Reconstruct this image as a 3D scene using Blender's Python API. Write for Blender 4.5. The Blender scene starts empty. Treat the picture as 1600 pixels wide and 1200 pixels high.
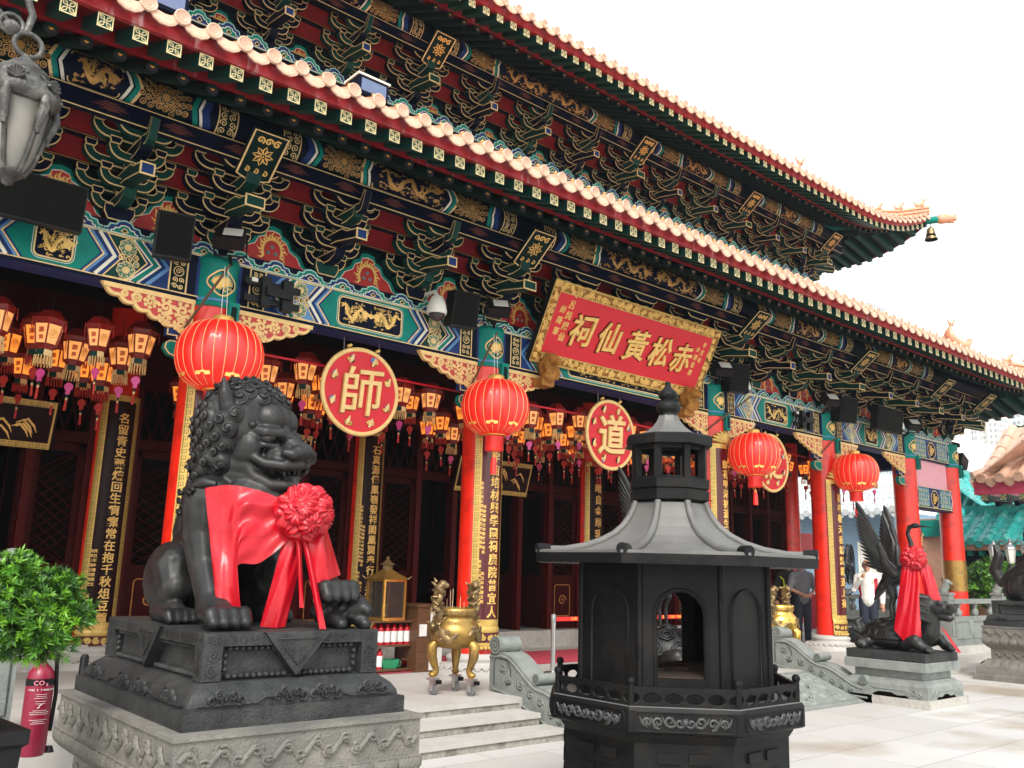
import bpy, bmesh, math, random
from math import sin, cos, pi, radians, sqrt, atan2, hypot
from mathutils import Vector, Matrix, Euler
random.seed(7)
S = bpy.context.scene
C = S.collection
# ------------------------------------------------------------------ camera
cd = bpy.data.cameras.new('camera'); cam = bpy.data.objects.new('camera', cd); C.objects.link(cam)
cd.sensor_width = 36; cd.lens = 1372.6 / 1600 * 36; cd.clip_start = .05; cd.clip_end = 2000
yaw, pitch, roll = radians(40.542), radians(11.972), radians(1.559)
fw = Vector((sin(yaw) * cos(pitch), cos(yaw) * cos(pitch), sin(pitch)))
rt0 = Vector((cos(yaw), -sin(yaw), 0)); up0 = rt0.cross(fw)
rt = rt0 * cos(roll) + up0 * sin(roll); up = up0 * cos(roll) - rt0 * sin(roll)
cam.matrix_world = Matrix(((rt.x, up.x, -fw.x, 0), (rt.y, up.y, -fw.y, 0), (rt.z, up.z, -fw.z, 1.65), (0, 0, 0, 1)))
S.camera = cam
# ------------------------------------------------------------------ sky, sun, exposure
SUN_EL, SUN_AZ = radians(46), radians(222)          # azimuth from +Y clockwise: where the sun stands
w = bpy.data.worlds.new('World'); S.world = w; w.use_nodes = True
nt = w.node_tree; bg = nt.nodes['Background']
sky = nt.nodes.new('ShaderNodeTexSky'); sky.sky_type = 'NISHITA'; sky.sun_disc = False
sky.sun_elevation = SUN_EL; sky.sun_rotation = SUN_AZ; sky.air_density = 2.5; sky.dust_density = 1; sky.ozone_density = 1
hs = nt.nodes.new('ShaderNodeHueSaturation'); hs.inputs['Saturation'].default_value = .3   # thin white overcast
nt.links.new(sky.outputs[0], hs.inputs['Color']); nt.links.new(hs.outputs[0], bg.inputs['Color'])
bg.inputs['Strength'].default_value = .15
sl = bpy.data.lights.new('sun', 'SUN'); sl.energy = 1.5; sl.angle = radians(16); sl.color = (1, .96, .9)
sun = bpy.data.objects.new('sun', sl); C.objects.link(sun)
sd = Vector((sin(SUN_AZ) * cos(SUN_EL), cos(SUN_AZ) * cos(SUN_EL), sin(SUN_EL)))
sun.rotation_euler = sd.to_track_quat('Z', 'Y').to_euler()
S.view_settings.view_transform = 'Standard'; S.view_settings.look = 'None'
S.view_settings.exposure = 1.4; S.view_settings.gamma = 1
S.cycles.use_denoising = True
S.cycles.max_bounces = 6; S.cycles.diffuse_bounces = 3; S.cycles.glossy_bounces = 3
S.cycles.sample_clamp_indirect = 4
# ------------------------------------------------------------------ materials
M = {}
def pm(name, col, rough=.5, metal=0., var=.12, scale=6., bump=0., bscale=40., dirt=None, dscale=2.5, damt=.5, spec=.5, coat=0, emit=None, es=0, detail=4, stretch=(1, 1, 1), trans=0, dthr=(.52, .62), rvar=0):
    m = bpy.data.materials.new(name); m.use_nodes = True; n = m.node_tree; N = n.nodes; L = n.links
    b = N['Principled BSDF']; b.inputs['Roughness'].default_value = rough; b.inputs['Metallic'].default_value = metal
    b.inputs['Specular IOR Level'].default_value = spec; b.inputs['Coat Weight'].default_value = coat
    tc = N.new('ShaderNodeTexCoord'); mp = N.new('ShaderNodeMapping'); mp.inputs['Scale'].default_value = stretch
    L.new(tc.outputs['Object'], mp.inputs[0])
    nz = N.new('ShaderNodeTexNoise'); nz.inputs['Scale'].default_value = scale; nz.inputs['Detail'].default_value = detail
    L.new(mp.outputs[0], nz.inputs['Vector'])
    rp = N.new('ShaderNodeValToRGB'); e = rp.color_ramp.elements
    e[0].position = .3; e[1].position = .72
    e[0].color = [c * (1 - var) for c in col] + [1]; e[1].color = [min(1, c * (1 + var)) for c in col] + [1]
    L.new(nz.outputs[0], rp.inputs[0]); out = rp.outputs[0]
    if dirt:
        nd = N.new('ShaderNodeTexNoise'); nd.inputs['Scale'].default_value = dscale; nd.inputs['Detail'].default_value = 7; nd.inputs['Roughness'].default_value = .65
        L.new(mp.outputs[0], nd.inputs['Vector'])
        r2 = N.new('ShaderNodeValToRGB'); r2.color_ramp.elements[0].position = dthr[0]; r2.color_ramp.elements[1].position = dthr[1]
        r2.color_ramp.elements[0].color = (0, 0, 0, 1); r2.color_ramp.elements[1].color = (damt, damt, damt, 1)
        L.new(nd.outputs[0], r2.inputs[0])
        mx = N.new('ShaderNodeMix'); mx.data_type = 'RGBA'; L.new(r2.outputs[0], mx.inputs['Factor']); L.new(out, mx.inputs['A'])
        mx.inputs['B'].default_value = list(dirt) + [1]; out = mx.outputs['Result']
    L.new(out, b.inputs['Base Color'])
    if rvar:
        mr = N.new('ShaderNodeMapRange'); mr.inputs['To Min'].default_value = max(.03, rough - rvar); mr.inputs['To Max'].default_value = min(1, rough + rvar)
        L.new(nz.outputs[0], mr.inputs['Value']); L.new(mr.outputs[0], b.inputs['Roughness'])
    if bump:
        nb = N.new('ShaderNodeTexNoise'); nb.inputs['Scale'].default_value = bscale; nb.inputs['Detail'].default_value = 4
        L.new(mp.outputs[0], nb.inputs['Vector'])
        bp = N.new('ShaderNodeBump'); bp.inputs['Strength'].default_value = bump; bp.inputs['Distance'].default_value = .02
        L.new(nb.outputs[0], bp.inputs['Height']); L.new(bp.outputs[0], b.inputs['Normal'])
    if emit:
        b.inputs['Emission Color'].default_value = list(emit) + [1]; b.inputs['Emission Strength'].default_value = es
    if trans:
        b.inputs['Transmission Weight'].default_value = trans
    M[name] = m; m['b'] = 0
    return m
pm('red_paint', (.74, .020, .007), .32, var=.10, scale=2, dirt=(.26, .008, .006), dscale=2.2, damt=.5, coat=.12, rvar=.12)
pm('crimson_paint', (.62, .010, .025), .35, var=.08, scale=2)
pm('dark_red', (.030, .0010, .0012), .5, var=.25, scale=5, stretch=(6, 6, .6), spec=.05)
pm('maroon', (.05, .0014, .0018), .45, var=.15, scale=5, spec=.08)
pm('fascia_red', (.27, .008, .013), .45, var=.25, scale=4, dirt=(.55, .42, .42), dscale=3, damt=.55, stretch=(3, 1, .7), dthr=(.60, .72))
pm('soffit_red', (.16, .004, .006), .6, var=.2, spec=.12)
pm('teal', (.004, .19, .15), .42, var=.12, scale=7, spec=.12)
pm('green', (.004, .040, .032), .45, var=.15, scale=7, spec=.12)
pm('dark_green', (.002, .015, .0125), .5, var=.2, spec=.08)
pm('blue', (.012, .035, .14), .45, var=.15, scale=7, spec=.12)
pm('dark_blue', (.0022, .0045, .016), .5, var=.2, spec=.08)
pm('sky_blue', (.08, .22, .45), .5, var=.12)
pm('white_line', (.72, .69, .58), .5, var=.08)
pm('gold_paint', (.78, .48, .13), .38, metal=.15, var=.18, scale=14)
pm('gold_line', (.76, .54, .25), .5, var=.18, scale=14, spec=.12)
pm('old_gold', (.34, .15, .035), .5, metal=.2, var=.3, scale=14, spec=.12)
pm('cream_gold', (.78, .52, .20), .45, var=.10, scale=10, bump=.2, bscale=60)
pm('red_ground', (.50, .035, .03), .5, var=.15, scale=10)
pm('knot_red', (.13, .028, .018), .6)
pm('tile', (.58, .27, .15), .3, var=.18, scale=9, dirt=(.35, .2, .14), dscale=5, damt=.4, spec=.6)
pm('tile_cap', (.62, .37, .255), .35, var=.12, scale=30, bump=.3, bscale=60)
pm('tile_knob', (.70, .26, .07), .3)
pm('green_tile', (.02, .30, .26), .3, var=.2, scale=9)
pm('pale_stone', (.42, .40, .37), .7, var=.08, scale=3, dirt=(.33, .29, .25), dscale=1.2, damt=.35, bump=.12, bscale=120)
pm('old_granite', (.155, .145, .125), .75, var=.22, scale=12, dirt=(.09, .085, .08), dscale=3, damt=.7, bump=.5, bscale=60)
pm('granite', (.40, .375, .34), .7, var=.16, scale=30, dirt=(.22, .19, .16), dscale=2, damt=.4, bump=.3, bscale=90)
pm('jade_stone', (.20, .215, .198), .65, var=.14, scale=9, dirt=(.12, .13, .12), dscale=3, damt=.5, bump=.35, bscale=60)
pm('bronze', (.0155, .015, .0148), .40, metal=.2, var=.35, scale=7, bump=.10, bscale=170, rvar=.14, dirt=(.04, .037, .034), dscale=5, damt=.6, spec=.35)
pm('bronze_plinth', (.027, .028, .028), .55, metal=.1, var=.3, scale=12, bump=.4, bscale=70, dirt=(.055, .055, .053), dscale=4, damt=.6, spec=.3)
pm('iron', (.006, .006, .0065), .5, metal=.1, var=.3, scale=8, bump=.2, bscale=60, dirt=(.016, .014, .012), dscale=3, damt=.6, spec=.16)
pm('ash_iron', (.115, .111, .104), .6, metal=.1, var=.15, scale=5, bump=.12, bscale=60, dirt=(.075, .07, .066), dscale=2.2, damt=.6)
pm('black', (.005, .005, .0055), .5, var=.15, spec=.25)
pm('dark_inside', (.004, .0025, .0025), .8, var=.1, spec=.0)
pm('brass', (.36, .215, .055), .36, metal=.7, var=.2, scale=8, bump=.15, dirt=(.16, .11, .06), dscale=5, damt=.6, rvar=.1)
pm('brass_bright', (.72, .45, .10), .22, metal=.8, var=.15, scale=8, bump=.2)
pm('dull_brass', (.24, .16, .07), .4, metal=.6, var=.3, scale=20, dirt=(.10, .075, .05), dscale=12, damt=.7)
pm('satin_red', (.40, .0012, .010), .32, var=.08, scale=3, spec=.45, bump=.35, bscale=10)
pm('lantern_red', (.72, .012, .010), .42, var=.06, scale=3, emit=(1, .02, .003), es=.14, coat=.25)
pm('lantern_gold', (.75, .42, .10), .35, metal=.3)
pm('sign_red', (.60, .005, .016), .55, var=.06, scale=3)
pm('pink_board', (.72, .33, .38), .6, var=.04)
pm('steel', (.52, .52, .52), .28, metal=.9, var=.06)
pm('grey_metal', (.22, .22, .22), .45, metal=.5)
pm('plastic_white', (.68, .66, .60), .4)
pm('glass_dark', (.03, .03, .035), .08, spec=.8)
pm('lamp_glass', (.62, .60, .55), .12, spec=.8)
pm('ground', (.50, .485, .465), .55, var=.06, scale=.7)
pm('carpet', (.42, .035, .06), .9, var=.15, scale=40)
pm('wood', (.10, .045, .02), .45, var=.3, stretch=(1, 1, 8))
pm('concrete', (.38, .36, .33), .8, var=.1, dirt=(.22, .2, .18))
pm('skin', (.48, .24, .15), .5, var=.05)
pm('hair', (.012, .010, .009), .5)
pm('leaf', (.055, .17, .010), .42, var=.35, scale=9)
pm('leaf_dark', (.022, .075, .008), .5, var=.3, scale=9)
pm('bark', (.09, .06, .04), .8, var=.3, scale=12)
pm('palace_red', (.20, .009, .005), .35)
pm('glow_paper', (.30, .13, .04), .6, var=.2, emit=(1, .25, .03), es=.50, scale=3)
pm('pale_paper', (.38, .24, .12), .6, var=.2, emit=(1, .36, .08), es=.34, scale=3)
pm('pink_card', (.62, .06, .25), .5)
pm('tassel', (.42, .02, .015), .7)
# ------------------------------------------------------------------ mesh helpers
class Fr:                                   # a drawing plane: u, v along it, h out of it
    def __init__(s, O, U, V): s.O = Vector(O); s.U = Vector(U).normalized(); s.V = Vector(V).normalized(); s.N = s.U.cross(s.V)
    def p(s, u, v, h=0.): return s.O + s.U * u + s.V * v + s.N * h
class CylFr:                                # wrapped round an axis: u along the axis (axis X) or v along it (axis Z)
    def __init__(s, O, r, axis='X'): s.O = Vector(O); s.r = r; s.axis = axis
    def p(s, u, v, h=0.):
        if s.axis == 'X':
            a = v / s.r; return s.O + Vector((u, -cos(a) * (s.r + h), sin(a) * (s.r + h)))
        a = u / s.r; return s.O + Vector((sin(a) * (s.r + h), -cos(a) * (s.r + h), v))
def front(x, y, z): return Fr((x, y, z), (1, 0, 0), (0, 0, 1))         # faces -Y
def offset_poly(pts, d):
    n = len(pts); A = sum(pts[i][0] * pts[(i + 1) % n][1] - pts[(i + 1) % n][0] * pts[i][1] for i in range(n)); sg = 1 if A > 0 else -1; out = []
    for i in range(n):
        p0, p1, p2 = pts[i - 1], pts[i], pts[(i + 1) % n]
        a = Vector((p1[0] - p0[0], p1[1] - p0[1])); b = Vector((p2[0] - p1[0], p2[1] - p1[1]))
        if a.length < 1e-9 or b.length < 1e-9: out.append(p1); continue
        a.normalize(); b.normalize()
        na = Vector((a.y, -a.x)) * sg; nb = Vector((b.y, -b.x)) * sg; m = na + nb
        if m.length < .3: m = na
        m = m / max(.35, m.dot(na)) if m.dot(na) > .05 else na
        out.append((p1[0] + m.x * d, p1[1] + m.y * d))
    return out
class MB:
    def __init__(s): s.v = []; s.f = []; s.m = []; s.sm = []; s.names = []; s.T = None
    def mi(s, m):
        if m not in s.names: s.names.append(m)
        return s.names.index(m)
    def add(s, vs, fs, mat, smooth=False):
        o = len(s.v); k = s.mi(mat)
        for p in vs: s.v.append(tuple(s.T @ Vector(p)) if s.T else tuple(p))
        for f in fs: s.f.append([i + o for i in f]); s.m.append(k); s.sm.append(smooth)
    def merge(s, o, T=None):
        k = [s.mi(n) for n in o.names]; b = len(s.v)
        s.v += [tuple(T @ Vector(p)) for p in o.v] if T else o.v
        s.f += [[i + b for i in f] for f in o.f]; s.m += [k[i] for i in o.m]; s.sm += o.sm
    def box(s, c, size, mat, R=None, top=1.):
        x, y, z = [q / 2 for q in size]; vs = []
        for k in (-1, 1):
            t = top if k > 0 else 1
            for a, b in ((-1, -1), (1, -1), (1, 1), (-1, 1)): vs.append(Vector((a * x * t, b * y * t, k * z)))
        if R: vs = [R @ v for v in vs]
        vs = [v + Vector(c) for v in vs]
        s.add(vs, [(3, 2, 1, 0), (4, 5, 6, 7), (0, 1, 5, 4), (1, 2, 6, 5), (2, 3, 7, 6), (3, 0, 4, 7)], mat)
    def b2(s, x0, x1, y0, y1, z0, z1, mat): s.box(((x0 + x1) / 2, (y0 + y1) / 2, (z0 + z1) / 2), (x1 - x0, y1 - y0, z1 - z0), mat)
    def prism(s, fr, pts, h0, h1, mat, cap=None):
        n = len(pts); vs = [fr.p(u, v, h0) for u, v in pts] + [fr.p(u, v, h1) for u, v in pts]
        A = sum(pts[i][0] * pts[(i + 1) % n][1] - pts[(i + 1) % n][0] * pts[i][1] for i in range(n))
        side = [(i, (i + 1) % n, n + (i + 1) % n, n + i) for i in range(n)]
        if A < 0: side = [f[::-1] for f in side]
        s.add(vs, side, mat)
        a, b = list(range(n))[::-1], list(range(n, 2 * n))
        if A < 0: a, b = a[::-1], b[::-1]
        s.add([vs[i] for i in range(n)], [a], mat); s.add([vs[i] for i in range(n, 2 * n)], [[i - n for i in b]], cap or mat)
    def poly(s, fr, pts, mat, h=.002):
        n = len(pts); A = sum(pts[i][0] * pts[(i + 1) % n][1] - pts[(i + 1) % n][0] * pts[i][1] for i in range(n))
        f = list(range(n)); s.add([fr.p(u, v, h) for u, v in pts], [f if A > 0 else f[::-1]], mat)
    def rect(s, fr, u0, u1, v0, v1, mat, h=.002, nu=1, nv=1):
        vs = [fr.p(u0 + (u1 - u0) * i / nu, v0 + (v1 - v0) * j / nv, h) for j in range(nv + 1) for i in range(nu + 1)]
        s.add(vs, [(j * (nu + 1) + i, j * (nu + 1) + i + 1, (j + 1) * (nu + 1) + i + 1, (j + 1) * (nu + 1) + i) for j in range(nv) for i in range(nu)], mat)
    def stroke(s, fr, pts, w, mat, h=.003, closed=False, raise_=0.):
        n = len(pts); L = []; R = []; Md = []
        for i in range(n):
            a = pts[(i - 1) % n] if (closed or i) else pts[i]; b = pts[(i + 1) % n] if (closed or i < n - 1) else pts[i]
            dx, dy = b[0] - a[0], b[1] - a[1]; l = hypot(dx, dy) or 1
            ww = (w[i] if isinstance(w, (list, tuple)) else w) / 2
            nx, ny = -dy / l * ww, dx / l * ww
            L.append(fr.p(pts[i][0] + nx, pts[i][1] + ny, h)); R.append(fr.p(pts[i][0] - nx, pts[i][1] - ny, h)); Md.append(fr.p(pts[i][0], pts[i][1], h + raise_))
        k = n if closed else n - 1
        if raise_:
            s.add(L + Md + R, [(n + i, n + (i + 1) % n, (i + 1) % n, i) for i in range(k)] + [(2 * n + i, 2 * n + (i + 1) % n, n + (i + 1) % n, n + i) for i in range(k)], mat, True)
        else:
            s.add(L + R, [(n + i, n + (i + 1) % n, (i + 1) % n, i) for i in range(k)], mat)
    def grid(s, fn, nu, nv, mat, smooth=True, cu=False, cv=False):
        vs = [fn(i / nu, j / nv) for j in range(nv + (0 if cv else 1)) for i in range(nu + (0 if cu else 1))]
        W = nu + (0 if cu else 1); H = nv + (0 if cv else 1)
        s.add(vs, [(j * W + i, j * W + (i + 1) % W, ((j + 1) % H) * W + (i + 1) % W, ((j + 1) % H) * W + i) for j in range(nv) for i in range(nu)], mat, smooth)
    def lathe(s, prof, n, c, mat, smooth=True, a0=0., R=None, sx=1., cap=True):
        c = Vector(c); vs = []
        for r, z in prof:
            for i in range(n):
                a = a0 + 2 * pi * i / n; q = Vector((r * cos(a) * sx, r * sin(a), z)); vs.append(c + (R @ q if R else q))
        fs = [(j * n + i, j * n + (i + 1) % n, (j + 1) * n + (i + 1) % n, (j + 1) * n + i) for j in range(len(prof) - 1) for i in range(n)]
        s.add(vs, fs, mat, smooth)
        if cap:
            if prof[0][0] > 1e-4: s.add(vs[:n], [list(range(n))[::-1]], mat)
            if prof[-1][0] > 1e-4: s.add(vs[-n:], [list(range(n))], mat)
    def ell(s, c, r, mat, nu=14, nv=9, R=None):
        if not isinstance(r, (tuple, list)): r = (r, r, r)
        c = Vector(c)
        def fn(u, v):
            a = 2 * pi * u; b = pi * (v - .5); q = Vector((r[0] * cos(a) * cos(b), r[1] * sin(a) * cos(b), r[2] * sin(b)))
            return c + (R @ q if R else q)
        s.grid(fn, nu, nv, mat, True, cu=True)
    def tube(s, pts, r, mat, n=8, caps=True, smooth=True, flat=1.):
        pts = [Vector(p) for p in pts]; k = len(pts); rr = r if isinstance(r, (list, tuple)) else [r] * k; vs = []; prev = None
        for i in range(k):
            t = (pts[min(i + 1, k - 1)] - pts[max(i - 1, 0)]).normalized()
            if prev is None:
                a = Vector((0, 0, 1)) if abs(t.z) < .9 else Vector((1, 0, 0)); x = t.cross(a).normalized()
            else:
                x = (prev - t * prev.dot(t)); x = x.normalized() if x.length > 1e-6 else prev
            prev = x; y = t.cross(x)
            for j in range(n): a = 2 * pi * j / n; vs.append(pts[i] + x * (rr[i] * cos(a)) + y * (rr[i] * sin(a) * flat))
        s.add(vs, [(i * n + j, i * n + (j + 1) % n, (i + 1) * n + (j + 1) % n, (i + 1) * n + j) for i in range(k - 1) for j in range(n)], mat, smooth)
        if caps: s.add(vs[:n], [list(range(n))[::-1]], mat); s.add(vs[-n:], [list(range(n))], mat)
    def limb(s, pts, rr, mat='bronze', n=12):   # tapered chain with ball joints (for sculpting)
        s.tube(pts, rr, mat, n)
        for p, r in zip(pts, rr): s.ell(p, r * .99, mat, 12, 8)
    def mesh(s, name):
        me = bpy.data.meshes.new(name); me.from_pydata(s.v, [], s.f)
        me.polygons.foreach_set('material_index', s.m); me.polygons.foreach_set('use_smooth', s.sm)
        for n in s.names: me.materials.append(M[n])
        me.update(); return me
def obj(name, me, parent=None, loc=None, rot=None):
    if isinstance(me, MB): me = me.mesh(name)
    o = bpy.data.objects.new(name, me); C.objects.link(o)
    if loc is not None: o.location = loc
    if rot is not None: o.rotation_euler = rot
    if parent is not None: o.parent = parent
    return o
def wobj(name, mb, parent):                # mesh made in world coordinates, parented to a thing that stands elsewhere
    o = obj(name, mb); o.parent = parent
    p = parent; T = Matrix()
    while p is not None: T = p.matrix_basis @ T if p.parent is None else p.matrix_parent_inverse @ p.matrix_basis @ T; p = p.parent
    o.matrix_parent_inverse = T.inverted(); return o
def tag(o, label, cat, group=None):
    o['label'] = label; o['category'] = cat
    if group: o['group'] = group
    return o
def thing(name, label, cat, loc=(0, 0, 0), rz=0., group=None):
    o = bpy.data.objects.new(name, None); C.objects.link(o); o.location = loc; o.rotation_euler = (0, 0, rz); o.empty_display_size = .1
    return tag(o, label, cat, group)
def struct(name, mb):
    o = obj(name, mb); o['kind'] = 'structure'; return o
def kids(o): return [c for c in bpy.data.objects if c.parent == o]
def dup(root, loc, rz=None, label=None, group=None, tree=None):
    tree = tree if tree is not None else [(c, kids(c)) for c in kids(root)]
    r = root.copy(); C.objects.link(r); r.location = loc
    if rz is not None: r.rotation_euler = (0, 0, rz)
    if label: r['label'] = label
    if group: r['group'] = group
    for c, gs in tree:
        d = c.copy(); C.objects.link(d); d.parent = r; d.matrix_parent_inverse = c.matrix_parent_inverse
        for g in gs: e = g.copy(); C.objects.link(e); e.parent = d; e.matrix_parent_inverse = g.matrix_parent_inverse
    return r
def remesh(mb, voxel, mat, smooth=2, name='t'):
    me = mb.mesh(name); o = bpy.data.objects.new(name, me); C.objects.link(o)
    r = o.modifiers.new('r', 'REMESH'); r.mode = 'VOXEL'; r.voxel_size = voxel; r.use_smooth_shade = True
    if smooth: q = o.modifiers.new('s', 'SMOOTH'); q.factor = .5; q.iterations = smooth
    dg = bpy.context.evaluated_depsgraph_get(); dg.update()
    m2 = bpy.data.meshes.new_from_object(o.evaluated_get(dg)); bpy.data.objects.remove(o); bpy.data.meshes.remove(me)
    m2.materials.clear(); m2.materials.append(M[mat])
    m2.polygons.foreach_set('material_index', [0] * len(m2.polygons))
    m2.polygons.foreach_set('use_smooth', [True] * len(m2.polygons)); m2.update(); return m2
# ------------------------------------------------------------------ lettering
GL = {}
def prep(text, offset=.012):
    new = [c for c in dict.fromkeys(text) if c.strip() and c not in GL]; os_ = []
    for ch in new:
        c = bpy.data.curves.new('glyph', 'FONT'); c.body = ch; c.extrude = .5; c.resolution_u = 3; c.align_x = 'CENTER'; c.offset = offset
        o = bpy.data.objects.new('glyph', c); C.objects.link(o); os_.append((ch, o, c))
    bpy.context.view_layer.update(); dg = bpy.context.evaluated_depsgraph_get()
    for ch, o, c in os_:
        ev = o.evaluated_get(dg); m = ev.to_mesh()
        GL[ch] = ([(v.co.x, v.co.y - .38, v.co.z + .5) for v in m.vertices], [tuple(p.vertices) for p in m.polygons]); ev.to_mesh_clear()
        bpy.data.objects.remove(o); bpy.data.curves.remove(c)
def glyph(mb, fr, ch, u, v, size, depth, mat, h=.001, shear=0., sx=1., rise=0.):
    if ch not in GL: return
    vs, fs = GL[ch]; k = size
    mb.add([fr.p(u + (x * sx + shear * y) * k, v + (y + rise * x) * k, h + z * depth) for x, y, z in vs], fs, mat)
def column_text(mb, fr, text, u, v, size, step, depth, mat, h=.001, shear=0., sx=1.):
    for i, ch in enumerate(text): glyph(mb, fr, ch, u, v - i * step, size, depth, mat, h, shear, sx)
def row_text(mb, fr, text, u, v, size, step, depth, mat, h=.001, sx=1.):
    for i, ch in enumerate(text): glyph(mb, fr, ch, u + (i - (len(text) - 1) / 2) * step, v, size, depth, mat, h, 0, sx)
COUPLETS = ['名留青史藥煉回生痌瘝常在抱千秋俎豆薦馥香', '石真源傳鳳嶺發祥閣鳳翼奉行普濟勸善', '福滿一宇宙培材興學園祠廣院普宜人', '晴自金華乳慶有餘松風月', '即花甲潭被蒼生道在人間', '宝年丹成九轉海山', '喜奉敬天香鑪紅鎧通上苑', '黃大仙師百世流芳萬民同沐恩光']
prep('赤松黃仙祠道泛', .018); prep('師', .006)
prep('赤松黃仙祠師道德呂純陽降筆辛亥年金禧重建東華三院主席敬獻癸丑立福泰寶壽' + ''.join(COUPLETS), .014)
prep('SIKYUENCO2FRTGHLDAP₂', .02)
# ------------------------------------------------------------------ painted motifs
def spiral(cx, cy, r, turns=1.4, a0=0., d=1, n=16, k=.1):
    return [(cx + (r * (1 - t) + r * k * t) * cos(a0 + d * turns * 2 * pi * t), cy + (r * (1 - t) + r * k * t) * sin(a0 + d * turns * 2 * pi * t)) for t in [i / n for i in range(n + 1)]]
def circ(cx, cy, r, n=16, ry=None): return [(cx + r * cos(2 * pi * i / n), cy + (ry or r) * sin(2 * pi * i / n)) for i in range(n)]
def cart(u0, u1, v0, v1, c=.05):             # cartouche with rounded, notched ends
    o = []
    for (cx, cy, a) in ((u1 - c, v0 + c, -90), (u1 - c, v1 - c, 0), (u0 + c, v1 - c, 90), (u0 + c, v0 + c, 180)):
        o += [(cx + c * cos(radians(a + t)), cy + c * sin(radians(a + t))) for t in (0, 22, 45, 67, 90)]
    return o
def dragon(mb, fr, u0, u1, v0, v1, mat, h=.004, flip=False, waves=1.6, rng=None, rz=.006):
    rng = rng or random; L = u1 - u0; H = v1 - v0; n = 44; f = (lambda u: u1 + u0 - u) if flip else (lambda u: u); waves = max(1.4, min(3.4, L / H * .72))
    pts = []; ws = []
    for i in range(n + 1):
        t = i / n; pts.append((f(u0 + L * (.04 + .84 * t + .035 * sin(4 * pi * waves * t))), v0 + H * (.47 + .33 * sin(2 * pi * waves * t + .6) * (1 - .35 * t)))); ws.append(H * (.03 + .105 * sin(pi * min(1, .10 + t * .82))))
    mb.stroke(fr, pts, ws, mat, h, raise_=rz); e = -1 if flip else 1
    for i in range(3, n, 2):                                       # spines along the back
        x, y = pts[i]; dx, dy = pts[i][0] - pts[i - 1][0], pts[i][1] - pts[i - 1][1]; l = hypot(dx, dy) or 1; nx, ny = -dy / l * e, dx / l * e
        mb.stroke(fr, [(x + nx * ws[i] * .4, y + ny * ws[i] * .4), (x + nx * (ws[i] * .5 + H * .07) - dx, y + ny * (ws[i] * .5 + H * .07) - dy)], [H * .04, H * .006], mat, h)
    hx, hy = pts[-1]
    mb.poly(fr, [(hx - e * H * .08, hy - H * .14), (hx + e * H * .16, hy - H * .10), (hx + e * H * .12, hy - H * .03), (hx + e * H * .27, hy + H * .0), (hx + e * H * .25, hy + H * .10), (hx + e * H * .08, hy + H * .19), (hx - e * H * .1, hy + H * .16)], mat, h + rz)
    for q in (.16, .26, .34): mb.stroke(fr, [(hx, hy + H * .08), (hx - e * H * .16, hy + H * q), (hx - e * H * .28, hy + H * (q + .08))], [H * .06, H * .045, H * .01], mat, h)
    mb.stroke(fr, [(hx + e * H * .22, hy + H * .05), (hx + e * H * .34, hy + H * .16), (hx + e * H * .30, hy + H * .27)], [H * .03, H * .025, H * .006], mat, h)
    for k in (.16, .34, .52, .70, .88):                            # legs with claws
        i = int(k * n); x, y = pts[i]; sg = -1 if y > v0 + H * .5 else 1
        kx, ky = x + e * H * .16, max(v0 + H * .08, min(v1 - H * .08, y + sg * H * .30))
        mb.stroke(fr, [(x, y), (kx, (y + ky) / 2), (kx - e * H * .03, ky)], [H * .13, H * .10, H * .05], mat, h)
        for a in (-60, -15, 30, 75): mb.stroke(fr, [(kx - e * H * .03, ky), (kx + e * H * .11 * cos(radians(a)), ky + H * .11 * sin(radians(a)))], [H * .045, H * .008], mat, h)
    for _ in range(int(24 * L / H)):                               # flames and clouds round it
        x, y = u0 + L * rng.uniform(.02, .98), v0 + H * rng.uniform(.05, .95); r = H * rng.uniform(.035, .075)
        mb.stroke(fr, spiral(x, y, r, .9, rng.random() * 6, rng.choice((-1, 1)), 7), H * .032, mat, h)
        mb.stroke(fr, [(x + r, y), (x + r * 2.6, y + r * rng.uniform(-.8, .8))], [H * .04, H * .006], mat, h)
def scrolls(mb, fr, u0, u1, v0, v1, mat, w, h=.003, step=None):
    H = v1 - v0; st = step or H * .9; n = max(1, round((u1 - u0) / st)); st = (u1 - u0) / n
    for i in range(n):
        cx = u0 + st * (i + .5)
        for sy in (-1, 1):
            cy = (v0 + v1) / 2 + sy * H * .22
            mb.stroke(fr, spiral(cx - st * .2, cy, H * .2, 1.3, pi * .5 * sy, sy, 11), w, mat, h); mb.stroke(fr, spiral(cx + st * .22, cy, H * .17, 1.2, pi, -sy, 9), w, mat, h)
        mb.poly(fr, circ(cx, (v0 + v1) / 2, H * .07, 8), mat, h)
def scrollfill(mb, fr, u0, u1, v0, v1, mat, r, w, h=.003, rng=random):
    nu = max(1, round((u1 - u0) / (2 * r))); nv = max(1, round((v1 - v0) / (2 * r)))
    for i in range(nu):
        for j in range(nv):
            cx = u0 + (u1 - u0) * (i + .5) / nu; cy = v0 + (v1 - v0) * (j + .5) / nv
            mb.stroke(fr, spiral(cx, cy, r * .92, 1.5, rng.random() * 6, rng.choice((-1, 1)), 12), w, mat, h)
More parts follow.
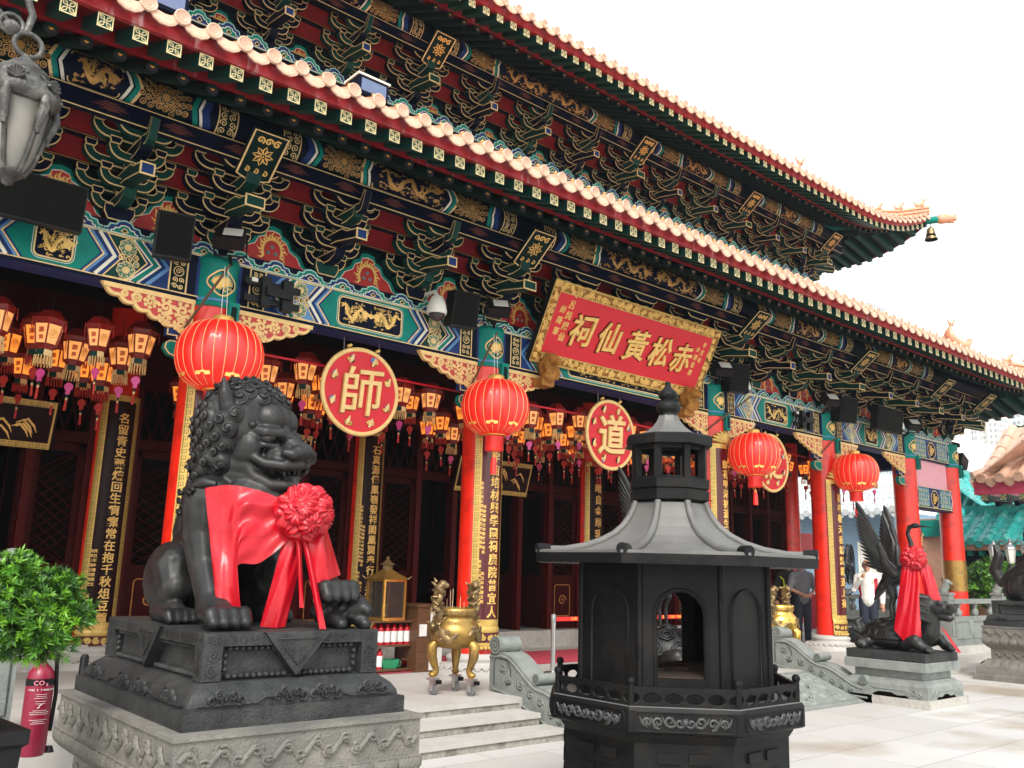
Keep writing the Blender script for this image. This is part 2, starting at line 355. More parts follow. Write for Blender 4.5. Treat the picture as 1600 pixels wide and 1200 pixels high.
def fret(mb, fr, u0, u1, v0, v1, mat, w, h=.003, along='v'):
    W = (u1 - u0) if along == 'v' else (v1 - v0); Ln = (v1 - v0) if along == 'v' else (u1 - u0)
    n = max(1, round(Ln / (W * 1.15))); st = Ln / n; pat = [(0, .1), (0, .9), (.8, .9), (.8, .3), (.35, .3), (.35, .6)]
    for i in range(n):
        pts = [(a * .86 + .07, (i + b * .92) * st) for a, b in pat]
        mb.stroke(fr, [(u0 + a * W, v0 + b) if along == 'v' else (u0 + b, v0 + a * W) for a, b in pts], w, mat, h)
def chevron(mb, fr, u, v0, v1, k, w, mat, h=.003, d=1):
    vm = (v0 + v1) / 2; mb.stroke(fr, [(u, v0), (u + d * k, vm), (u, v1)], w, mat, h)
def hexpanel(u0, u1, v0, v1, k, d0=-1, d1=1):
    vm = (v0 + v1) / 2; return [(u0, v0), (u1, v0), (u1 + d1 * k, vm), (u1, v1), (u0, v1), (u0 + d0 * k, vm)]
def rosette_fan(mb, fr, cx, cy, R, mats, u0, u1, v0, v1, h=.003):   # overlapping round whorl pattern of the beam ends
    for k in range(4, 0, -1):
        n = 5 + k * 3; r = R * k / 4.2
        for i in range(n):
            a = 2 * pi * i / n + k; x, y = cx + r * cos(a), cy + r * sin(a); q = R * .13
            if u0 + q < x < u1 - q and v0 + q < y < v1 - q:
                mb.poly(fr, circ(x, y, q, 9), mats[0], h); mb.poly(fr, circ(x, y, q * .72, 8), mats[1 + (k % 2)], h + .0012); mb.stroke(fr, spiral(x, y, q * .5, 1.1, a, 1, 7), q * .22, mats[3], h + .0024)
    mb.poly(fr, circ(cx, cy, R * .15, 10), mats[3], h + .003)
# ================================================================== ground and terrace
g = MB(); g.rect(Fr((0, 0, 0), (1, 0, 0), (0, 1, 0)), -700, 700, -700, 700, 'ground', 0); ground = struct('ground', g)
def paver_nodes(m, sx, sy, joint):
    n = m.node_tree; N = n.nodes; L = n.links; b = N['Principled BSDF']; src = b.inputs['Base Color'].links[0].from_socket
    tc = N.new('ShaderNodeTexCoord'); br = N.new('ShaderNodeTexBrick'); br.offset = .5; br.inputs['Scale'].default_value = 1
    br.inputs['Brick Width'].default_value = sx; br.inputs['Row Height'].default_value = sy; br.inputs['Mortar Size'].default_value = .006
    br.inputs['Color1'].default_value = (1, 1, 1, 1); br.inputs['Color2'].default_value = (.88, .87, .86, 1); br.inputs['Mortar'].default_value = (joint, joint, joint, 1)
    L.new(tc.outputs['Object'], br.inputs['Vector'])
    mx = N.new('ShaderNodeMix'); mx.data_type = 'RGBA'; mx.blend_type = 'MULTIPLY'; mx.inputs['Factor'].default_value = 1
    L.new(src, mx.inputs['A']); L.new(br.outputs[0], mx.inputs['B'])
    nz = N.new('ShaderNodeTexNoise'); nz.inputs['Scale'].default_value = .55; nz.inputs['Detail'].default_value = 6
    L.new(tc.outputs['Object'], nz.inputs['Vector']); r = N.new('ShaderNodeValToRGB'); r.color_ramp.elements[0].position = .54; r.color_ramp.elements[1].position = .7
    r.color_ramp.elements[0].color = (1, 1, 1, 1); r.color_ramp.elements[1].color = (.62, .54, .42, 1); L.new(nz.outputs[0], r.inputs[0])
    m2 = N.new('ShaderNodeMix'); m2.data_type = 'RGBA'; m2.blend_type = 'MULTIPLY'; m2.inputs['Factor'].default_value = 1
    L.new(mx.outputs['Result'], m2.inputs['A']); L.new(r.outputs[0], m2.inputs['B']); L.new(m2.outputs['Result'], b.inputs['Base Color'])
paver_nodes(M['ground'], 1.2, .8, .5)
PZ = .33
pm('shaded_riser', (.30, .275, .24), .85, var=.22, scale=25, dirt=(.12, .10, .08), dscale=4, damt=.7, bump=.4, bscale=60)  # risers toned darker than the treads: shade put into the colour, plus stains
g = MB(); g.b2(-7, 17.3, 7.36, 26, 0, PZ, 'pale_stone'); g.b2(17.3, 23.0, 8.3, 26, 0, PZ, 'pale_stone')
g.b2(3.3, 6.5, 7.02, 7.36, 0, .22, 'shaded_riser'); g.b2(3.3, 6.5, 7.0, 7.36, .175, .222, 'pale_stone')
g.b2(3.3, 6.55, 6.70, 7.0, 0, .11, 'shaded_riser'); g.b2(3.3, 6.5, 7.35, 7.359, .2, .28, 'shaded_riser'); g.b2(3.3, 6.55, 6.68, 7.0, .065, .112, 'pale_stone'); g.b2(3.3, 6.5, 7.335, 7.36, .28, .332, 'pale_stone')
terrace = struct('terrace', g)
g = MB(); g.rect(Fr((0, 0, PZ), (1, 0, 0), (0, 1, 0)), 5.6, 15.2, 9.75, 11.35, 'carpet', .006); g.rect(Fr((0, 0, PZ), (1, 0, 0), (0, 1, 0)), 2.5, 5.2, 7.9, 8.6, 'carpet', .006)
tag(obj('red_carpet', g), 'red carpet runner lying along the terrace in front of the temple doors', 'carpet')
# ================================================================== the hall
XS = [-2.03, .2, 3.5, 7.35, 12.4, 16.08, 19.55, 21.77]; XC = 9.875; YC = 9.2
H = thing('temple_hall', 'large two storey temple hall with painted red columns, bracketed eaves and orange tile roofs', 'temple', (XC, 11, 0))
HO = Vector((XC, 11, 0))
def hp(name, mb, parent=None): return wobj(name, mb, parent or H)
def hi(name, me, x, y, z, parent=None, rz=0., label=None):
    o = obj(name, me, parent or H); o.rotation_euler = (0, 0, rz); o.location = Vector((x, y, z)) - HO; 
    if label: o['label'] = label
    return o
# columns ---------------------------------------------------------------
c = MB(); c.lathe([(.25, 0), (.25, 4.0)], 32, (0, 0, 0), 'red_paint')
c.lathe([(.252, 4.0), (.268, 4.0), (.268, 4.03), (.262, 4.05), (.262, 4.46), (.268, 4.48), (.268, 4.56), (.2, 4.57)], 32, (0, 0, 0), 'teal')
c.lathe([(.266, 4.06), (.270, 4.062), (.270, 4.085), (.266, 4.087)], 32, (0, 0, 0), 'sky_blue', cap=False)
cf = CylFr((0, 0, 0), .262, 'Z')
med = [(.15 * cos(2 * pi * i / 32) * (1 + .07 * cos(4 * 2 * pi * i / 32)), 4.27 + .135 * sin(2 * pi * i / 32) * (1 + .07 * cos(4 * 2 * pi * i / 32))) for i in range(32)]
c.poly(cf, med, 'dark_blue', .004); c.stroke(cf, med, .018, 'gold_line', .008, closed=True)
rg = random.Random(3)
for a in range(18):
    b = .0 + a * .175; c.stroke(cf, [(-.05 + .02 * cos(b), 4.23), (-.02 + .075 * cos(b), 4.25 + .05 * sin(b)), (.0 + .125 * cos(b), 4.26 + .10 * sin(b))], [.022, .020, .004], 'gold_paint', .010)
for a in range(9): c.stroke(cf, spiral(rg.uniform(-.09, .09), 4.27 - rg.uniform(.03, .09), .022, 1.2, a, 1, 8), .010, 'gold_paint', .011)
c.stroke(cf, [(-.07, 4.2), (-.02, 4.24), (.02, 4.3), (.07, 4.33)], [.02, .06, .05, .02], 'gold_paint', .012)
colm = c.mesh('column')
b = MB(); b.lathe([(.50, 0), (.50, .07), (.47, .09), (.44, .10), (.42, .13), (.36, .155), (.335, .16), (.345, .19), (.36, .215), (.345, .245), (.31, .26), (.30, .275)], 36, (0, 0, 0), 'pale_stone')
for i in range(28):
    a = 2 * pi * i / 28; pts = [(.485 * cos(a + d) * s_, .485 * sin(a + d) * s_, z) for d, s_, z in ((-.09, 1, .09), (-.05, .94, .118), (0, .90, .130), (.05, .94, .118), (.09, 1, .09))]
    b.tube(pts, .010, 'pale_stone', 5)
basem = b.mesh('column_base')
for x in XS:
    o = hi('column', colm, x, YC, PZ); hi('column_base', basem, x, YC, PZ)
YI = 12.15
c = MB(); c.lathe([(.25, 0), (.25, 4.6)], 24, (0, 0, 0), 'red_paint'); icol = c.mesh('inner_column')
for x in XS[1:-1]: hi('inner_column', icol, x, YI, PZ); hi('column_base', basem, x, YI, PZ)
# ------------------------------------------------------------------ painted beams between the columns
ZB, ZT = 4.38, 4.885
def beam(x0, x1, zoff=0., yf=9.05, small=False):
    m = MB(); L = x1 - x0; m.b2(x0, x1, yf, yf + .3, ZB + zoff, ZT + zoff, 'blue'); f = front(x0, yf, ZB + zoff); Hh = ZT - ZB; rg = random.Random(int(x0 * 10))
    m.rect(f, .0, L, 0, .035, 'dark_blue', .003); m.rect(f, 0, L, .035, .047, 'gold_line', .004); m.rect(f, 0, L, Hh - .012, Hh, 'gold_line', .004)
    if small:
        for s in (0, 1):
            u0, u1 = (.3, L * .5 - .28) if s == 0 else (L * .5 + .28, L - .3)
            m.rect(f, u0, u1, .06, Hh - .03, 'teal', .003); scrollfill(m, f, u0, u1, .07, Hh - .04, 'gold_line', .055, .016, .005, rg); scrollfill(m, f, u0 + .03, u1, .09, Hh - .02, 'sky_blue', .05, .014, .0065, rg)
        hx = [(L / 2 + .2 * cos(a), Hh / 2 + .2 * sin(a)) for a in [pi / 8 + pi / 4 * i for i in range(8)]]
        m.poly(f, hx, 'dark_blue', .004); m.stroke(f, hx, .02, 'gold_line', .006, True)
        for i in range(3): m.stroke(f, spiral(L / 2 + .06 * cos(i * 2.1), Hh / 2 + .06 * sin(i * 2.1), .07, 1.6, i, 1, 14), .026, 'gold_paint', .008)
        for u in (.28, L - .28): chevron(m, f, u, .05, Hh - .02, .09, .03, 'white_line', .004, -1 if u < 1 else 1)
        return m
    v0, v1 = .05, Hh - .015
    e = .25                                           # half column width hidden
    for s in (-1, 1):
        X = (lambda u: u) if s < 0 else (lambda u: L - u)
        def rct(a, b_, mat, h): m.rect(f, min(X(a), X(b_)), max(X(a), X(b_)), v0, v1, mat, h)
        rct(e, e + .12, 'dark_blue', .002); rct(e + .10, e + .28, 'dark_green', .003)
        for q in (e + .10, e + .28): m.stroke(f, [(X(q), v0), (X(q), v1)], .016, 'gold_line', .005)
        a, b_ = sorted((X(e + .125), X(e + .255))); vm = (v0 + v1) / 2
        m.stroke(f, circ((a + b_) / 2, vm, .052, 12), .010, 'gold_line', .006, True); m.stroke(f, spiral((a + b_) / 2, vm, .035, 1.5, 0, 1, 10), .010, 'gold_line', .006)
        for q in (v0 + .09, v1 - .09): scrollfill(m, f, a, b_, q - .07, q + .07, 'gold_line', .034, .010, .006, rg)
        # fan ground, chevrons, whorl panel
        p0, p1 = e + .28, e + 1.05; k = .17
        for off, wd, mat in ((.0, .05, 'sky_blue'), (.045, .04, 'blue'), (.085, .028, 'white_line'), (.125, .05, 'teal'), (.165, .02, 'white_line')):
            pts = [(X(p0 + .06 + off + k), v0), (X(p0 + .02 + off), vm), (X(p0 + .06 + off + k), v1)]
            m.stroke(f, pts, wd, mat, .004)
        hxp = [(X(a_), b2_) for a_, b2_ in hexpanel(p0 + .42, p1 - .1, v0, v1, .16, -1, -1)]
        hxp = [(X(p0 + .42), v0), (X(p1 - .12), v0), (X(p1 - .28), vm), (X(p1 - .12), v1), (X(p0 + .42), v1), (X(p0 + .24), vm)]
        m.poly(f, hxp, 'sky_blue' if s < 0 else 'green', .003); m.stroke(f, hxp, .018, 'gold_line', .007, True)
        us = sorted((X(p0 + .30), X(p1 - .2)))
        for cy in (v0 + .10, v1 - .10): rosette_fan(m, f, X(p0 + .44), cy, .26, ('gold_line', 'dark_blue', 'teal', 'gold_line'), us[0], us[1], min(cy - .2, vm) if cy > vm else v0, vm if cy < vm else v1, .004)
        for off, wd, mat in ((.0, .045, 'white_line'), (.04, .04, 'blue'), (.08, .03, 'sky_blue'), (.105, .02, 'gold_line')):
            pts = [(X(p1 - .04 + off), v0), (X(p1 - .21 + off), vm), (X(p1 - .04 + off), v1)]
            m.stroke(f, pts, wd, mat, .0045)
    q = e + 1.05 + .1
    tp = [(q, v0), (L - q, v0), (L - q + .17, (v0 + v1) / 2), (L - q, v1), (q, v1), (q - .17, (v0 + v1) / 2)]
    m.poly(f, tp, 'teal', .0035)
    ct = cart(q + .08, L - q - .08, v0 + .05, v1 - .05, .055); m.poly(f, ct, 'dark_blue', .006); m.stroke(f, ct, .016, 'gold_line', .008, True); m.stroke(f, offset_poly(ct, .022), .006, 'white_line', .007, True)
    if L - 2 * q > 1.0:
        mid = L / 2; dragon(m, f, q + .10, mid - .04, v0 + .07, v1 - .07, 'gold_paint', .008, False, 1.6, rg); dragon(m, f, mid + .04, L - q - .10, v0 + .07, v1 - .07, 'gold_paint', .008, True, 1.6, rg)
        m.poly(f, circ(mid, (v0 + v1) / 2, .03, 10), 'gold_paint', .01)
    else: dragon(m, f, q + .10, L - q - .10, v0 + .07, v1 - .07, 'gold_paint', .008, False, 1.8, rg)
    return m
for i in range(len(XS) - 1): hp('lintel_beam', beam(XS[i], XS[i + 1], 0, 9.05, i in (0, 6)))
m = beam(19.55, 21.77, -1.12, 9.05, True); hp('lower_tie_beam', m)
m = MB(); m.b2(19.80, 21.52, 9.12, 9.17, 3.76, ZB, 'pink_board'); hp('infill_board', m)
m = MB()
for xa in (21.77,):
    m.b2(xa - .15, xa + .15, 9.3, 17, ZB, ZT, 'blue')
hp('side_beam', m)
# spandrels ----------------------------------------------------------------
def spandrel(L=.95, D=.42):
    m = MB(); f = front(0, -.04, 0); pts = [(0, 0), (L, 0), (L - .04, -.05)]
    n = 6; prev = (L - .04, -.05)
    for i in range(n):
        t0, t1 = i / n, (i + 1) / n
        x0, y0 = (L - .04) * (1 - t0) + .04 * t0, -.05 - (D - .09) * t0 ** .85; x1, y1 = (L - .04) * (1 - t1) + .04 * t1, -.05 - (D - .09) * t1 ** .85
        for q in (.25, .5, .75, 1): b = .035 * sin(pi * q); pts.append((x0 + (x1 - x0) * q + b * .4, y0 + (y1 - y0) * q - b * .8))
    pts.append((0, -D + .03)); m.prism(f, pts, 0, .06, 'cream_gold', 'cream_gold')
    f = front(0, -.10, 0); m.poly(f, offset_poly(pts, -.035), 'red_ground', .002); m.rect(f, 0, L - .02, -.05, 0, 'cream_gold', .012)
    rg = random.Random(5)
    for (cx, cy, r) in ((.12, -.15, .085), (.30, -.14, .08), (.13, -.30, .07), (.46, -.12, .06), (.30, -.26, .06), (.60, -.10, .045), (.72, -.085, .03)):
        for a in range(7): b = a * .9; m.stroke(f, [(cx + r * .7 * cos(b), cy + r * .7 * sin(b)), (cx + r * 1.05 * cos(b + .3), cy + r * 1.05 * sin(b + .3)), (cx + r * 1.25 * cos(b + .1), cy + r * 1.25 * sin(b + .1))], [.03, .045, .008], 'cream_gold', .007)
        m.stroke(f, spiral(cx, cy, r * .8, 1.35, rg.random() * 6, rg.choice((-1, 1)), 14, .12), r * .40, 'cream_gold', .009, raise_=.006)
    return m
spm = spandrel(); spR = spm.mesh('spandrel')
sp2 = MB(); sp2.merge(spm, Matrix.Scale(-1, 4, (1, 0, 0))); sp2.f = [f[::-1] for f in sp2.f]; spL = sp2.mesh('spandrel')
hk = MB(); f = front(0, -.11, 0)
hookp = [(0, .17), (.24, .17), (.24, .11), (.08, .11), (.08, .06), (.2, .06), (.2, 0), (.05, 0), (.0, .03)]
pts = [(0, .2), (.26, .2), (.26, .10), (.16, .10), (.16, .07), (0, .07)]; hk.prism(f, pts, -.09, 0, 'blue', 'gold_line'); hk.poly(f, offset_poly(pts, -.014), 'blue', .003)
pts = [(0, .05), (.22, .05), (.26, .02), (.27, -.04), (.22, -.10), (.12, -.13), (0, -.13)]; hk.prism(f, pts, -.09, 0, 'teal', 'gold_line'); hk.poly(f, offset_poly(pts, -.014), 'teal', .003)
hR = hk.mesh('corner_bracket'); h2 = MB(); h2.merge(hk, Matrix.Scale(-1, 4, (1, 0, 0))); h2.f = [f[::-1] for f in h2.f]; hL = h2.mesh('corner_bracket')
for i, x in enumerate(XS):
    if i < 6: hi('spandrel', spR, x + .23, 9.16, ZB - .002); hi('corner_bracket', hR, x + .22, 9.20, ZB - .52)
    if i > 0 and i < 7: hi('spandrel', spL, x - .23, 9.16, ZB - .002); hi('corner_bracket', hL, x - .22, 9.20, ZB - .52)
# teal tab hanging from the column collar
tb = MB(); f = front(0, 0, 0); tb.prism(f, [(-.06, -.3), (.06, -.3), (.06, 0), (-.06, 0)], 0, .1, 'teal', 'teal'); tb.prism(Fr((0, -.1, 0), (1, 0, 0), (0, 0, 1)), [(-.03, -.26), (.03, -.26), (.03, -.05), (-.03, -.05)], 0, .004, 'dark_green')
tbm = tb.mesh('collar_tab')
for x in XS[1:]: hi('collar_tab', tbm, x + .14, 9.0, 4.40)
# ------------------------------------------------------------------ cloud border on top of a beam
pm('pale_teal', (.30, .52, .45), .5)
def cloudborder(x0, x1, z0, z1, yf):
    m = MB(); f = front(0, yf, 0); hh = z1 - z0; m.b2(x0, x1, yf + .02, yf + .34, z0, z1 - .03, 'dark_blue'); n = max(1, round((x1 - x0) / .42)); st = (x1 - x0) / n
    for i in range(n):
        cx = x0 + st * (i + .5)
        hd = [(cx - st * .5, z0), (cx + st * .5, z0), (cx + st * .5, z0 + hh * .30), (cx + st * .40, z0 + hh * .36), (cx + st * .36, z0 + hh * .62), (cx + st * .22, z0 + hh * .66), (cx + st * .16, z0 + hh * .9), (cx, z0 + hh), (cx - st * .16, z0 + hh * .9), (cx - st * .22, z0 + hh * .66), (cx - st * .36, z0 + hh * .62), (cx - st * .40, z0 + hh * .36), (cx - st * .5, z0 + hh * .30)]
        A, B = ('blue', 'teal') if i % 2 else ('teal', 'blue')
        m.prism(f, hd, -.03, 0, 'pale_teal', 'pale_teal'); m.poly(f, offset_poly(hd[:], -.016), A, .002)
        lobe = lambda k, o: [(cx + (u - cx) * k, z0 + (v - z0) * k + o) for u, v in hd]
        m.poly(f, lobe(.66, .0), 'white_line', .004); m.poly(f, offset_poly(lobe(.66, .0), -.012), B, .006)
        lf = [(cx, z0 + .012), (cx + st * .10, z0 + hh * .22), (cx, z0 + hh * .46), (cx - st * .10, z0 + hh * .22)]; m.poly(f, lf, 'gold_line', .008); m.poly(f, offset_poly(lf, -.010), 'dark_green', .010)
        for s in (-1, 1): m.poly(f, circ(cx + s * st * .5, z0 + hh * .18, .012, 8), 'gold_line', .005); m.poly(f, circ(cx + s * st * .40, z0 + hh * .10, .008, 6), 'white_line', .007)
    return m
# ------------------------------------------------------------------ brackets
def plate(m, f, pts, t, col, w=.0105, h0=0.):
    m.prism(f, pts, h0 - t, h0, col, col); m.stroke(f, offset_poly(pts, -w * .42), w, 'gold_line', h0 + .003, closed=True)
    n = len(pts); A = sum(pts[i][0] * pts[(i + 1) % n][1] - pts[(i + 1) % n][0] * pts[i][1] for i in range(n))
    for i in range(n):                       # the gold line also shows on the under side of the edge
        a, b = pts[i], pts[(i + 1) % n]
        if A < 0: a, b = b, a
        if b[0] - a[0] > 1e-4 and abs(b[1] - a[1]) < 2.5 * abs(b[0] - a[0]):
            d = .0015; nx, ny = (b[1] - a[1]), -(b[0] - a[0]); l = hypot(nx, ny); nx, ny = nx / l * d, ny / l * d
            m.add([f.p(a[0] + nx, a[1] + ny, h0), f.p(a[0] + nx, a[1] + ny, h0 - w), f.p(b[0] + nx, b[1] + ny, h0 - w), f.p(b[0] + nx, b[1] + ny, h0)], [(0, 1, 2, 3)], 'gold_line')
def armp(L, z, h):
    q = min(.16, L * .5); a = [(L - q + q * sin(t), z + h * 1.0 * (1 - cos(t))) for t in [pi / 2 * i / 6 for i in range(7)]]; w_ = .085
    inn = [(L - w_, z + h), (L - w_ - .005, z + h * .86), (L - w_ - .03, z + h * .66), (L - w_ - .075, z + h * .58)]
    return [(-x, y) for x, y in a[::-1]] + a + inn + [(-x, y) for x, y in inn[::-1]]
def blockp(x, z, w_, h): return [(x - w_ * .5, z + h), (x - w_ * .5, z + h * .5), (x - w_ * .36, z), (x + w_ * .36, z), (x + w_ * .5, z + h * .5), (x + w_ * .5, z + h)]
def sidep(m, x, pts, t, col):                # profile in (outward, z), extruded along x
    f1 = Fr((x + t / 2, 0, 0), (0, 1, 0), (0, 0, 1)); f2 = Fr((x - t / 2, 0, 0), (0, -1, 0), (0, 0, 1))
    m.prism(f1, [(-a, b) for a, b in pts], -t, 0, col); m.stroke(f1, offset_poly([(-a, b) for a, b in pts], -.007), .014, 'gold_line', .003, True); m.stroke(f2, offset_poly(pts, -.007), .014, 'gold_line', .003, True)
def bracket(A, B, big=False, beak=True):
    m = MB(); k = 1.22 if big else 1.
    plate(m, front(0, -.16, 0), blockp(0, 0, .30 * k, .16), .3, B); plate(m, front(0, -.165, 0), [(-.06, .16), (.06, .16), (.06, .30), (-.06, .30)], .06, A)
    for t in range(4):
        y = -.10 - .22 * t; z = .13 + .19 * t; th = .10
        if t < 3 or True:
            f = front(0, y, 0); plate(m, f, armp(.275 * k, z - .02, .15), th, A)
            for x in (-.22 * k, 0, .22 * k): plate(m, front(0, y - .02, 0), blockp(x, z + .12, .115, .075), th + .04, B)
        if t < 3:
            plate(m, f, armp(.445 * k, z + .175, .15), th, A)
            for x in (-.39 * k, .39 * k): plate(m, front(0, y - .02, 0), blockp(x, z + .315, .115, .075), th + .04, B)
    tk = .12 * k
    sidep(m, 0, [(-.1, .13), (.30, .13), (.42, .17), (.47, .25), (-.1, .25)], tk, A)
    # beak arm: swells, then a flat sloping tongue with a square end
    bk = [(-.1, .325), (.45, .325), (.60, .30), (.92, .25), (.92, .37), (.70, .40), (.58, .46), (-.1, .46)]
    if not beak: return m
    sidep(m, 0, bk, tk * 1.1, B if big else A); f = front(0, -.922, 0); w_ = tk * .75 if big else tk * .6
    ep = [(-w_, .245), (w_, .245), (w_, .375), (-w_, .375)]; m.prism(f, ep, -.01, .0, 'gold_line'); m.poly(f, offset_poly(ep, -.016), 'green' if big else 'blue', .003)
    bt = Fr((0, -.92, .25), (1, 0, 0), Vector((0, .32, .05))); 
    sidep(m, 0, [(-.1, .52), (.66, .52), (.80, .55), (.84, .66), (-.1, .66)], tk, B)
    # upper tongue: upright slip that shows under the purlin
    
    if not big: sidep(m, 0, [(.5, .62), (.88, .58), (.94, .60), (1.02, .80), (.97, .83), (.88, .69), (.5, .73)], tk * .6, A)
    return m
bA = bracket('dark_blue', 'green').mesh('bracket_set'); bB = bracket('green', 'dark_blue').mesh('bracket_set'); bC = bracket('dark_blue', 'green', True).mesh('bracket_set'); bN = bracket('dark_blue', 'green', False, False).mesh('bracket_set')
def plaque_mesh():                            # tilted painted plaque on every column line
    m = MB(); U = Vector((1, 0, 0)); V = Vector((0, -.41, .33)).normalized(); f = Fr((0, -1.0, .79), U, V)
    p = [(-.19, -.27), (0, -.33), (.19, -.27), (.19, .27), (-.19, .27)]; m.prism(f, p, -.06, 0, 'dark_green'); m.stroke(f, offset_poly(p, -.008), .022, 'gold_line', .003, True)
    rg = random.Random(2)
    for i in range(8): a = i * pi / 4; m.stroke(f, [(.03 * cos(a - .4), .03 * sin(a - .4)), (.075 * cos(a - .25), .075 * sin(a - .25)), (.11 * cos(a), .11 * sin(a)), (.075 * cos(a + .25), .075 * sin(a + .25)), (.03 * cos(a + .4), .03 * sin(a + .4))], .014, 'gold_paint', .004)
    m.stroke(f, spiral(0, 0, .035, 1.2), .012, 'gold_paint', .004)
    for x in (-.09, 0, .09): m.stroke(f, spiral(x, .17, .045, 1.3, x * 9, 1, 10), .02, 'gold_paint', .004); m.stroke(f, spiral(x * 1.1, -.19, .035, 1.2, 2, -1, 9), .014, 'gold_paint', .004)
    return m
plqm = plaque_mesh().mesh('plaque')
def flame_mesh():
    m = MB(); f = front(0, 0, 0)
    prof = [(.56, 0), (.55, .05), (.47, .10), (.40, .22), (.27, .29), (.22, .40), (.13, .44), (.10, .52), (0, .545)]
    full = prof + [(-x, y) for x, y in prof[::-1][1:]]
    for s_, mat, h in ((1.0, 'dark_green', .0), (.90, 'teal', .004), (.80, 'white_line', .007), (.775, 'red_flame', .010)): m.prism(f, [(x * s_, y * (s_ if s_ == 1 else s_ * .99) - (0 if s_ == 1 else 0)) for x, y in full], h - .012, h, mat)
    for a in range(17):
        t = radians(-28 + a * 236 / 16); r = .115; l = .05 if a % 2 else .08
        m.stroke(f, [(r * cos(t), .18 + r * sin(t) * 1.15), ((r + l * .5) * cos(t + .1), .18 + (r + l * .5) * sin(t + .1) * 1.2), ((r + l) * cos(t - .05), .18 + (r + l) * sin(t - .05) * 1.25)], [.034, .024, .003], 'gold_paint', .014)
    m.stroke(f, [(r_ * cos(t), .18 + r_ * 1.15 * sin(t)) for r_, t in [(.115, radians(-28 + i * 14.75)) for i in range(17)]], .02, 'gold_paint', .015)
    for x, y in ((0, .225), (-.045, .15), (.045, .15)): m.lathe([(.026, 0), (.018, .012), (0, .018)], 10, (x, -.012, y), 'ball_grey', R=Matrix.Rotation(pi / 2, 3, 'X'))
    return m
pm('red_flame', (.42, .012, .010), .5, var=.1); pm('ball_grey', (.16, .20, .22), .3)
flm = flame_mesh().mesh('flame_panel')
# ------------------------------------------------------------------ purlin with painted bands, tie board with cloud knots
pm('purlin_gold', (.46, .24, .06), .45, metal=.25, var=.25, scale=14)
def purlin(x0, x1, y, z, r, grid):
    m = MB(); n = 18; vs = []
    for q in (x0, x1): vs += [(q, y - r * cos(2 * pi * i / n), z + r * sin(2 * pi * i / n)) for i in range(n)]
    m.add(vs, [(i, n + i, n + (i + 1) % n, (i + 1) % n)[::-1] for i in range(n)], 'dark_blue', True); m.add(vs[:n], [list(range(n))], 'dark_blue'); m.add(vs[n:], [list(range(n))[::-1]], 'dark_blue')
    f = CylFr((0, y, z), r, 'X'); v0, v1 = -r * 1.15, r * .75
    for a, b in zip(grid, grid[1:]):
        L = b - a; rg = random.Random(int(a * 7))
        if L < 2.5 or L > 8: continue
        def band(u0, u1, mat, h=.002): m.rect(f, u0, u1, v0, v1, mat, h, 1, 7)
        for s in (0, 1):
            X = (lambda u: a + u) if s == 0 else (lambda u: b - u)
            q0, q1 = sorted((X(.26), X(.46))); band(q0, q1, 'dark_green'); scrollfill(m, f, q0 + .01, q1 - .01, v0 + .02, v1 - .02, 'gold_line', .045, .011, .004, rg)
            for u in (.26, .46): m.stroke(f, [(X(u), v0 + (v1 - v0) * i / 7) for i in range(8)], .014, 'gold_line', .005)
            for u, wd, mt in ((.54, .07, 'blue'), (.60, .03, 'white_line'), (.66, .05, 'teal')): m.stroke(f, [(X(u + .06 * (1 - abs(i / 4 - 1))), v0 + (v1 - v0) * i / 8) for i in range(9)][::1], wd, mt, .003)
            q0, q1 = sorted((X(.78), X(1.22))); band(q0, q1, 'dark_green'); rosette_fan(m, f, (q0 + q1) / 2, -.03, .24, ('purlin_gold', 'dark_blue', 'green', 'purlin_gold'), q0 - .05, q1 + .05, v0, v1, .004)
            for u, wd, mt in ((1.30, .03, 'gold_line'), (1.34, .05, 'teal'), (1.40, .03, 'white_line')): m.stroke(f, [(X(u - .07 * (1 - abs(i / 4 - 1))), v0 + (v1 - v0) * i / 8) for i in range(9)], wd, mt, .004)
        if L > 3.1:
            ct = cart(a + 1.42, b - 1.42, v0 + .01, v1 - .01, .05); ct = [(u, v) for u, v in ct]; m.stroke(f, ct, .012, 'gold_line', .004, True); half = (a + b) / 2
            if L > 4.5: dragon(m, f, a + 1.46, half - .03, v0 + .03, v1 - .03, 'purlin_gold', .006, False, 2.2, rg, .004); dragon(m, f, half + .03, b - 1.46, v0 + .03, v1 - .03, 'purlin_gold', .006, True, 2.2, rg, .004)
            else: dragon(m, f, a + 1.46, b - 1.46, v0 + .03, v1 - .03, 'purlin_gold', .006, False, 2.2, rg, .004)
    return m
def tieboard(x0, x1, y, z0, z1):
    m = MB(); m.b2(x0, x1, y, y + .08, z0, z1, 'dark_blue'); f = front(0, y, 0); m.rect(f, x0, x1, z0, z0 + .012, 'gold_line', .003); m.rect(f, x0, x1, z1 - .01, z1, 'gold_line', .003)
    n = int((x1 - x0) / .64)
    for i in range(n):
        cx = x0 + (i + .5) * .64; zm = (z0 + z1) / 2; q = (z1 - z0) * .2
        for k, wd in ((-1.5, .10), (-.5, .17), (.5, .14), (1.5, .08)): m.stroke(f, [(cx - wd, zm + k * q * .62), (cx - wd * .5, zm + k * q * .62 + .008), (cx, zm + k * q * .62), (cx + wd * .5, zm + k * q * .62 + .008), (cx + wd, zm + k * q * .62)], [.004, .014, .018, .014, .004], 'knot_red', .003)
    return m
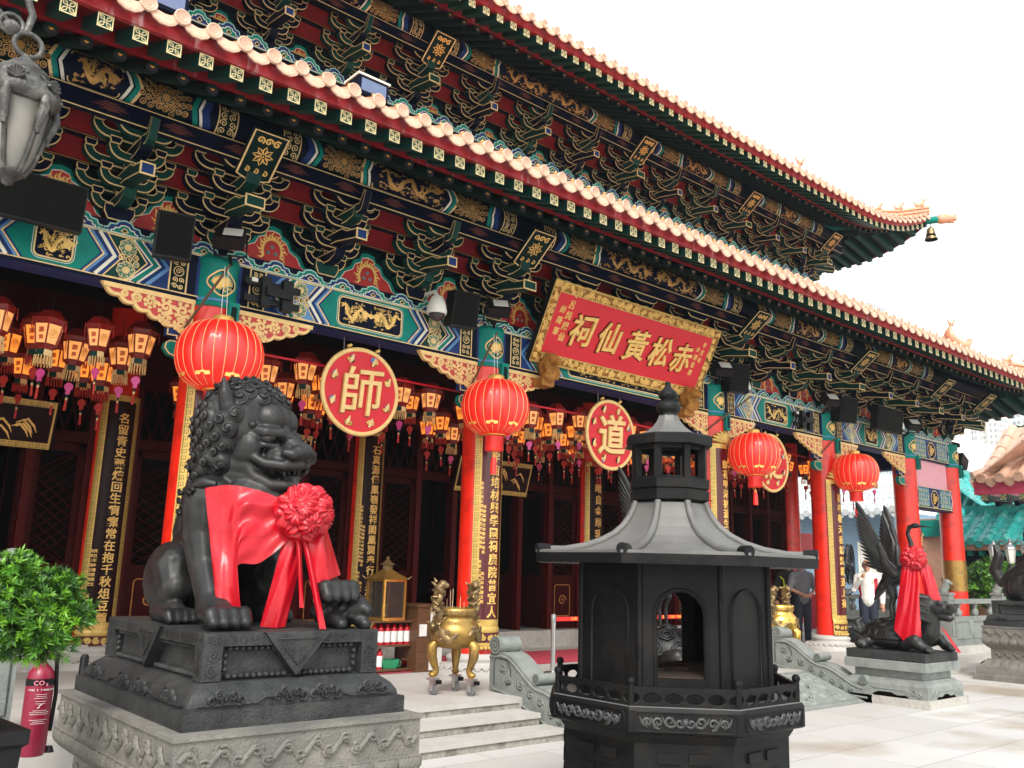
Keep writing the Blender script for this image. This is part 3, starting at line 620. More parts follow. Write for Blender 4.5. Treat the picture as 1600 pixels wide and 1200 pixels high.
def storey(zo, yo, xa, xb, grid, border, zbord):
    """strip, brackets, flame panels, purlin of one storey; the wall plane lies at YC + yo"""
    yw = YC + yo
    for a, b in zip(grid, grid[1:]): hp('cloud_border', cloudborder(a, b, zbord[0] + zo, zbord[1] + zo, yw - .17 - border))
    w_ = MB(); w_.b2(xa, xb, yw + .02, yw + .1, ZT + zo, ZT + zo + 2.2, 'dark_green'); hp('bracket_wall', w_)
    for t in range(4):                         # long tie beams from set to set, red boards between
        y = yw - .10 - .22 * t; z = ZT + .14 + zo + .13 + .19 * t + (.385 if t < 3 else .20)
        m = MB(); m.b2(xa - .3 * t, xb + .3 * t, y - .05, y + .05, z, z + .11, 'dark_blue')
        m.rect(front(0, y - .05, 0), xa - .3 * t, xb + .3 * t, z, z + .009, 'old_gold', .003)
        pass
        hp('tie_beam', m)
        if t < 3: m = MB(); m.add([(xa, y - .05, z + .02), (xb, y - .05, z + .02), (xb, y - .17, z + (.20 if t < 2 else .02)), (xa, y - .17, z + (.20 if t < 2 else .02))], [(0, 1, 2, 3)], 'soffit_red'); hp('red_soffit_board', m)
    zb = ZT + .14 + zo
    for a, b in zip(grid, grid[1:]):
        n = max(1, round((b - a) / 1.27)); st = (b - a) / n
        for i in range(n):
            x = a + st * i
            if i == 0: hi('bracket_set', bC, x, yw, zb); hi('plaque', plqm, x, yw, zb)
            else: hi('bracket_set', bN if zo == 0 and 8 < x < 12 else bA if i % 2 else bB, x, yw, zb)
            hi('flame_panel', flm, x + st / 2, yw + .005, zb)
    hi('bracket_set', bC, grid[-1], yw, zb); hi('bracket_set', bC, grid[-1], yw, zb, rz=pi / 4); hi('bracket_set', bC, grid[-1], yw, zb, rz=pi / 2); hi('plaque', plqm, grid[-1], yw, zb)
    for q in (1.25, 2.5, 3.75): hi('bracket_set', bA, grid[-1], yw + q, zb, rz=pi / 2)
    w2 = MB(); w2.b2(xb - .1, xb - .02, yw + .1, yw + 5, ZT + zo, ZT + zo + 2.2, 'dark_green'); hp('side_bracket_wall', w2)
    hp('purlin', purlin(xa - .7, xb + .7, yw - .72, 6.16 + zo, .19, grid)); hp('tie_board', tieboard(xa - .75, xb + .75, yw - .86, 5.76 + zo, 5.955 + zo))
    m = MB(); m.b2(xb + .6, xb + .8, yw - .7, yw + 6, 5.76 + zo, 6.32 + zo, 'dark_blue'); hp('side_purlin', m)
storey(0, 0, XS[0], XS[-1], XS, 0, (ZT, ZT + .16))
UG = [.2, 3.5, 7.35, 12.4, 16.08, 19.55]; UZ, UY = 4.09, 2.45
storey(UZ, UY, UG[0], UG[-1], UG, .2, (ZT + .04, ZT + .25))
# ------------------------------------------------------------------ eaves
SP = .273
def sq_end(m, f, s_=.062):
    q = [(-s_, -s_), (s_, -s_), (s_, s_), (-s_, s_)]; m.poly(f, q, 'green', .001); m.stroke(f, offset_poly(q, -.006), .013, 'gold_pale', .003, True)
    for (ax, ay) in ((1, 1), (-1, 1)):
        for d in (-1, 1): m.stroke(f, [(t * s_ * .86 * ax + d * ay * (-.3) * s_ * (1 - t * t) * 0, t * s_ * .86 * ay) for t in (-1, 1)], .008, 'gold_pale', .0025)
    for a in range(4):
        t = pi / 4 + a * pi / 2
        for d in (-1, 1): m.stroke(f, [(.012 * cos(t), .012 * sin(t)), (s_ * .6 * cos(t + d * .42), s_ * .6 * sin(t + d * .42)), (s_ * 1.18 * cos(t), s_ * 1.18 * sin(t))], .008, 'gold_pale', .003)
    m.poly(f, circ(0, 0, .014, 8), 'gold_pale', .0035); m.poly(f, circ(0, 0, .008, 6), 'green', .0045)
pm('gold_pale', (.74, .60, .30), .45, var=.1)
fr_ = MB(); R1 = Matrix.Rotation(atan2(.31, 1), 3, 'X')
vs = []
for (y, z) in ((0, 0), (1.15, .483)):
    for a, b in ((-1, -1), (1, -1), (1, 1), (-1, 1)): vs.append((a * .062, y, z + b * .062))
fr_.add(vs, [(0, 1, 2, 3), (0, 4, 5, 1), (1, 5, 6, 2), (2, 6, 7, 3), (3, 7, 4, 0)], 'green'); sq_end(fr_, front(0, -.0005, 0)); flym = fr_.mesh('flying_rafter')
pm('ball_dark', (.022, .020, .028), .7, spec=.2); pm('ball_line', (.07, .055, .05), .6, spec=.2)
pm('dot_orange', (.75, .34, .05), .5)
rr = MB(); rr.tube([(0, 0, 0), (0, 1.95, .95)], .058, 'dark_green', 10); f = Fr((0, -.004, 0), (1, 0, 0), (0, 0, 1))
rr.poly(f, circ(0, 0, .056, 14), 'ball_dark', .001); rr.poly(f, circ(0, .012, .020, 10), 'dot_orange', .003); rr.stroke(f, circ(0, .008, .036, 12), .005, 'ball_line', .003, True); roundm = rr.mesh('round_rafter')
def cap_disc(m, x, y, z, r=.069):
    m.lathe([(r, -.02), (r, .008), (r * .86, .012), (r * .82, .006), (0, .006)], 18, (x, y, z), 'tile_cap', R=Matrix.Rotation(pi / 2, 3, 'X'))
    f = front(x, y - .007, z); m.stroke(f, circ(0, 0, r * .6, 12), .006, 'tile_cap', .003, True); m.stroke(f, spiral(0, 0, r * .45, 1.6, 0, 1, 10), .007, 'tile_cap', .003)
def roofset(name, yo, zo, half, dzf, smax, a_, b_, xlim):
    ye, ze = 6.9 + yo, 5.83 + zo
    n = int(half / SP) + 1; xs = [XC + (i + .5) * SP for i in range(-n, n) if abs((i + .5) * SP) < half - .12]
    xs_v = sorted(xs, key=lambda x: abs(x - 12))
    for kind, me, yy, zz in (('flying_rafter', flym, ye, ze), ('round_rafter', roundm, ye + .55, ze + .075)):
        main = sorted([x for x in xs if x > xlim])[:98]; rest = [x for x in xs if x not in main]
        par = EAVE[name]
        for x in main: obj(kind, me, par, (x, yy, zz + dzf(x)))
        mm = MB()
        src = fr_ if kind == 'flying_rafter' else rr
        for x in rest: mm.merge(src, Matrix.Translation((x, yy, zz + dzf(x))))
        if rest:
            o = obj(kind + '_row', mm, par); o['kind'] = 'stuff'
    return xs
EAVE = {}
def eave(name, yo, zo, half, d0, rise, smax, a_, b_, back):
    ye, ze = 6.9 + yo, 5.83 + zo
    def dz(x): d = abs(x - XC) - d0; return rise * (d / (half - d0)) ** 2 if d > 0 else 0.
    nx = 120; X = lambda t: XC - half + 2 * half * t
    e = MB()                                   # fascia board
    e.grid(lambda u, v: (X(u), ye - .03, ze + .065 + .135 * v + dz(X(u))), nx, 1, 'fascia_red', False)
    e.grid(lambda u, v: (X(u), ye - .03 + .05 * v, ze + .065 + dz(X(u))), nx, 1, 'fascia_red', False)
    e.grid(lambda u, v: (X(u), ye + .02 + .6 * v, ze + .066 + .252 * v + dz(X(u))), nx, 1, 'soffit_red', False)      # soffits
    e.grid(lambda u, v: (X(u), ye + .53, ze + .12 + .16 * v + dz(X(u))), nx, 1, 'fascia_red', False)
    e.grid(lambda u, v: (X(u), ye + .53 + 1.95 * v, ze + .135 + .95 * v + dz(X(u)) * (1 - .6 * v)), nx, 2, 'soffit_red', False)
    E_ = hp('eave_board', e); EAVE[name] = E_
    xs = roofset(name, yo, zo, half, dz, smax, a_, b_, -6 if name == 'lower' else -3)
    t = MB(); zr = lambda x, s: ze + .215 + a_ * s + b_ * s * s + dz(x) * max(0, 1 - s / 3.5)
    for x in xs:
        sm = max(.3, min(smax, half - abs(x - XC))); k = 6
        def arc(u, v):
            s = -.06 + (sm + .06) * v; an = pi * u; return (x + .058 * cos(an), ye - .06 + s, zr(x, s) + .02 + .058 * sin(an))
        t.grid(lambda u, v: arc(1 - u, v), 5, k, 'tile'); cap_disc(t, x, ye - .13, zr(x, -.06) + .035)
        t.ell((x, ye - .02, zr(x, 0) + .105), (.024, .024, .026), 'tile_knob', 8, 6); t.tube([(x, ye - .02, zr(x, 0) + .06), (x, ye - .02, zr(x, 0) + .1)], .014, 'tile_knob', 6)
        xd = x + SP / 2; f = Fr((xd, ye - .115, zr(xd, -.06) - .005), (1, 0, 0), Vector((0, .12, 1)))     # drip tile
        pts = [(-.132, .05), (-.126, .0), (-.09, -.055), (-.035, -.088), (.035, -.088), (.09, -.055), (.126, .0), (.132, .05), (.07, .025), (0, .012), (-.07, .025)]
        t.prism(f, pts[::1], -.012, .006, 'tile_cap'); t.stroke(f, offset_poly(pts[1:7], -.014), .006, 'tile_cap', .009)
    t.grid(lambda u, v: (X(u), ye - .08 + (smax + .08) * v, zr(X(u), smax * v)), nx, 8, 'tile')
    if back > 0:                               # far slope
        t.grid(lambda u, v: (X(u), ye + smax + back * v, zr(X(u), smax * (1 - v))), 20, 6, 'tile')
    o = hp('roof', t)
    return zr, dz
zrL, dzL = eave('lower', 0, 0, 14.2, 10.4, .62, 4.55, .36, .05, 0)
zrU, dzU = eave('upper', UY, UZ, 12.2, 8.6, .85, 6.5, .38, .045, 6.5)
# hip ridges with beasts, corner beams, wind bells
def beast(mb, p, s_, mat='tile', d=(1, 0)):    # little crouching ridge animal
    x, y, z = p; D = Vector((d[0], d[1], 0)).normalized() * s_
    q = lambda a, h: (x + D.x * a, y + D.y * a, z + h * s_)
    mb.box((x, y, z + .06 * s_), (.5 * s_, .5 * s_, .12 * s_), mat)
    mb.limb([q(-.3, .2), q(.0, .35), q(.15, .6)], [.2 * s_, .2 * s_, .15 * s_], mat, 7); mb.limb([q(.15, .62), q(.38, .78)], [.15 * s_, .1 * s_], mat, 7)
    for a in (-.3, .22): mb.tube([q(a, .3), q(a + .05, .05)], .07 * s_, mat, 6)
    mb.tube([q(-.4, .2), q(-.6, .5), q(-.45, .85)], [.09 * s_, .07 * s_, .02 * s_], mat, 6); mb.tube([q(.18, .75), q(.1, .98)], [.05 * s_, .01 * s_], mat, 5)
def fish_beast(mb, p, s_, mat='tile', d=(1, 0)):  # crescent-shaped ridge dragon fish
    x, y, z = p; D = Vector((d[0], d[1], 0)).normalized(); pts = []; r = []
    for i in range(13):
        t = i / 12; a = radians(-20 - 205 * t); pts.append(Vector((x, y, z + .36 * s_)) + D * (.36 * s_ * cos(a)) + Vector((0, 0, .36 * s_ * sin(a) * .95))); r.append(s_ * (.10 + .13 * sin(pi * min(1, t * 1.1))) * (1 if t < .8 else 1 - (t - .8) * 3.2))
    mb.tube(pts, r, mat, 9, flat=.6)
    e = pts[-1]; mb.tube([e, e + Vector((0, 0, .16 * s_)) - D * .14 * s_], [.05 * s_, .01], mat, 6); mb.tube([e, e + Vector((0, 0, .2 * s_)) + D * .16 * s_], [.06 * s_, .01], mat, 6)
    for i in range(2, 11): q = pts[i]; o = (Vector((x, y, z + .36 * s_)) - q).normalized(); mb.tube([q + o * r[i] * .7, q + o * (r[i] + .05 * s_)], [.02 * s_, .004], mat, 5)
def hip(zr, half, smax, yo, sgn, levels):
    m = MB(); ye = 6.9 + yo; pt = lambda s, h=0.: Vector((XC + sgn * (half - s), ye - .05 + s, zr(XC + sgn * (half - s), s) + h))
    ss = [i * smax / 10 for i in range(11)]
    for a, b in zip(ss, ss[1:]):
        h0 = .20 if a < (2.1 if yo else 1.6) else .34
        p, q = pt(a), pt(b); d = (q - p).normalized(); n_ = Vector((-d.y, d.x, 0)).normalized() * .09; u_ = Vector((0, 0, h0))
        vs = [p - n_, p + n_, q + n_, q - n_]; m.add(vs + [v + u_ for v in vs], [(4, 5, 6, 7), (0, 1, 5, 4), (1, 2, 6, 5), (2, 3, 7, 6), (3, 0, 4, 7)], 'tile')
        for hh in (.08, h0 - .02): m.tube([p + n_ * 1.1 + Vector((0, 0, hh)), q + n_ * 1.1 + Vector((0, 0, hh))], .022, 'tile', 6); m.tube([p - n_ * 1.1 + Vector((0, 0, hh)), q - n_ * 1.1 + Vector((0, 0, hh))], .022, 'tile', 6)
        m.tube([p + Vector((0, 0, h0 + .02)), q + Vector((0, 0, h0 + .02))], .055, 'tile', 8)
    o = hp('hip_ridge', m)
    dr = (sgn, -1); fs, fsz = (1.95, .9) if yo == 0 else (2.1, 1.15)
    for i, s in enumerate((.12, .5, .88, 1.26, 1.64) if yo else (.1, .45, .8, 1.15)):
        b = MB(); beast(b, pt(s, .24), .27 if i else .30, 'tile', dr); wobj('ridge_beast', b, o)
    b = MB(); fish_beast(b, pt(fs, .36 if yo == 0 else .52), fsz, 'tile', (sgn * .9, -.4)); wobj('ridge_fish', b, o)
    c = MB(); cz = pt(0); e = Vector((sgn * .4, -.4, .02)).normalized()           # corner beam with a beast head
    inn = pt(1.9, -.45); c_out = cz + Vector((0, 0, -.12)) + e * .25
    c.tube([inn, (inn + c_out) / 2 + Vector((0, 0, -.10)), c_out], .10, 'teal', 4); c.tube([inn - Vector((0, 0, .2)), (inn * .35 + c_out * .65) - Vector((0, 0, .16))], .09, 'dark_green', 4)
    c.stroke(front(0, 0, 0), [(0, 0), (0.001, 0)], .001, 'white_line')
    hd = c_out + e * .05; c.limb([hd, hd + e * .16 + Vector((0, 0, .01)), hd + e * .34 + Vector((0, 0, .0))], [.13, .12, .07], 'tile', 10); c.tube([hd + e * .3 + Vector((0, 0, .05)), hd + e * .42 + Vector((0, 0, .12))], [.05, .015], 'tile', 6); c.tube([hd + e * .1 - Vector((0, 0, .07)), hd + e * .33 - Vector((0, 0, .1))], [.05, .03], 'tile', 6)
    wobj('corner_beam', c, o)
    return hd - e * .28
hL1 = hip(zrL, 14.2, 4.5, 0, 1, 1); hU1 = hip(zrU, 12.2, 5.5, UY, 1, 2); hip(zrL, 14.2, 4.5, 0, -1, 1); hip(zrU, 12.2, 5.5, UY, -1, 2)
# east slopes behind the hips
for zr, half, sm, yo in ((zrL, 14.2, 4.5, 0), (zrU, 12.2, 6.0, UY)):
    for sg in (1, -1):
        m = MB(); m.grid(lambda u, v: (XC + sg * (half - sm * v), 6.85 + yo + sm * v + (11 - 2 * sm * v) * u if yo else 6.85 + yo + sm * v + 8 * u, zr(XC + sg * half, 0) * (1 - u) * (1 - v) + (1 - (1 - u) * (1 - v)) * (zr(XC, sm * v)) - .03), 8, 6, 'tile')
        hp('side_roof', m)
        ez, xo = zr(XC + sg * half, 0) - .24, XC + sg * half; m = MB()
        m.grid(lambda u, v: (xo - sg * min(2.0, .05 + 7.2 * u) * v, 6.85 + yo + 8 * u, ez + .42 * v * min(1, 3.6 * u) - (1 - (1 - min(1, u * 4)) ** 2) * .62 * (1 - .6 * v) + .05), 24, 3, 'dark_green')
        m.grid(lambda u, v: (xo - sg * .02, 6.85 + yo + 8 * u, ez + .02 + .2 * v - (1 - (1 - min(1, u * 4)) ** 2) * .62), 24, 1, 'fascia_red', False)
        hp('side_soffit', m); m = MB()
        for k in range(26):
            u = (.1 + .3 * k) / 8; y = 6.85 + yo + 8 * u; q = ez - (1 - (1 - min(1, u * 4)) ** 2) * .62; R_ = Matrix.Rotation(sg * .2, 3, 'Y'); L_ = min(1.3, .1 + .3 * k); m.box((xo - sg * (L_ / 2 + .05), y, q + .03 + .10 * L_ / 1.3), (L_, .12, .12), 'green', R_)
        o = hp('side_rafter_row', m); o['kind'] = 'stuff'
def bell(p, s_, name, label):
    m = MB(); m.lathe([(.155 * s_, 0), (.15 * s_, .03 * s_), (.115 * s_, .09 * s_), (.10 * s_, .2 * s_), (.09 * s_, .27 * s_), (.05 * s_, .32 * s_), (0, .335 * s_)], 18, (0, 0, 0), 'dull_brass', cap=False); m.lathe([(0, .28 * s_), (.08 * s_, .25 * s_), (.14 * s_, .01 * s_)], 18, (0, 0, 0), 'dark_inside', cap=False)
    m.tube([(0, 0, .33 * s_), (0, 0, .46 * s_)], .012, 'iron', 6); m.ell((0, 0, .02 * s_), .03 * s_, 'iron', 8, 6)
    o = obj(name, m, None, p); tag(o, label, 'bell'); return o
bell(hU1 + Vector((0, 0, -.56)), 1.05, 'wind_bell', 'bronze wind bell hanging below the raised tip of the upper eave')
bell(hL1 + Vector((0, 0, -.6)), 1.1, 'wind_bell', 'bronze wind bell hanging below the corner tip of the lower eave')
# floodlights that stand on the lower roof
pm('flood_glass', (.09, .12, .22), .1, spec=.7)
def box_light(x, y, z):
    m = MB(); m.box((0, 0, .11), (.34, .26, .19), 'dark_blue'); m.box((0, 0, .215), (.37, .29, .02), 'white_line'); m.box((0, -.135, .11), (.28, .012, .13), 'flood_glass'); m.box((0, 0, .01), (.2, .1, .02), 'grey_metal')
    return obj('roof_floodlight', m, None, (x, y, z))
for x, l in ((2.02, 'blue metal floodlight box standing on the lower eave tiles nearest the camera'), (4.05, 'blue metal floodlight box on the lower eave tiles halfway to the sign board')):
    tag(box_light(x, 7.1, zrL(x, .2) + .06), l, 'floodlight')
# ------------------------------------------------------------------ inside: back wall, doors, ceiling
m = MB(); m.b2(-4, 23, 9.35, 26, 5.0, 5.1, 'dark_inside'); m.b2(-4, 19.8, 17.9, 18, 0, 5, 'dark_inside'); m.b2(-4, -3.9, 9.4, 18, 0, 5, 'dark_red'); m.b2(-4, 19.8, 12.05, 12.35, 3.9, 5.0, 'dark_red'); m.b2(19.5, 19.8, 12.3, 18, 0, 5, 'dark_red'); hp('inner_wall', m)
m = MB(); m.b2(-4, 19.8, 11.85, 12.4, PZ, .62, 'granite'); hp('threshold', m)
for x0, x1 in zip(XS[1:], XS[2:-1]):
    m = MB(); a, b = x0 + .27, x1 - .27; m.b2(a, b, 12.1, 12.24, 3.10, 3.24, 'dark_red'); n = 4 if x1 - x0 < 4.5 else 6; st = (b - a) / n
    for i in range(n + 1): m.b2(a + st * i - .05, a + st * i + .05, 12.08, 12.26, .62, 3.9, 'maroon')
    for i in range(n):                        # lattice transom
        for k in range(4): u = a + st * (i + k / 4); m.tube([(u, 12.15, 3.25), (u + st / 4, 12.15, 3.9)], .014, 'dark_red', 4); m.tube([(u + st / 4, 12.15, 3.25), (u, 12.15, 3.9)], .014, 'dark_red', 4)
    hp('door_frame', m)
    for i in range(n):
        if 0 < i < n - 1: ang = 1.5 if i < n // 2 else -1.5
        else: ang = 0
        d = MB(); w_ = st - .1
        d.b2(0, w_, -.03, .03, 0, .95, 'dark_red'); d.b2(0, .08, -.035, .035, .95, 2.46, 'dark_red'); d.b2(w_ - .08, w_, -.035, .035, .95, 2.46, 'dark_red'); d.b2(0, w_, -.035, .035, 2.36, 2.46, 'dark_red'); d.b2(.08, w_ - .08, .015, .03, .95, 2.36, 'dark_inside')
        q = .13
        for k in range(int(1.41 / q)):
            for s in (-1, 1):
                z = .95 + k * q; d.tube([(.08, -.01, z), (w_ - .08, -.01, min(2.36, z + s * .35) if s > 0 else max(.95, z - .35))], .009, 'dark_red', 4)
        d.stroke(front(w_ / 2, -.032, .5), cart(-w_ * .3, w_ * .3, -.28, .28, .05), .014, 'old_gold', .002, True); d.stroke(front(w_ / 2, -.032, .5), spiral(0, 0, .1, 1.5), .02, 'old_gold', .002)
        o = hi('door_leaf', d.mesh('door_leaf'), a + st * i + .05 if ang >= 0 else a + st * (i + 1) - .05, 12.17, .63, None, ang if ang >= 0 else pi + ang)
# ================================================================== couplet plaques on the columns
prep('泛', .014)
pm('board_maroon', (.075, .004, .008), .28, var=.15, scale=4, coat=.12)
pm('board_black', (.012, .002, .003), .3, var=.15, scale=4, spec=.12)
pm('border_gold', (.55, .36, .09), .35, metal=.3, var=.15, scale=12)
pm('border_dark', (.10, .085, .015), .5)
def couplet(text, x, y, z0, z1, r, label, small, crest=True, start=.35, step=.165, size=.155, board='board_maroon', au=51, dark_text=False):
    T = thing('couplet_board', label, 'couplet board', (x, y, z0), 0, 'couplet boards on the columns'); Hh = z1 - z0; f = CylFr((0, 0, 0), r, 'Z'); A = radians(au) * r
    b = MB(); n = 14
    b.grid(lambda u, v: f.p(-A + 2 * A * u, Hh * v, .012), n, 1, board); 
    for u in (-A, A): b.add([f.p(u, 0, -.02), f.p(u, Hh, -.02), f.p(u, Hh, .012), f.p(u, 0, .012)], [(0, 1, 2, 3) if u < 0 else (3, 2, 1, 0)], board)
    obj('board', b, T)
    e = MB(); wd = .075
    for s in (-1, 1):
        u0, u1 = sorted((s * A, s * (A - wd))); e.grid(lambda u, v: f.p(u0 + (u1 - u0) * u, Hh * v, .020), 3, 1, 'border_gold'); fret(e, f, u0 + .008, u1 - .008, .02, Hh - .02, 'border_dark', .008, .0215)
        for u in (u0, u1): e.stroke(f, [(u, Hh * i / 6) for i in range(7)], .010, 'border_gold', .026)
    for v0 in (0, Hh - .08): e.grid(lambda u, v: f.p(-A + 2 * A * u, v0 + .08 * v, .022), n, 1, 'border_gold')
    obj('border', e, T)
    k = MB()                                  # carved base bracket
    k.grid(lambda u, v: f.p(-A * .96 + 1.92 * A * u, -.27 + .27 * v, .016 + .02 * abs(sin(3.0 * v * pi))), n, 8, 'border_gold'); rg = random.Random(int(x * 3))
    k.rect(f, -A * .9, A * .9, -.2, -.08, 'board_maroon', .037, n, 1); scrollfill(k, f, -A * .9, A * .9, -.2, -.08, 'border_gold', .042, .024, .04, rg)
    for i in range(9): q = -A * .85 + 1.7 * A * i / 8; k.ell(f.p(q, -.27, .03), (.026, .026, .022), 'border_gold', 8, 6)
    obj('carved_foot', k, T)
    if crest:
        c = MB()
        for i in range(9): t = pi * (i + .5) / 9; c.tube([f.p(.04 * cos(t), Hh + .02, .03), f.p(.16 * cos(t), Hh + .03 + .13 * sin(t), .05), f.p(.23 * cos(t), Hh + .03 + .19 * sin(t), .03)], [.02, .035, .02], 'border_gold', 6)
        obj('crest', c, T)
    t = MB(); column_text(t, f, text, .03, Hh - start, size, step, .010, 'gold_paint', .013)
    for dx, st, tx in small: column_text(t, f, tx, dx, Hh - st, .046, .058, .004, 'gold_paint', .013)
    obj('lettering', t, T); return T
sm = [(-.155, 1.2, '東華三院主席敬獻癸丑年金禧重建'), (-.115, 1.5, '福泰寶壽主席敬獻金福泰'), (-.155, 2.2, '東華三院主席敬獻福泰'), (-.115, 2.35, '癸丑年金禧立福')]
ly = 0
couplet(COUPLETS[7], XS[2], YC, .95, 3.95, .275, 'maroon couplet board with gold key border on the red column behind the stone lion', sm)
couplet(COUPLETS[2], XS[3], YC, .95, 3.95, .275, 'maroon couplet board on the red column behind the brass tripod censer by the steps', sm)
couplet(COUPLETS[4], XS[4], YC, .95, 3.85, .275, 'maroon couplet board with shell crest on the column right of the long red sign board', [])
couplet(COUPLETS[6], XS[5], YC, .90, 3.55, .285, 'maroon couplet board with broad gold border on the column beside the man in the cap', [], step=.2, size=.17)
couplet(COUPLETS[0], XS[2] + .0, YI, .80, 3.75, .275, 'dark couplet board on the inner column above the clipped green bush', [(-.155, 2.0, '東華三院主席敬獻'), (-.115, 2.0, '癸丑年金禧重建立'), (-.155, 2.55, '福泰寶壽')], False, .3, .148, .14, 'board_black')
couplet(COUPLETS[1], XS[3], YI, .80, 3.75, .275, 'dark couplet board on the inner column behind the glass lamp box', sm, False, .3, .155, .15, 'board_black')
couplet(COUPLETS[3], XS[4], YI, .80, 3.75, .275, 'dark couplet board on the inner column left of the burner roof finial', [], False, .5, .22, .19, 'board_black')
couplet(COUPLETS[5], XS[5], YI, .80, 3.75, .275, 'dark couplet board on the inner column seen right of the burner roof', [], False, .4, .25, .2, 'board_black')
# ================================================================== long sign board 赤松黃仙祠
T = thing('sign_board', 'long red sign board with golden characters in a carved gold frame under the eaves', 'sign board', (XC, 8.99, 4.55))
V = Vector((0, -.54, 1.08)).normalized(); bf = Fr((0, 0, 0), (1, 0, 0), V); W, Hh = 1.9, 1.207
b = MB(); b.prism(bf, [(-W, 0), (W, 0), (W, Hh), (-W, Hh)], -.08, 0, 'black'); obj('back_board', b, T)
b = MB(); b.prism(bf, [(-W + .15, .15), (W - .15, .15), (W - .15, Hh - .15), (-W + .15, Hh - .15)], -.02, .012, 'sign_red'); obj('field', b, T)
b = MB(); rg = random.Random(11)
for (u0, u1, v0, v1) in ((-W + .02, W - .02, .02, .15), (-W + .02, W - .02, Hh - .15, Hh - .02), (-W + .02, -W + .15, .15, Hh - .15), (W - .15, W - .02, .15, Hh - .15)):
    hz = u1 - u0 > v1 - v0; n = int(max(u1 - u0, v1 - v0) / .1)
    for i in range(n):
        for _ in range(3):
            t = (i + rg.random()) / n; u = u0 + (u1 - u0) * (t if hz else rg.uniform(.2, .8)); v = v0 + (v1 - v0) * (rg.uniform(.2, .8) if hz else t)
            b.stroke(bf, spiral(u, v, rg.uniform(.03, .05), 1.3, rg.random() * 6, rg.choice((-1, 1)), 9), rg.uniform(.014, .026), 'gold_paint', rg.uniform(.01, .018), raise_=.012)
    b.rect(bf, u0, u1, v0, v1, 'old_gold', .004)
fp = [(-W, 0), (W, 0), (W, Hh), (-W, Hh)]; b.stroke(bf, offset_poly(fp, -.012), .03, 'border_gold', .012, True, .01); b.stroke(bf, offset_poly(fp, -.15), .02, 'border_gold', .014, True, .008)
obj('carved_frame', b, T)
b = MB()
for ch, u in zip('祠仙黃松赤', (-1.12, -.54, .06, .62, 1.15)):
    for (d, mt, e_) in ((.010, 'dark_red', 1.07), (.03, 'gold_paint', 1.)): glyph(b, bf, ch, u, Hh / 2, .50 * e_, d, mt, .012, .10, .94, .10)
column_text(b, bf, '呂純陽仙', -1.46, .92, .135, .16, .008, 'gold_paint', .013, .12, .9); column_text(b, bf, '師降筆', -1.60, .82, .125, .16, .008, 'gold_paint', .013, .12, .9)
column_text(b, bf, '辛亥年', 1.60, .90, .105, .13, .006, 'gold_paint', .013, .1, .9); column_text(b, bf, '金禧重建', 1.48, .80, .105, .13, .006, 'gold_paint', .013, .1, .9)
obj('lettering', b, T)
for x in (-1.62, 1.55):                     # gilded beasts that carry the board
    k = MB(); k.limb([(x, -.12, -.20), (x, -.06, -.06), (x, -.16, .04)], [.11, .12, .09], 'border_gold', 9); k.limb([(x, -.22, .02), (x + .02, -.30, -.02)], [.085, .06], 'border_gold', 8); k.box((x, -.02, -.29), (.24, .22, .12), 'border_gold')
    for s in (-1, 1): k.tube([(x + s * .08, -.14, -.05), (x + s * .1, -.22, -.16), (x + s * .1, -.155, -.24)], [.05, .04, .05], 'border_gold', 7); k.tube([(x + s * .05, -.16, .08), (x + s * .09, -.12, .16)], [.03, .005], 'border_gold', 5)
    obj('support_beast', remesh(k, .014, 'old_gold', 1, 'support_beast'), T)
# ================================================================== round signs
def round_sign(ch, x, label):
    T = thing('round_sign', label, 'round sign', (x, 9.2, 3.73), 0, 'round signs hanging between the columns'); f = front(0, -.03, 0); R = .52
    b = MB(); b.lathe([(R, -.03), (R, .03)], 48, (0, 0, 0), 'sign_red', R=Matrix.Rotation(pi / 2, 3, 'X')); obj('disc', b, T)
    b = MB(); b.tube([(R * cos(2 * pi * i / 48), -.02, R * sin(2 * pi * i / 48)) for i in range(49)], .03, 'cream_gold', 8, False); obj('rim', b, T)
    b = MB()
    for (d, mt, e_) in ((.006, 'old_gold', 1.04), (.035, 'cream_gold', 1.)): glyph(b, f, ch, 0, 0, .64 * e_, d, mt, .002, .06, .95, .06)
    obj('character', b, T); rg = random.Random(ord(ch))
    for i in range(8):
        a = pi / 8 + i * pi / 4; u, v = .41 * cos(a), .41 * sin(a); e = MB()
        for _ in range(4): e.stroke(f, spiral(u + rg.uniform(-.03, .03), v + rg.uniform(-.03, .03), .035, 1.2, rg.random() * 6, 1, 8), .022, rg.choice(('gold_paint', 'old_gold', 'gold_paint', 'dark_green', 'sky_blue')), rg.uniform(.006, .014), raise_=.01)
        e.stroke(f, [(u - .03, v - .05), (u, v), (u + .02, v + .06)], [.02, .05, .015], 'gold_line', .02, raise_=.01); obj('emblem', e, T)
    h = MB(); 
    for s in (-1, 1): h.tube([(s * .25, 0, .46), (s * .25, .02, .68)], .006, 'grey_metal', 5); h.tube([(s * .2 - .02, -.03, .53), (s * .2 + .03, -.03, .555)], .02, 'gold_paint', 6)
    obj('hanger', h, T); return T
round_sign('師', (XS[2] + XS[3]) / 2, 'round crimson sign with a golden character, hanging above the glass lamp box')
round_sign('道', (XS[3] + XS[4]) / 2, 'round crimson sign with a golden character hanging left of the burner roof finial')
round_sign('泛', (XS[4] + XS[5]) / 2, 'round crimson sign half hidden behind the third big red lantern')
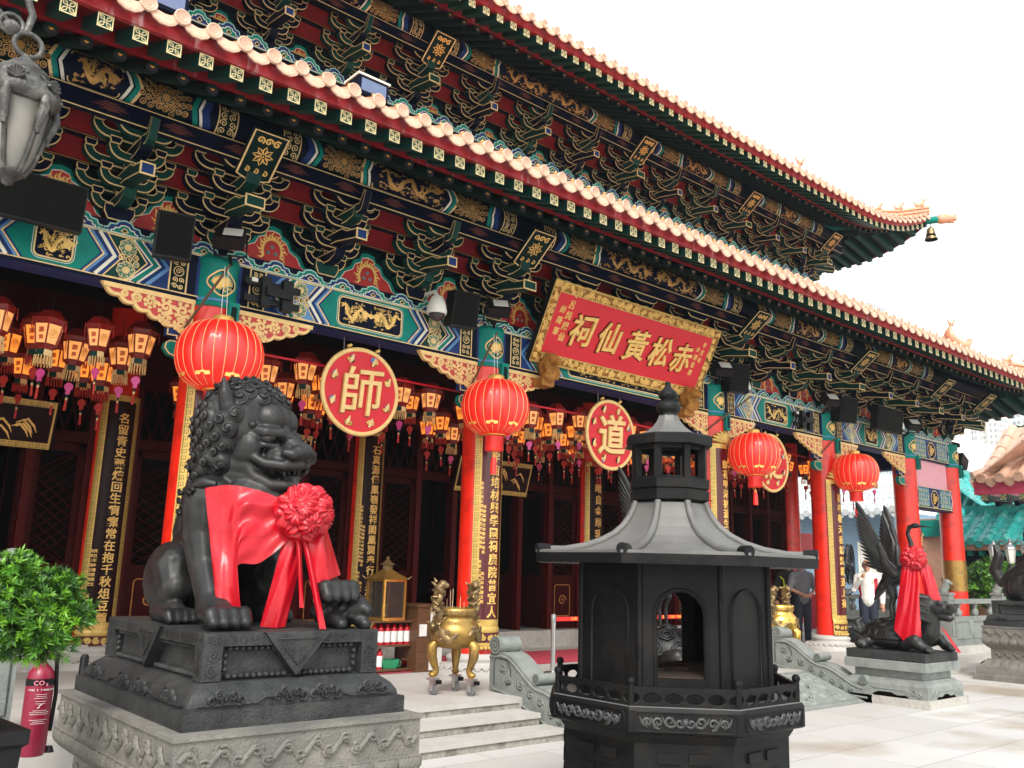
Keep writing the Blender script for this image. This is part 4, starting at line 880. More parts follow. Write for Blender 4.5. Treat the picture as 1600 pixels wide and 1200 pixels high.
# ================================================================== big red lanterns
def red_lantern(x, y, z, label, R=.44, Hh=.36):
    T = thing('red_lantern', label, 'lantern', (x, y, z), 0, 'big red lanterns hung before the columns'); m = MB(); nr = 24; n = nr * 4
    def rad(t, a): return R * (max(0, cos(t)) ** .62) * (1 - .022 * (abs(sin(a * nr / 2)) < .5) * abs(cos(a * nr / 2)) ** 2)
    m.grid(lambda u, v: ((lambda t, a: (rad(t, a) * cos(a), rad(t, a) * sin(a), Hh * sin(t)))(-1.38 + 2.76 * v, 2 * pi * u)), n, 18, 'lantern_red', True, cu=True); obj('globe', m, T)
    r = MB()
    for i in range(nr):
        a = 2 * pi * i / nr; r.tube([((R * max(0, cos(t)) ** .62 * .985 + .002) * cos(a), (R * max(0, cos(t)) ** .62 * .985 + .002) * sin(a), Hh * sin(t)) for t in [-1.25 + 2.5 * j / 14 for j in range(15)]], .0035, 'gold_line', 4, False)
    obj('ribs', r, T)
    e = MB()
    for i in range(8):
        a = 2 * pi * i / 8; t0 = -.82; f = CylFr((0, 0, 0), R * .82, 'Z')
        for k in range(5): q = radians(20 + 35 * k); pts = [(a * R * .82 + .075 * cos(q) * s_, Hh * sin(t0) + .06 * sin(q) * s_) for s_ in (.3, 1)]; e.stroke(f, pts, [.03, .045], 'lantern_gold', .012)
    obj('gold_motif', e, T)
    c = MB(); c.lathe([(.10, Hh * .96), (.105, Hh * .97 + .06), (.09, Hh + .065), (0, Hh + .07)], 20, (0, 0, 0), 'lantern_gold', cap=False); c.lathe([(.14, -Hh * .97 - .02), (.145, -Hh * .97 + .01), (.1, -Hh * .94)], 20, (0, 0, 0), 'lantern_gold', cap=False); obj('collar', c, T)
    s_ = MB(); s_.lathe([(.115, -Hh - .20), (.118, -Hh - .02)], 20, (0, 0, 0), 'lantern_red'); 
    for i in range(40): a = 2 * pi * i / 40; s_.tube([(.117 * cos(a), .117 * sin(a), -Hh - .02), (.12 * cos(a), .12 * sin(a), -Hh - .20)], .004, 'tassel', 4)
    obj('skirt', s_, T)
    q = MB(); q.tube([(0, 0, -Hh - .2), (0, 0, -Hh - .26)], .006, 'gold_line', 5); q.ell((0, 0, -Hh - .27), (.025, .025, .035), 'lantern_gold', 8, 6); q.tube([(0, 0, -Hh - .29), (0, 0, -Hh - .36), (0, 0, -Hh - .50)], [.03, .038, .042], 'lantern_red', 10); obj('bottom_tassel', q, T)
    w_ = MB()
    for dx in (-.03, .03): w_.tube([(dx, 0, Hh + .06), (dx * .6, .05, Hh + .62)], .004, 'white_line', 4)
    obj('hanging_wire', w_, T)
    return T
for x, l in ((3.42, 'big red silk lantern hanging just above the stone lion mane'), (7.10, 'big red silk lantern hanging left of the long red sign board above the brass censer'), (12.86, 'big red silk lantern hanging before the round sign right of the burner'), (16.26, 'big red silk lantern hanging over the bronze crane with spread wings')):
    red_lantern(x, 8.62, 3.715 if x < 4 else 3.70, l)
for x, xc, l in ((3.42, 3.5, 'thin brown wooden rod holding the red lantern above the stone lion'), (7.10, 7.35, 'thin brown wooden rod holding the red lantern above the brass censer'), (12.86, 12.4, 'thin brown wooden rod holding the red lantern right of the burner'), (16.26, 16.08, 'thin brown wooden rod holding the red lantern over the crane')):
    m = MB(); m.tube([(x + .03, 8.66, 4.72), (xc - .32, 9.05, 4.05)], .014, 'wood', 6); tag(obj('lantern_rod', m), l, 'rod', 'rods holding the big red lanterns')
# ================================================================== small palace lanterns in rows behind the beams
def palace_lantern(kind):
    T = thing('palace_lantern', '', 'lantern'); paper = 'glow_paper' if kind else 'pale_paper'
    H6 = [pi / 6 + i * pi / 3 for i in range(6)]; rt_, rb = .165, .115; zt, zb = .0, -.24
    p = MB(); f_ = MB(); ch = random.Random(kind)
    for i in range(6):
        a, b = H6[i], H6[(i + 1) % 6]; P = lambda r, t, z: Vector((r * cos(t), r * sin(t), z))
        q = [P(rb, a, zb), P(rb, b, zb), P(rt_, b, zt), P(rt_, a, zt)]; p.add(q, [(0, 1, 2, 3)], paper)
        U = (q[1] - q[0]); fr_p = Fr((q[0] + q[1]) / 2, U, ((q[2] + q[3]) / 2 - (q[0] + q[1]) / 2))
        if i % 2: glyph(p, fr_p, '福壽寶泰'[i // 2], 0, .16, .075, .001, 'tassel', .002); glyph(p, fr_p, '福壽寶泰'[i // 2], 0, .075, .06, .001, 'tassel', .002)
        else: p.stroke(fr_p, spiral(0, .13, .035, 1.6), .014, 'lantern_gold', .002); p.stroke(fr_p, circ(0, .13, .05, 10), .01, 'lantern_gold', .002, True)
        f_.tube([P(rb, a, zb - .02), P(rt_ + .004, a, zt + .02)], .010, 'palace_red', 5)
        f_.tube([P(rt_, a, zt), P(rt_, b, zt)], .012, 'palace_red', 5); f_.tube([P(rb, a, zb), P(rb, b, zb)], .012, 'palace_red', 5)
        f_.add([P(rt_, a, .0), P(rt_, b, .0), P(.19, b, .06), P(.19, a, .06)], [(0, 1, 2, 3)], 'palace_red'); f_.add([P(.19, a, .06), P(.19, b, .06), P(.10, b, .17), P(.10, a, .17)], [(0, 1, 2, 3)], 'palace_red')
        f_.add([P(.085, a, zb - .06), P(.085, b, zb - .06), P(rb, b, zb), P(rb, a, zb)], [(0, 1, 2, 3)], 'palace_red')
        f_.add([P(.095, a, zb - .13), P(.095, b, zb - .13), P(.095, b, zb - .06), P(.095, a, zb - .06)], [(0, 1, 2, 3)], 'green' if i % 2 else 'gold_line')
        f_.tube([P(.20, a, .06), P(.20, a, -.08)], .006, 'tassel', 4)
    f_.tube([(0, 0, .16), (0, 0, .42)], .006, 'iron', 4)
    obj('paper_panels', p, T); obj('frame', f_, T)
    t = MB()
    for i in range(18): a = 2 * pi * i / 18; t.tube([(.095 * cos(a), .095 * sin(a), zb - .13), (.097 * cos(a), .097 * sin(a), zb - .24)], .007, 'tassel' if kind else 'cream_gold', 4)
    obj('fringe', t, T)
    c = MB(); zc = zb - .33
    c.tube([(0, 0, zb - .1), (0, 0, zc)], .003, 'tassel', 4)
    fp_ = Fr((0, -.004, zc), (.76, -.65, 0), (0, 0, 1)); pts = [(.052 * cos(t_), .052 * sin(t_)) for t_ in [radians(-55 + 290 * i / 18) for i in range(19)]] + [(-.022, -.06), (-.026, -.095), (.026, -.095), (.022, -.06)]
    c.prism(fp_, pts, -.012, .012, 'pink_card' if not kind else 'tassel'); c.tube([(0, 0, zc - .09), (0, 0, zc - .14)], .012, 'green', 6); c.tube([(0, 0, zc - .14), (0, 0, zc - .17)], .014, 'gold_line', 6); c.tube([(0, 0, zc - .17), (0, 0, zc - .30)], [.014, .018], 'tassel', 6)
    obj('pendant', c, T); return T
PL = [palace_lantern(0), palace_lantern(1)]; used = [False, False]; PT = [[(c, []) for c in kids(p)] for p in PL]
PLn = [['pale lit paper lantern with pink pendant in the bay beside the lion', 'pale lit paper lantern with pink pendant behind the first round sign', 'pale lit paper lantern with pink pendant in the middle bay', 'pale lit paper lantern with pink pendant in the bay past the burner', 'pale lit paper lantern with pink pendant in the far bay'],
       ['glowing orange lantern with red pendant, deep in the bay beside the lion', 'glowing orange lantern with red pendant, deep behind the first round sign', 'glowing orange lantern with red pendant, deep inside the middle bay', 'glowing orange lantern with red pendant, deep in the bay past the burner', 'glowing orange lantern with red pendant, deep in the far bay']]
rg = random.Random(21)
for bi, (a, b) in enumerate(zip(XS[1:], XS[2:-1])):
    for row, (y, z, n_) in enumerate(((9.72, 4.02, .42), (10.25, 4.00, .45), (10.85, 3.98, .5), (11.4, 3.96, .6))):
        if bi == 4 and row > 1: continue
        n = int((b - a - .5) / n_)
        for i in range(n):
            x = a + .3 + (b - a - .6) * (i + .5 + rg.uniform(-.12, .12)) / n; k = (0 if rg.random() < .75 else 1) if row == 0 else (1 if rg.random() < .8 else 0)
            loc = (x, y + rg.uniform(-.12, .12), z + rg.uniform(-.07, .07)); lab = PLn[k][bi]; gr = ('pale' if k == 0 else 'orange') + ' lanterns in bay ' + 'abcde'[bi]
            if not used[k]: used[k] = True; r = PL[k]; r.location = loc; r['label'] = lab; r['group'] = gr; r.rotation_euler = (0, 0, rg.uniform(-.4, .4))
            else: r = dup(PL[k], loc, rg.uniform(-.4, .4), lab, gr, PT[k])
            r.scale = [rg.uniform(.78, .92)] * 3; r.rotation_euler[0] = rg.uniform(-.05, .05); r.rotation_euler[1] = rg.uniform(-.05, .05)
for i, (a, b) in enumerate(zip(XS[2:], XS[3:6])):
    m = MB(); m.tube([(a + .1, 9.52, 4.05), (b - .1, 9.52, 4.05)], .016, 'crimson_paint', 6); tag(obj('lantern_rail', m), ['thin crimson rail across the bay behind the stone lion', 'thin crimson rail across the middle bay below the long sign', 'thin crimson rail across the bay right of the burner'][i], 'rail', 'crimson rails between the columns')
# black name boards above the doors
def name_board(x, label):
    T = thing('name_board', label, 'name board', (x, 11.95, 3.25), 0, 'black name boards above the doors'); f = Fr((0, 0, 0), (1, 0, 0), Vector((0, -.3, 1))); 
    b = MB(); b.prism(f, [(-.85, -.3), (.85, -.3), (.85, .3), (-.85, .3)], -.05, 0, 'board_black'); obj('board', b, T)
    b = MB(); q = [(-.85, -.3), (.85, -.3), (.85, .3), (-.85, .3)]; b.stroke(f, offset_poly(q, -.04), .08, 'border_gold', .004, True); fret(b, f, -.8, .8, -.29, -.225, 'border_dark', .008, .006, 'h'); fret(b, f, -.8, .8, .225, .29, 'border_dark', .008, .006, 'h'); obj('border', b, T)
    b = MB(); rg = random.Random(int(x))
    for i in range(4):
        u = -.55 + i * .37
        for _ in range(4): a = u + rg.uniform(-.1, .1); v = rg.uniform(-.12, .12); b.stroke(f, [(a - .1, v + .02), (a - .02, v + .06), (a + .06, v - .02), (a + .1, v - .1)], [.01, .03, .025, .005], 'gold_paint', .004)
    obj('brush_strokes', b, T)
name_board((XS[1] + XS[2]) / 2 + .05, 'black name board with gold border over the doors left of the stone lion'); name_board((XS[3] + XS[4]) / 2, 'black name board with gold border over the middle doors'); name_board((XS[4] + XS[5]) / 2, 'black name board with gold border over the doors right of the burner'); name_board((XS[2] + XS[3]) / 2, 'black name board with gold border over the doors behind the first round sign')
# ================================================================== speakers, floodlights, cameras, brackets
def speaker(x, y, z, w_, h, label, rz=-.25):
    T = thing('loudspeaker', label, 'loudspeaker', (x, y, z), rz); b = MB(); b.box((0, 0, 0), (w_, .26, h), 'black', Matrix.Rotation(.18, 3, 'X')); obj('cabinet', b, T)
    g_ = MB(); R_ = Matrix.Rotation(.18, 3, 'X'); g_.box(R_ @ Vector((0, -.137, 0)), (w_ * .9, .012, h * .92), 'grille', R_); obj('grille', g_, T); a = MB(); a.tube([(0, .1, 0), (0, .45, .05)], .025, 'black', 6); obj('wall_arm', a, T)
pm('grille', (.008, .0075, .007), .8, spec=.15, bump=.8, bscale=400)
speaker(2.87, 8.75, 4.90, .36, .46, 'black loudspeaker between the red lantern column and the broad dark panel'); speaker(6.60, 8.75, 4.93, .36, .46, 'black loudspeaker beside the white dome camera near the second column', -.2); speaker(12.56, 8.75, 5.0, .40, .50, 'black loudspeaker right of the long sign board'); speaker(16.2, 8.75, 4.95, .46, .5, 'black loudspeaker above the lantern over the crane'); 
def panel(x, z, w_, h, label, rz): 
    b = MB(); R_ = Matrix.Rotation(.12, 3, 'X'); b.box((0, 0, 0), (w_, .14, h), 'black', R_); b.box(R_ @ Vector((0, -.075, 0)), (w_ - .03, .01, h - .03), 'grille', R_); tag(obj('dark_panel', b, None, (x, 8.62, z), (0, 0, rz)), label, 'speaker panel')
panel(1.22, 4.86, 1.5, .44, 'broad flat black loudspeaker panel fixed under the brackets, left of the first flood lamp', 0); panel(17.7, 4.93, 1.1, .5, 'broad flat black loudspeaker panel near the far end of the facade', 0)
def flood(x, z, label, rz=.3):
    T = thing('flood_lamp', label, 'flood lamp', (x, 8.72, z), rz, 'flood lamps above the columns'); R_ = Matrix.Rotation(-.75, 3, 'X')
    b = MB(); b.box((0, 0, 0), (.30, .12, .24), 'black', R_, 1.); b.box(R_ @ Vector((0, -.07, .0)), (.31, .03, .25), 'black', R_); obj('housing', b, T)
    gl = MB(); gl.box(R_ @ Vector((.03, -.087, .015)), (.20, .008, .15), 'lamp_glass', R_); obj('glass', gl, T)
    k = MB(); k.tube([(-.17, 0, 0), (-.17, .12, -.14), (.17, .12, -.14), (.17, 0, 0)], .013, 'black', 6); k.tube([(0, .12, -.14), (0, .3, -.2)], .02, 'black', 6); obj('bracket', k, T)
flood(3.45, 5.02, 'black flood lamp with bright glass above the column behind the stone lion', -.5); flood(7.17, 5.06, 'black flood lamp above the second column, left of the sign board', -.5); flood(12.15, 5.08, 'black flood lamp at the right end of the sign board', -.5); flood(15.63, 5.05, 'black flood lamp above the column with the broad gold border', -.5); flood(19.05, 5.0, 'black flood lamp above the far gallery column', -.5)
T = thing('corner_floodlight', 'black floodlight on an arm at the far corner of the hall', 'floodlight', (22.05, 9.0, 4.52)); b = MB(); b.box((.05, 0, 0), (.34, .22, .28), 'black', Matrix.Rotation(.5, 3, 'Y')); obj('housing', b, T); b = MB(); b.box((.2, 0, -.08), (.02, .18, .24), 'lamp_glass', Matrix.Rotation(.5, 3, 'Y')); obj('glass', b, T)
def cctv(x, z, s_, label):
    T = thing('dome_camera', label, 'camera', (x, 8.78, z), 0, 'dome cameras along the facade'); b = MB(); b.lathe([(.12 * s_, -.02 * s_), (.125 * s_, .02 * s_), (.11 * s_, .10 * s_), (.075 * s_, .19 * s_), (.03 * s_, .22 * s_)], 20, (0, 0, 0), 'plastic_white'); b.tube([(0, 0, .2 * s_), (0, .05, .27 * s_), (0, .25, .28 * s_)], .03 * s_, 'plastic_white', 8); obj('housing', b, T)
    d = MB(); d.lathe([(0, -.11 * s_), (.06 * s_, -.09 * s_), (.10 * s_, -.02 * s_)], 18, (0, 0, 0), 'glass_dark', cap=False); obj('lens_dome', d, T)
cctv(6.22, 4.82, 1.05, 'white dome security camera beside the second loudspeaker'); cctv(12.84, 4.86, 1.0, 'white dome security camera right of the sign board end'); cctv(18.5, 4.86, 1.1, 'white dome security camera near the far gallery column')
def mount(x, label):
    T = thing('screen_mount', label, 'screen mount', (x, 9.0, 4.60)); b = MB()
    for z in (-.09, .10): b.box((-.05, -.05, z), (.66, .05, .07), 'black')
    obj('rails', b, T); b = MB(); b.box((-.16, -.10, 0), (.10, .08, .34), 'black'); b.box((.1, -.10, 0), (.12, .08, .36), 'black'); b.box((-.02, -.16, 0), (.3, .04, .1), 'black'); obj('arms', b, T); b = MB(); b.box((-.28, -.08, .12), (.07, .012, .045), 'plastic_white'); obj('sticker', b, T)
mount(4.13, 'black folding screen mount on the painted beam right of the first column'); mount(15.06, 'black folding screen mount on the painted beam right of the burner')
# ================================================================== stone lion on its pedestal
def relief_row(m, f, u0, u1, v0, v1, mat, rg, st=None):
    H_ = v1 - v0; n = max(2, int((u1 - u0) / (st or H_ * 1.1)))
    pts = [(u0 + (u1 - u0) * i / (n * 6), (v0 + v1) / 2 + H_ * .26 * sin(i * pi / 3)) for i in range(n * 6 + 1)]; m.stroke(f, pts, H_ * .2, mat, .004, raise_=.018)
    for i in range(n):
        for s in (-1, 1): m.stroke(f, spiral(u0 + (u1 - u0) * (i + .5 + .2 * s) / n, (v0 + v1) / 2 - s * H_ * .2, H_ * .24, 1.4, rg.random() * 6, s, 10), H_ * .12, mat, .004, raise_=.014)
def petals(m, x0, x1, y0, y1, za, zb, ina, inb, mat, size):   # lotus petals round a rectangular moulding, za low, zb high
    for (ax, ay, bx, by) in ((x0, y0, x1, y0), (x1, y0, x1, y1), (x1, y1, x0, y1), (x0, y1, x0, y0)):
        L = hypot(bx - ax, by - ay); n = round(L / size); dx, dy = (bx - ax) / L, (by - ay) / L; nx, ny = dy, -dx
        for i in range(n):
            t = (i + .5) * L / n; c = Vector((ax + dx * t, ay + dy * t, 0)); N_ = Vector((nx, ny, 0)); D = Vector((dx, dy, 0)); w_ = L / n * .48
            rows = []
            for k in range(6):
                q = k / 5; b_ = ina + (inb - ina) * q + .028 * sin(pi * q); rows.append((c + N_ * b_ + Vector((0, 0, za + (zb - za) * q)), w_ * (1 if q > .5 else (.35 + 1.3 * q))))
            vs = []
            for p, ww in rows: vs += [p - D * ww, p - D * ww * .5 + N_ * .014, p + N_ * .006, p + D * ww * .5 + N_ * .014, p + D * ww]
            m.add(vs, [(a * 5 + b, a * 5 + b + 1, a * 5 + b + 6, a * 5 + b + 5) for a in range(5) for b in range(4)], mat, True)
def loft_rect(m, x0, x1, y0, y1, prof, mat, smooth=False):   # prof: (inset, z)
    vs = []
    for i_, z in prof: vs += [(x0 + i_, y0 + i_, z), (x1 - i_, y0 + i_, z), (x1 - i_, y1 - i_, z), (x0 + i_, y1 - i_, z)]
    n = len(prof); m.add(vs, [(k * 4 + a, k * 4 + (a + 1) % 4, (k + 1) * 4 + (a + 1) % 4, (k + 1) * 4 + a) for k in range(n - 1) for a in range(4)], mat, smooth)
    m.add(vs[:4], [(3, 2, 1, 0)], mat); m.add(vs[-4:], [(0, 1, 2, 3)], mat)
SX0, SX1, SY0, SY1, SZ = 1.60, 2.97, 4.14, 6.02, .87
def four(x0, x1, y0, y1, z): return [Fr((x0, y0, z), (1, 0, 0), (0, 0, 1)), Fr((x0, y1, z), (0, -1, 0), (0, 0, 1)), Fr((x1, y0, z), (0, 1, 0), (0, 0, 1)), Fr((x1, y1, z), (-1, 0, 0), (0, 0, 1))]
def stone_pedestal():
    T = thing('stone_pedestal', 'carved grey stone pedestal with dragon frieze and lotus petals under the near lion', 'pedestal', ((SX0 + SX1) / 2, (SY0 + SY1) / 2, 0), 0, None)
    m = MB(); loft_rect(m, SX0, SX1, SY0, SY1, [(-.14, 0), (-.14, .08), (-.10, .10), (-.09, .22), (-.02, .26), (.06, .30), (.10, .33), (.10, .50), (.06, .53), (.04, .56), (-.0, .63), (0, .66), (.012, .665), (.012, .845), (0, .85), (0, SZ)], 'old_granite')
    wobj('body', m, T); m = MB(); petals(m, SX0, SX1, SY0, SY1, .54, .655, -.06, .0, 'old_granite', .15); petals(m, SX0, SX1, SY0, SY1, .34, .22, -.08, .08, 'old_granite', .15); wobj('lotus_petals', m, T)
    m = MB(); rg = random.Random(4)
    for f, L in zip(four(SX0 + .012, SX1 - .012, SY0 + .012, SY1 - .012, 0), (SX1 - SX0, SY1 - SY0, SY1 - SY0, SX1 - SX0)): relief_row(m, f, .03, L - .05, .69, .83, 'old_granite', rg)
    for f, L in zip(four(SX0 + .10, SX1 - .10, SY0 + .10, SY1 - .10, 0), (SX1 - SX0 - .2, SY1 - SY0 - .2, SY1 - SY0 - .2, SX1 - SX0 - .2)): relief_row(m, f, .05, L - .05, .35, .48, 'old_granite', rg)
    wobj('carved_frieze', m, T); return T
ped = stone_pedestal()
PX0, PX1, PY0, PY1, PT_ = 1.80, 2.80, 4.38, 5.88, 1.305
LION = thing('lion_statue', 'dark bronze guardian lion with curly mane, draped in a red sash, on a carved plinth', 'statue', (2.28, 5.1, SZ))
m = MB(); loft_rect(m, PX0, PX1, PY0, PY1, [(-.12, SZ), (-.12, SZ + .085), (-.09, SZ + .09), (-.09, SZ + .10), (-.085, SZ + .12), (-.06, SZ + .155), (-.02, SZ + .185), (0, SZ + .20), (.055, SZ + .206), (.055, PT_ - .066), (0, PT_ - .065), (0, PT_)], 'bronze_plinth')
wobj('plinth', m, LION); P_ = LION.children[0]
m = MB(); rg = random.Random(8)
for f, L in zip(four(PX0, PX1, PY0, PY1, SZ + .205), (PX1 - PX0, PY1 - PY0, PY1 - PY0, PX1 - PX0)):
    hh = PT_ - SZ - .205
    for u in (0, L - .10): m.prism(f, [(u, 0), (u + .10, 0), (u + .10, hh - .065), (u, hh - .065)], -.062, .002, 'bronze_plinth'); scrollfill(m, f, u + .01, u + .09, .01, hh - .07, 'bronze_plinth', .035, .012, .008, rg)
    scrollfill(m, f, .02, L - .02, hh - .06, hh - .005, 'bronze_plinth', .026, .010, .004, rg)
    for side in (0, 1):
        u0, u1 = (.12, L / 2 - .01) if side == 0 else (L / 2 + .01, L - .12)
        for u in [u0 + .03 + .034 * i for i in range(int((u1 - u0 - .03) / .034) + 1)]:
            for v in (.016, hh - .08): m.ell(f.p(u, v, -.035), (.016, .022, .015), 'bronze_plinth', 8, 5)
        for v in [.05 + .034 * i for i in range(int((hh - .14) / .034) + 1)]: m.ell(f.p(u0 + .01 if side == 0 else u1 - .01, v, -.035), (.015, .015, .015), 'bronze_plinth', 8, 5)
    tri = [(L / 2 - .19, hh), (L / 2 + .19, hh), (L / 2, .01)]; m.prism(f, tri, -.06, .022, 'bronze_plinth'); t2 = offset_poly(tri, -.035); m.stroke(f, t2, .012, 'bronze_plinth', .025, True, .008); scrollfill(m, f, L / 2 - .07, L / 2 + .07, hh * .45, hh * .85, 'bronze_plinth', .03, .01, .026, rg)
for f, L in zip(four(PX0 - .09, PX1 + .09, PY0 - .09, PY1 + .09, SZ), (PX1 - PX0 + .18, PY1 - PY0 + .18, PY1 - PY0 + .18, PX1 - PX0 + .18)):
    for t in (.16, .45, .62, .86):
        for k in range(5): u, v = L * t + (k - 2) * .035, .125 + (k % 2) * .025; m.stroke(f, spiral(u, v, .028, 1.3, k, 1, 9), .014, 'bronze_plinth', .0, raise_=.018)
    m.stroke(f, [(.05, .105), (L * .3, .105), (L * .33, .13), (L * .4, .13)], .012, 'bronze_plinth', .002, raise_=.01); m.stroke(f, [(L * .68, .13), (L * .75, .105), (L - .05, .105)], .012, 'bronze_plinth', .002, raise_=.01)
wobj('plinth_relief', m, P_)
Hc = Vector((2.225, 5.07, 2.41)); yw_ = radians(31); HF = Vector((sin(yw_), -cos(yw_), 0)); HS = Vector((-cos(yw_), -sin(yw_), 0)); HR = Matrix((HF, HS, Vector((0, 0, 1)))).transposed()
def hd(a, b, c): return Hc + HF * a + HS * b + Vector((0, 0, c))
m = MB()
m.limb([(2.26, 5.58, 1.62), (2.27, 5.35, 1.78), (2.26, 5.08, 1.98), (2.24, 5.02, 2.2)], [.27, .27, .27, .22]); m.ell((2.26, 4.93, 1.93), (.25, .20, .27), 'bronze'); m.ell((2.26, 5.6, 1.48), (.27, .24, .20), 'bronze')
for sx, x0 in ((-1, 1.97), (1, 2.55)):       # hind legs
    m.ell((x0, 5.42, 1.55), (.13, .23, .22), 'bronze'); m.limb([(x0 - .01, 5.30, 1.62), (x0 - .02, 5.22, 1.50), (x0 - .02, 5.36, 1.38)], [.13, .10, .08]); m.limb([(x0 - .03, 5.38, 1.36), (x0 - .04, 5.14, 1.355)], [.075, .07])
    for k in range(4): b = x0 - .04 + (k - 1.5) * .045; m.limb([(b, 5.12, 1.36), (b, 5.055, 1.355), (b, 5.03, 1.33)], [.035, .036, .026])
m.limb([(2.02, 5.0, 1.98), (1.99, 4.98, 1.78), (1.985, 4.90, 1.62), (1.975, 4.76, 1.46)], [.17, .125, .095, .085]); m.limb([(1.975, 4.74, 1.42), (1.97, 4.60, 1.37)], [.095, .075])   # near fore leg
for k in range(4):
    b = 1.97 + (k - 1.5) * .058; m.limb([(b, 4.61, 1.385), (b, 4.525, 1.385), (b, 4.485, 1.345)], [.042, .046, .036]); m.limb([(b, 4.475, 1.345), (b, 4.455, 1.318)], [.02, .006])
m.limb([(2.50, 5.0, 1.97), (2.56, 4.86, 1.80), (2.58, 4.70, 1.63), (2.575, 4.62, 1.55)], [.16, .12, .09, .08]); m.limb([(2.575, 4.60, 1.53), (2.57, 4.52, 1.515)], [.085, .07])
for k in range(4):
    b = 2.57 + (k - 1.5) * .056; m.limb([(b, 4.53, 1.535), (b, 4.445, 1.53), (b, 4.41, 1.485)], [.04, .045, .034]); m.limb([(b, 4.40, 1.48), (b, 4.395, 1.45)], [.02, .006])
# head
m.ell(hd(.06, 0, .0), (.23, .21, .23), 'bronze', R=HR); m.ell(hd(.165, 0, .085), (.125, .165, .115), 'bronze', R=HR)
for s in (-1, 1):
    m.ell(hd(.185, s * .075, .075), (.11, .095, .105), 'bronze', R=HR); m.ell(hd(.11, s * .165, -.10), (.11, .07, .12), 'bronze', R=HR)
    m.limb([hd(.16, s * .17, .01), hd(.24, s * .15, -.012), hd(.295, s * .09, -.012), hd(.31, s * .035, -.035)], [.028, .034, .034, .028])
    m.limb([hd(.17, s * .165, -.075), hd(.235, s * .145, -.085), hd(.285, s * .095, -.085)], [.018, .02, .018])      # lower lid
    m.ell(hd(.405, s * .062, -.125), (.05, .045, .045), 'bronze', R=HR); m.limb([hd(.40, s * .10, -.14), hd(.36, s * .125, -.13)], [.035, .025])
    m.limb([hd(.41, s * .03, -.195), hd(.35, s * .105, -.205), hd(.25, s * .155, -.195), hd(.17, s * .18, -.15), hd(.145, s * .185, -.09)], [.028, .034, .034, .03, .022])
    m.limb([hd(.12, s * .16, -.19), hd(.18, s * .15, -.27), hd(.27, s * .11, -.315), hd(.34, s * .05, -.315), hd(.36, 0, -.31)], [.05, .042, .038, .036, .036])
    m.limb([hd(.03, s * .205, .06), hd(.035, s * .25, .13), hd(.02, s * .275, .21), hd(.0, s * .272, .31)], [.062, .056, .040, .006])
m.limb([hd(.27, 0, -.03), hd(.35, 0, -.09), hd(.415, 0, -.115)], [.06, .062, .055]); m.ell(hd(.27, 0, -.145), (.14, .135, .075), 'bronze', R=HR); m.ell(hd(.20, 0, -.31), (.14, .10, .035), 'bronze', R=HR)
m.limb([hd(.25, 0, -.29), hd(.33, 0, -.265), hd(.37, 0, -.265)], [.05, .045, .025])
m.limb([(2.26, 5.85, 1.62), (2.27, 5.95, 1.85), (2.26, 5.86, 2.1), (2.26, 5.92, 2.28)], [.09, .11, .09, .03]); m.limb([(2.26, 5.5, 1.95), (2.26, 5.3, 2.12)], [.1, .12])
body = remesh(m, .0105, 'bronze', 1, 'body'); o = obj('body', body, LION); o.matrix_parent_inverse = Matrix.Translation(-Vector((2.28, 5.1, SZ)))
BODY = o
e = MB()
for s in (-1, 1):
    e.ell(hd(.232, s * .118, -.045), (.05, .052, .042), 'bronze', 14, 9, HR)
    e.ell(hd(.275, s * .128, -.045), (.018, .02, .018), 'iron', 10, 7, HR)
    for k in range(6): t = k / 5; c_ = hd(.165 + .15 * t, s * (.185 - .15 * t), .028 - .055 * t + .012 * sin(3 * t)); e.ell(c_, .027 - .004 * t, 'bronze', 9, 6); e.ell(c_ + HF * .016 + HS * (s * .012), .014, 'bronze', 7, 5)
wobj('eyes', e, BODY)
e = MB()
for k in range(9):
    t = -1 + k / 4; b = .115 * t; a = .375 - .10 * t * t
    e.limb([hd(a, b, -.22), hd(a + .004, b, -.243)], [.014, .007], 'bronze', 6)
    if abs(t) < .9: e.limb([hd(a - .02, b * .9, -.295), hd(a - .016, b * .9, -.272)], [.013, .006], 'bronze', 6)
for s in (-1, 1): e.limb([hd(.335, s * .09, -.22), hd(.345, s * .088, -.268)], [.02, .004], 'bronze', 7)
wobj('teeth', e, BODY)
# mane
m = MB(); Mc = hd(-.015, 0, .03); m.ell(Mc, (.262, .285, .29), 'bronze', R=HR); m.ell(hd(-.055, 0, -.19), (.225, .255, .23), 'bronze', R=HR)
mm = MB(); curl_pts = []
n = 128
from mathutils.bvhtree import BVHTree
n = 215; Mo = hd(-.02, 0, .0); base = remesh(m, .014, 'bronze', 2, 'mane')
vv = [v.co.copy() for v in body.vertices] + [v.co.copy() for v in base.vertices]; k0 = len(body.vertices); ff = [list(p.vertices) for p in body.polygons] + [[i + k0 for i in p.vertices] for p in base.polygons]
bv = BVHTree.FromPolygons(vv, ff)
for i in range(n):
    z = 1 - 2 * (i + .5) / n; a = i * 2.39996; r_ = sqrt(1 - z * z); d = Vector((r_ * cos(a), r_ * sin(a), z)); fa = d.dot(HF); sa = d.dot(HS)
    if z < -.86 or fa > (.74 if z > .58 else .42 if z > -.1 else .22): continue
    hit, nn, _, dist = bv.ray_cast(Mo + d * 1.2, -d)
    if hit is None or (hit - Mo).length > .41: continue
    q = hit - Hc; ha, hb, hcz = q.dot(HF), q.dot(HS), q.z
    if abs(hb) > .215 and .06 < hcz < .33 and -.06 < ha < .08: continue      # the ears stay free
    if hit.z < 2.07: continue
    d2 = (d * .5 + nn * .5).normalized(); curl_pts.append((hit - d2 * .004, d2, .056 if z > .3 else .063))
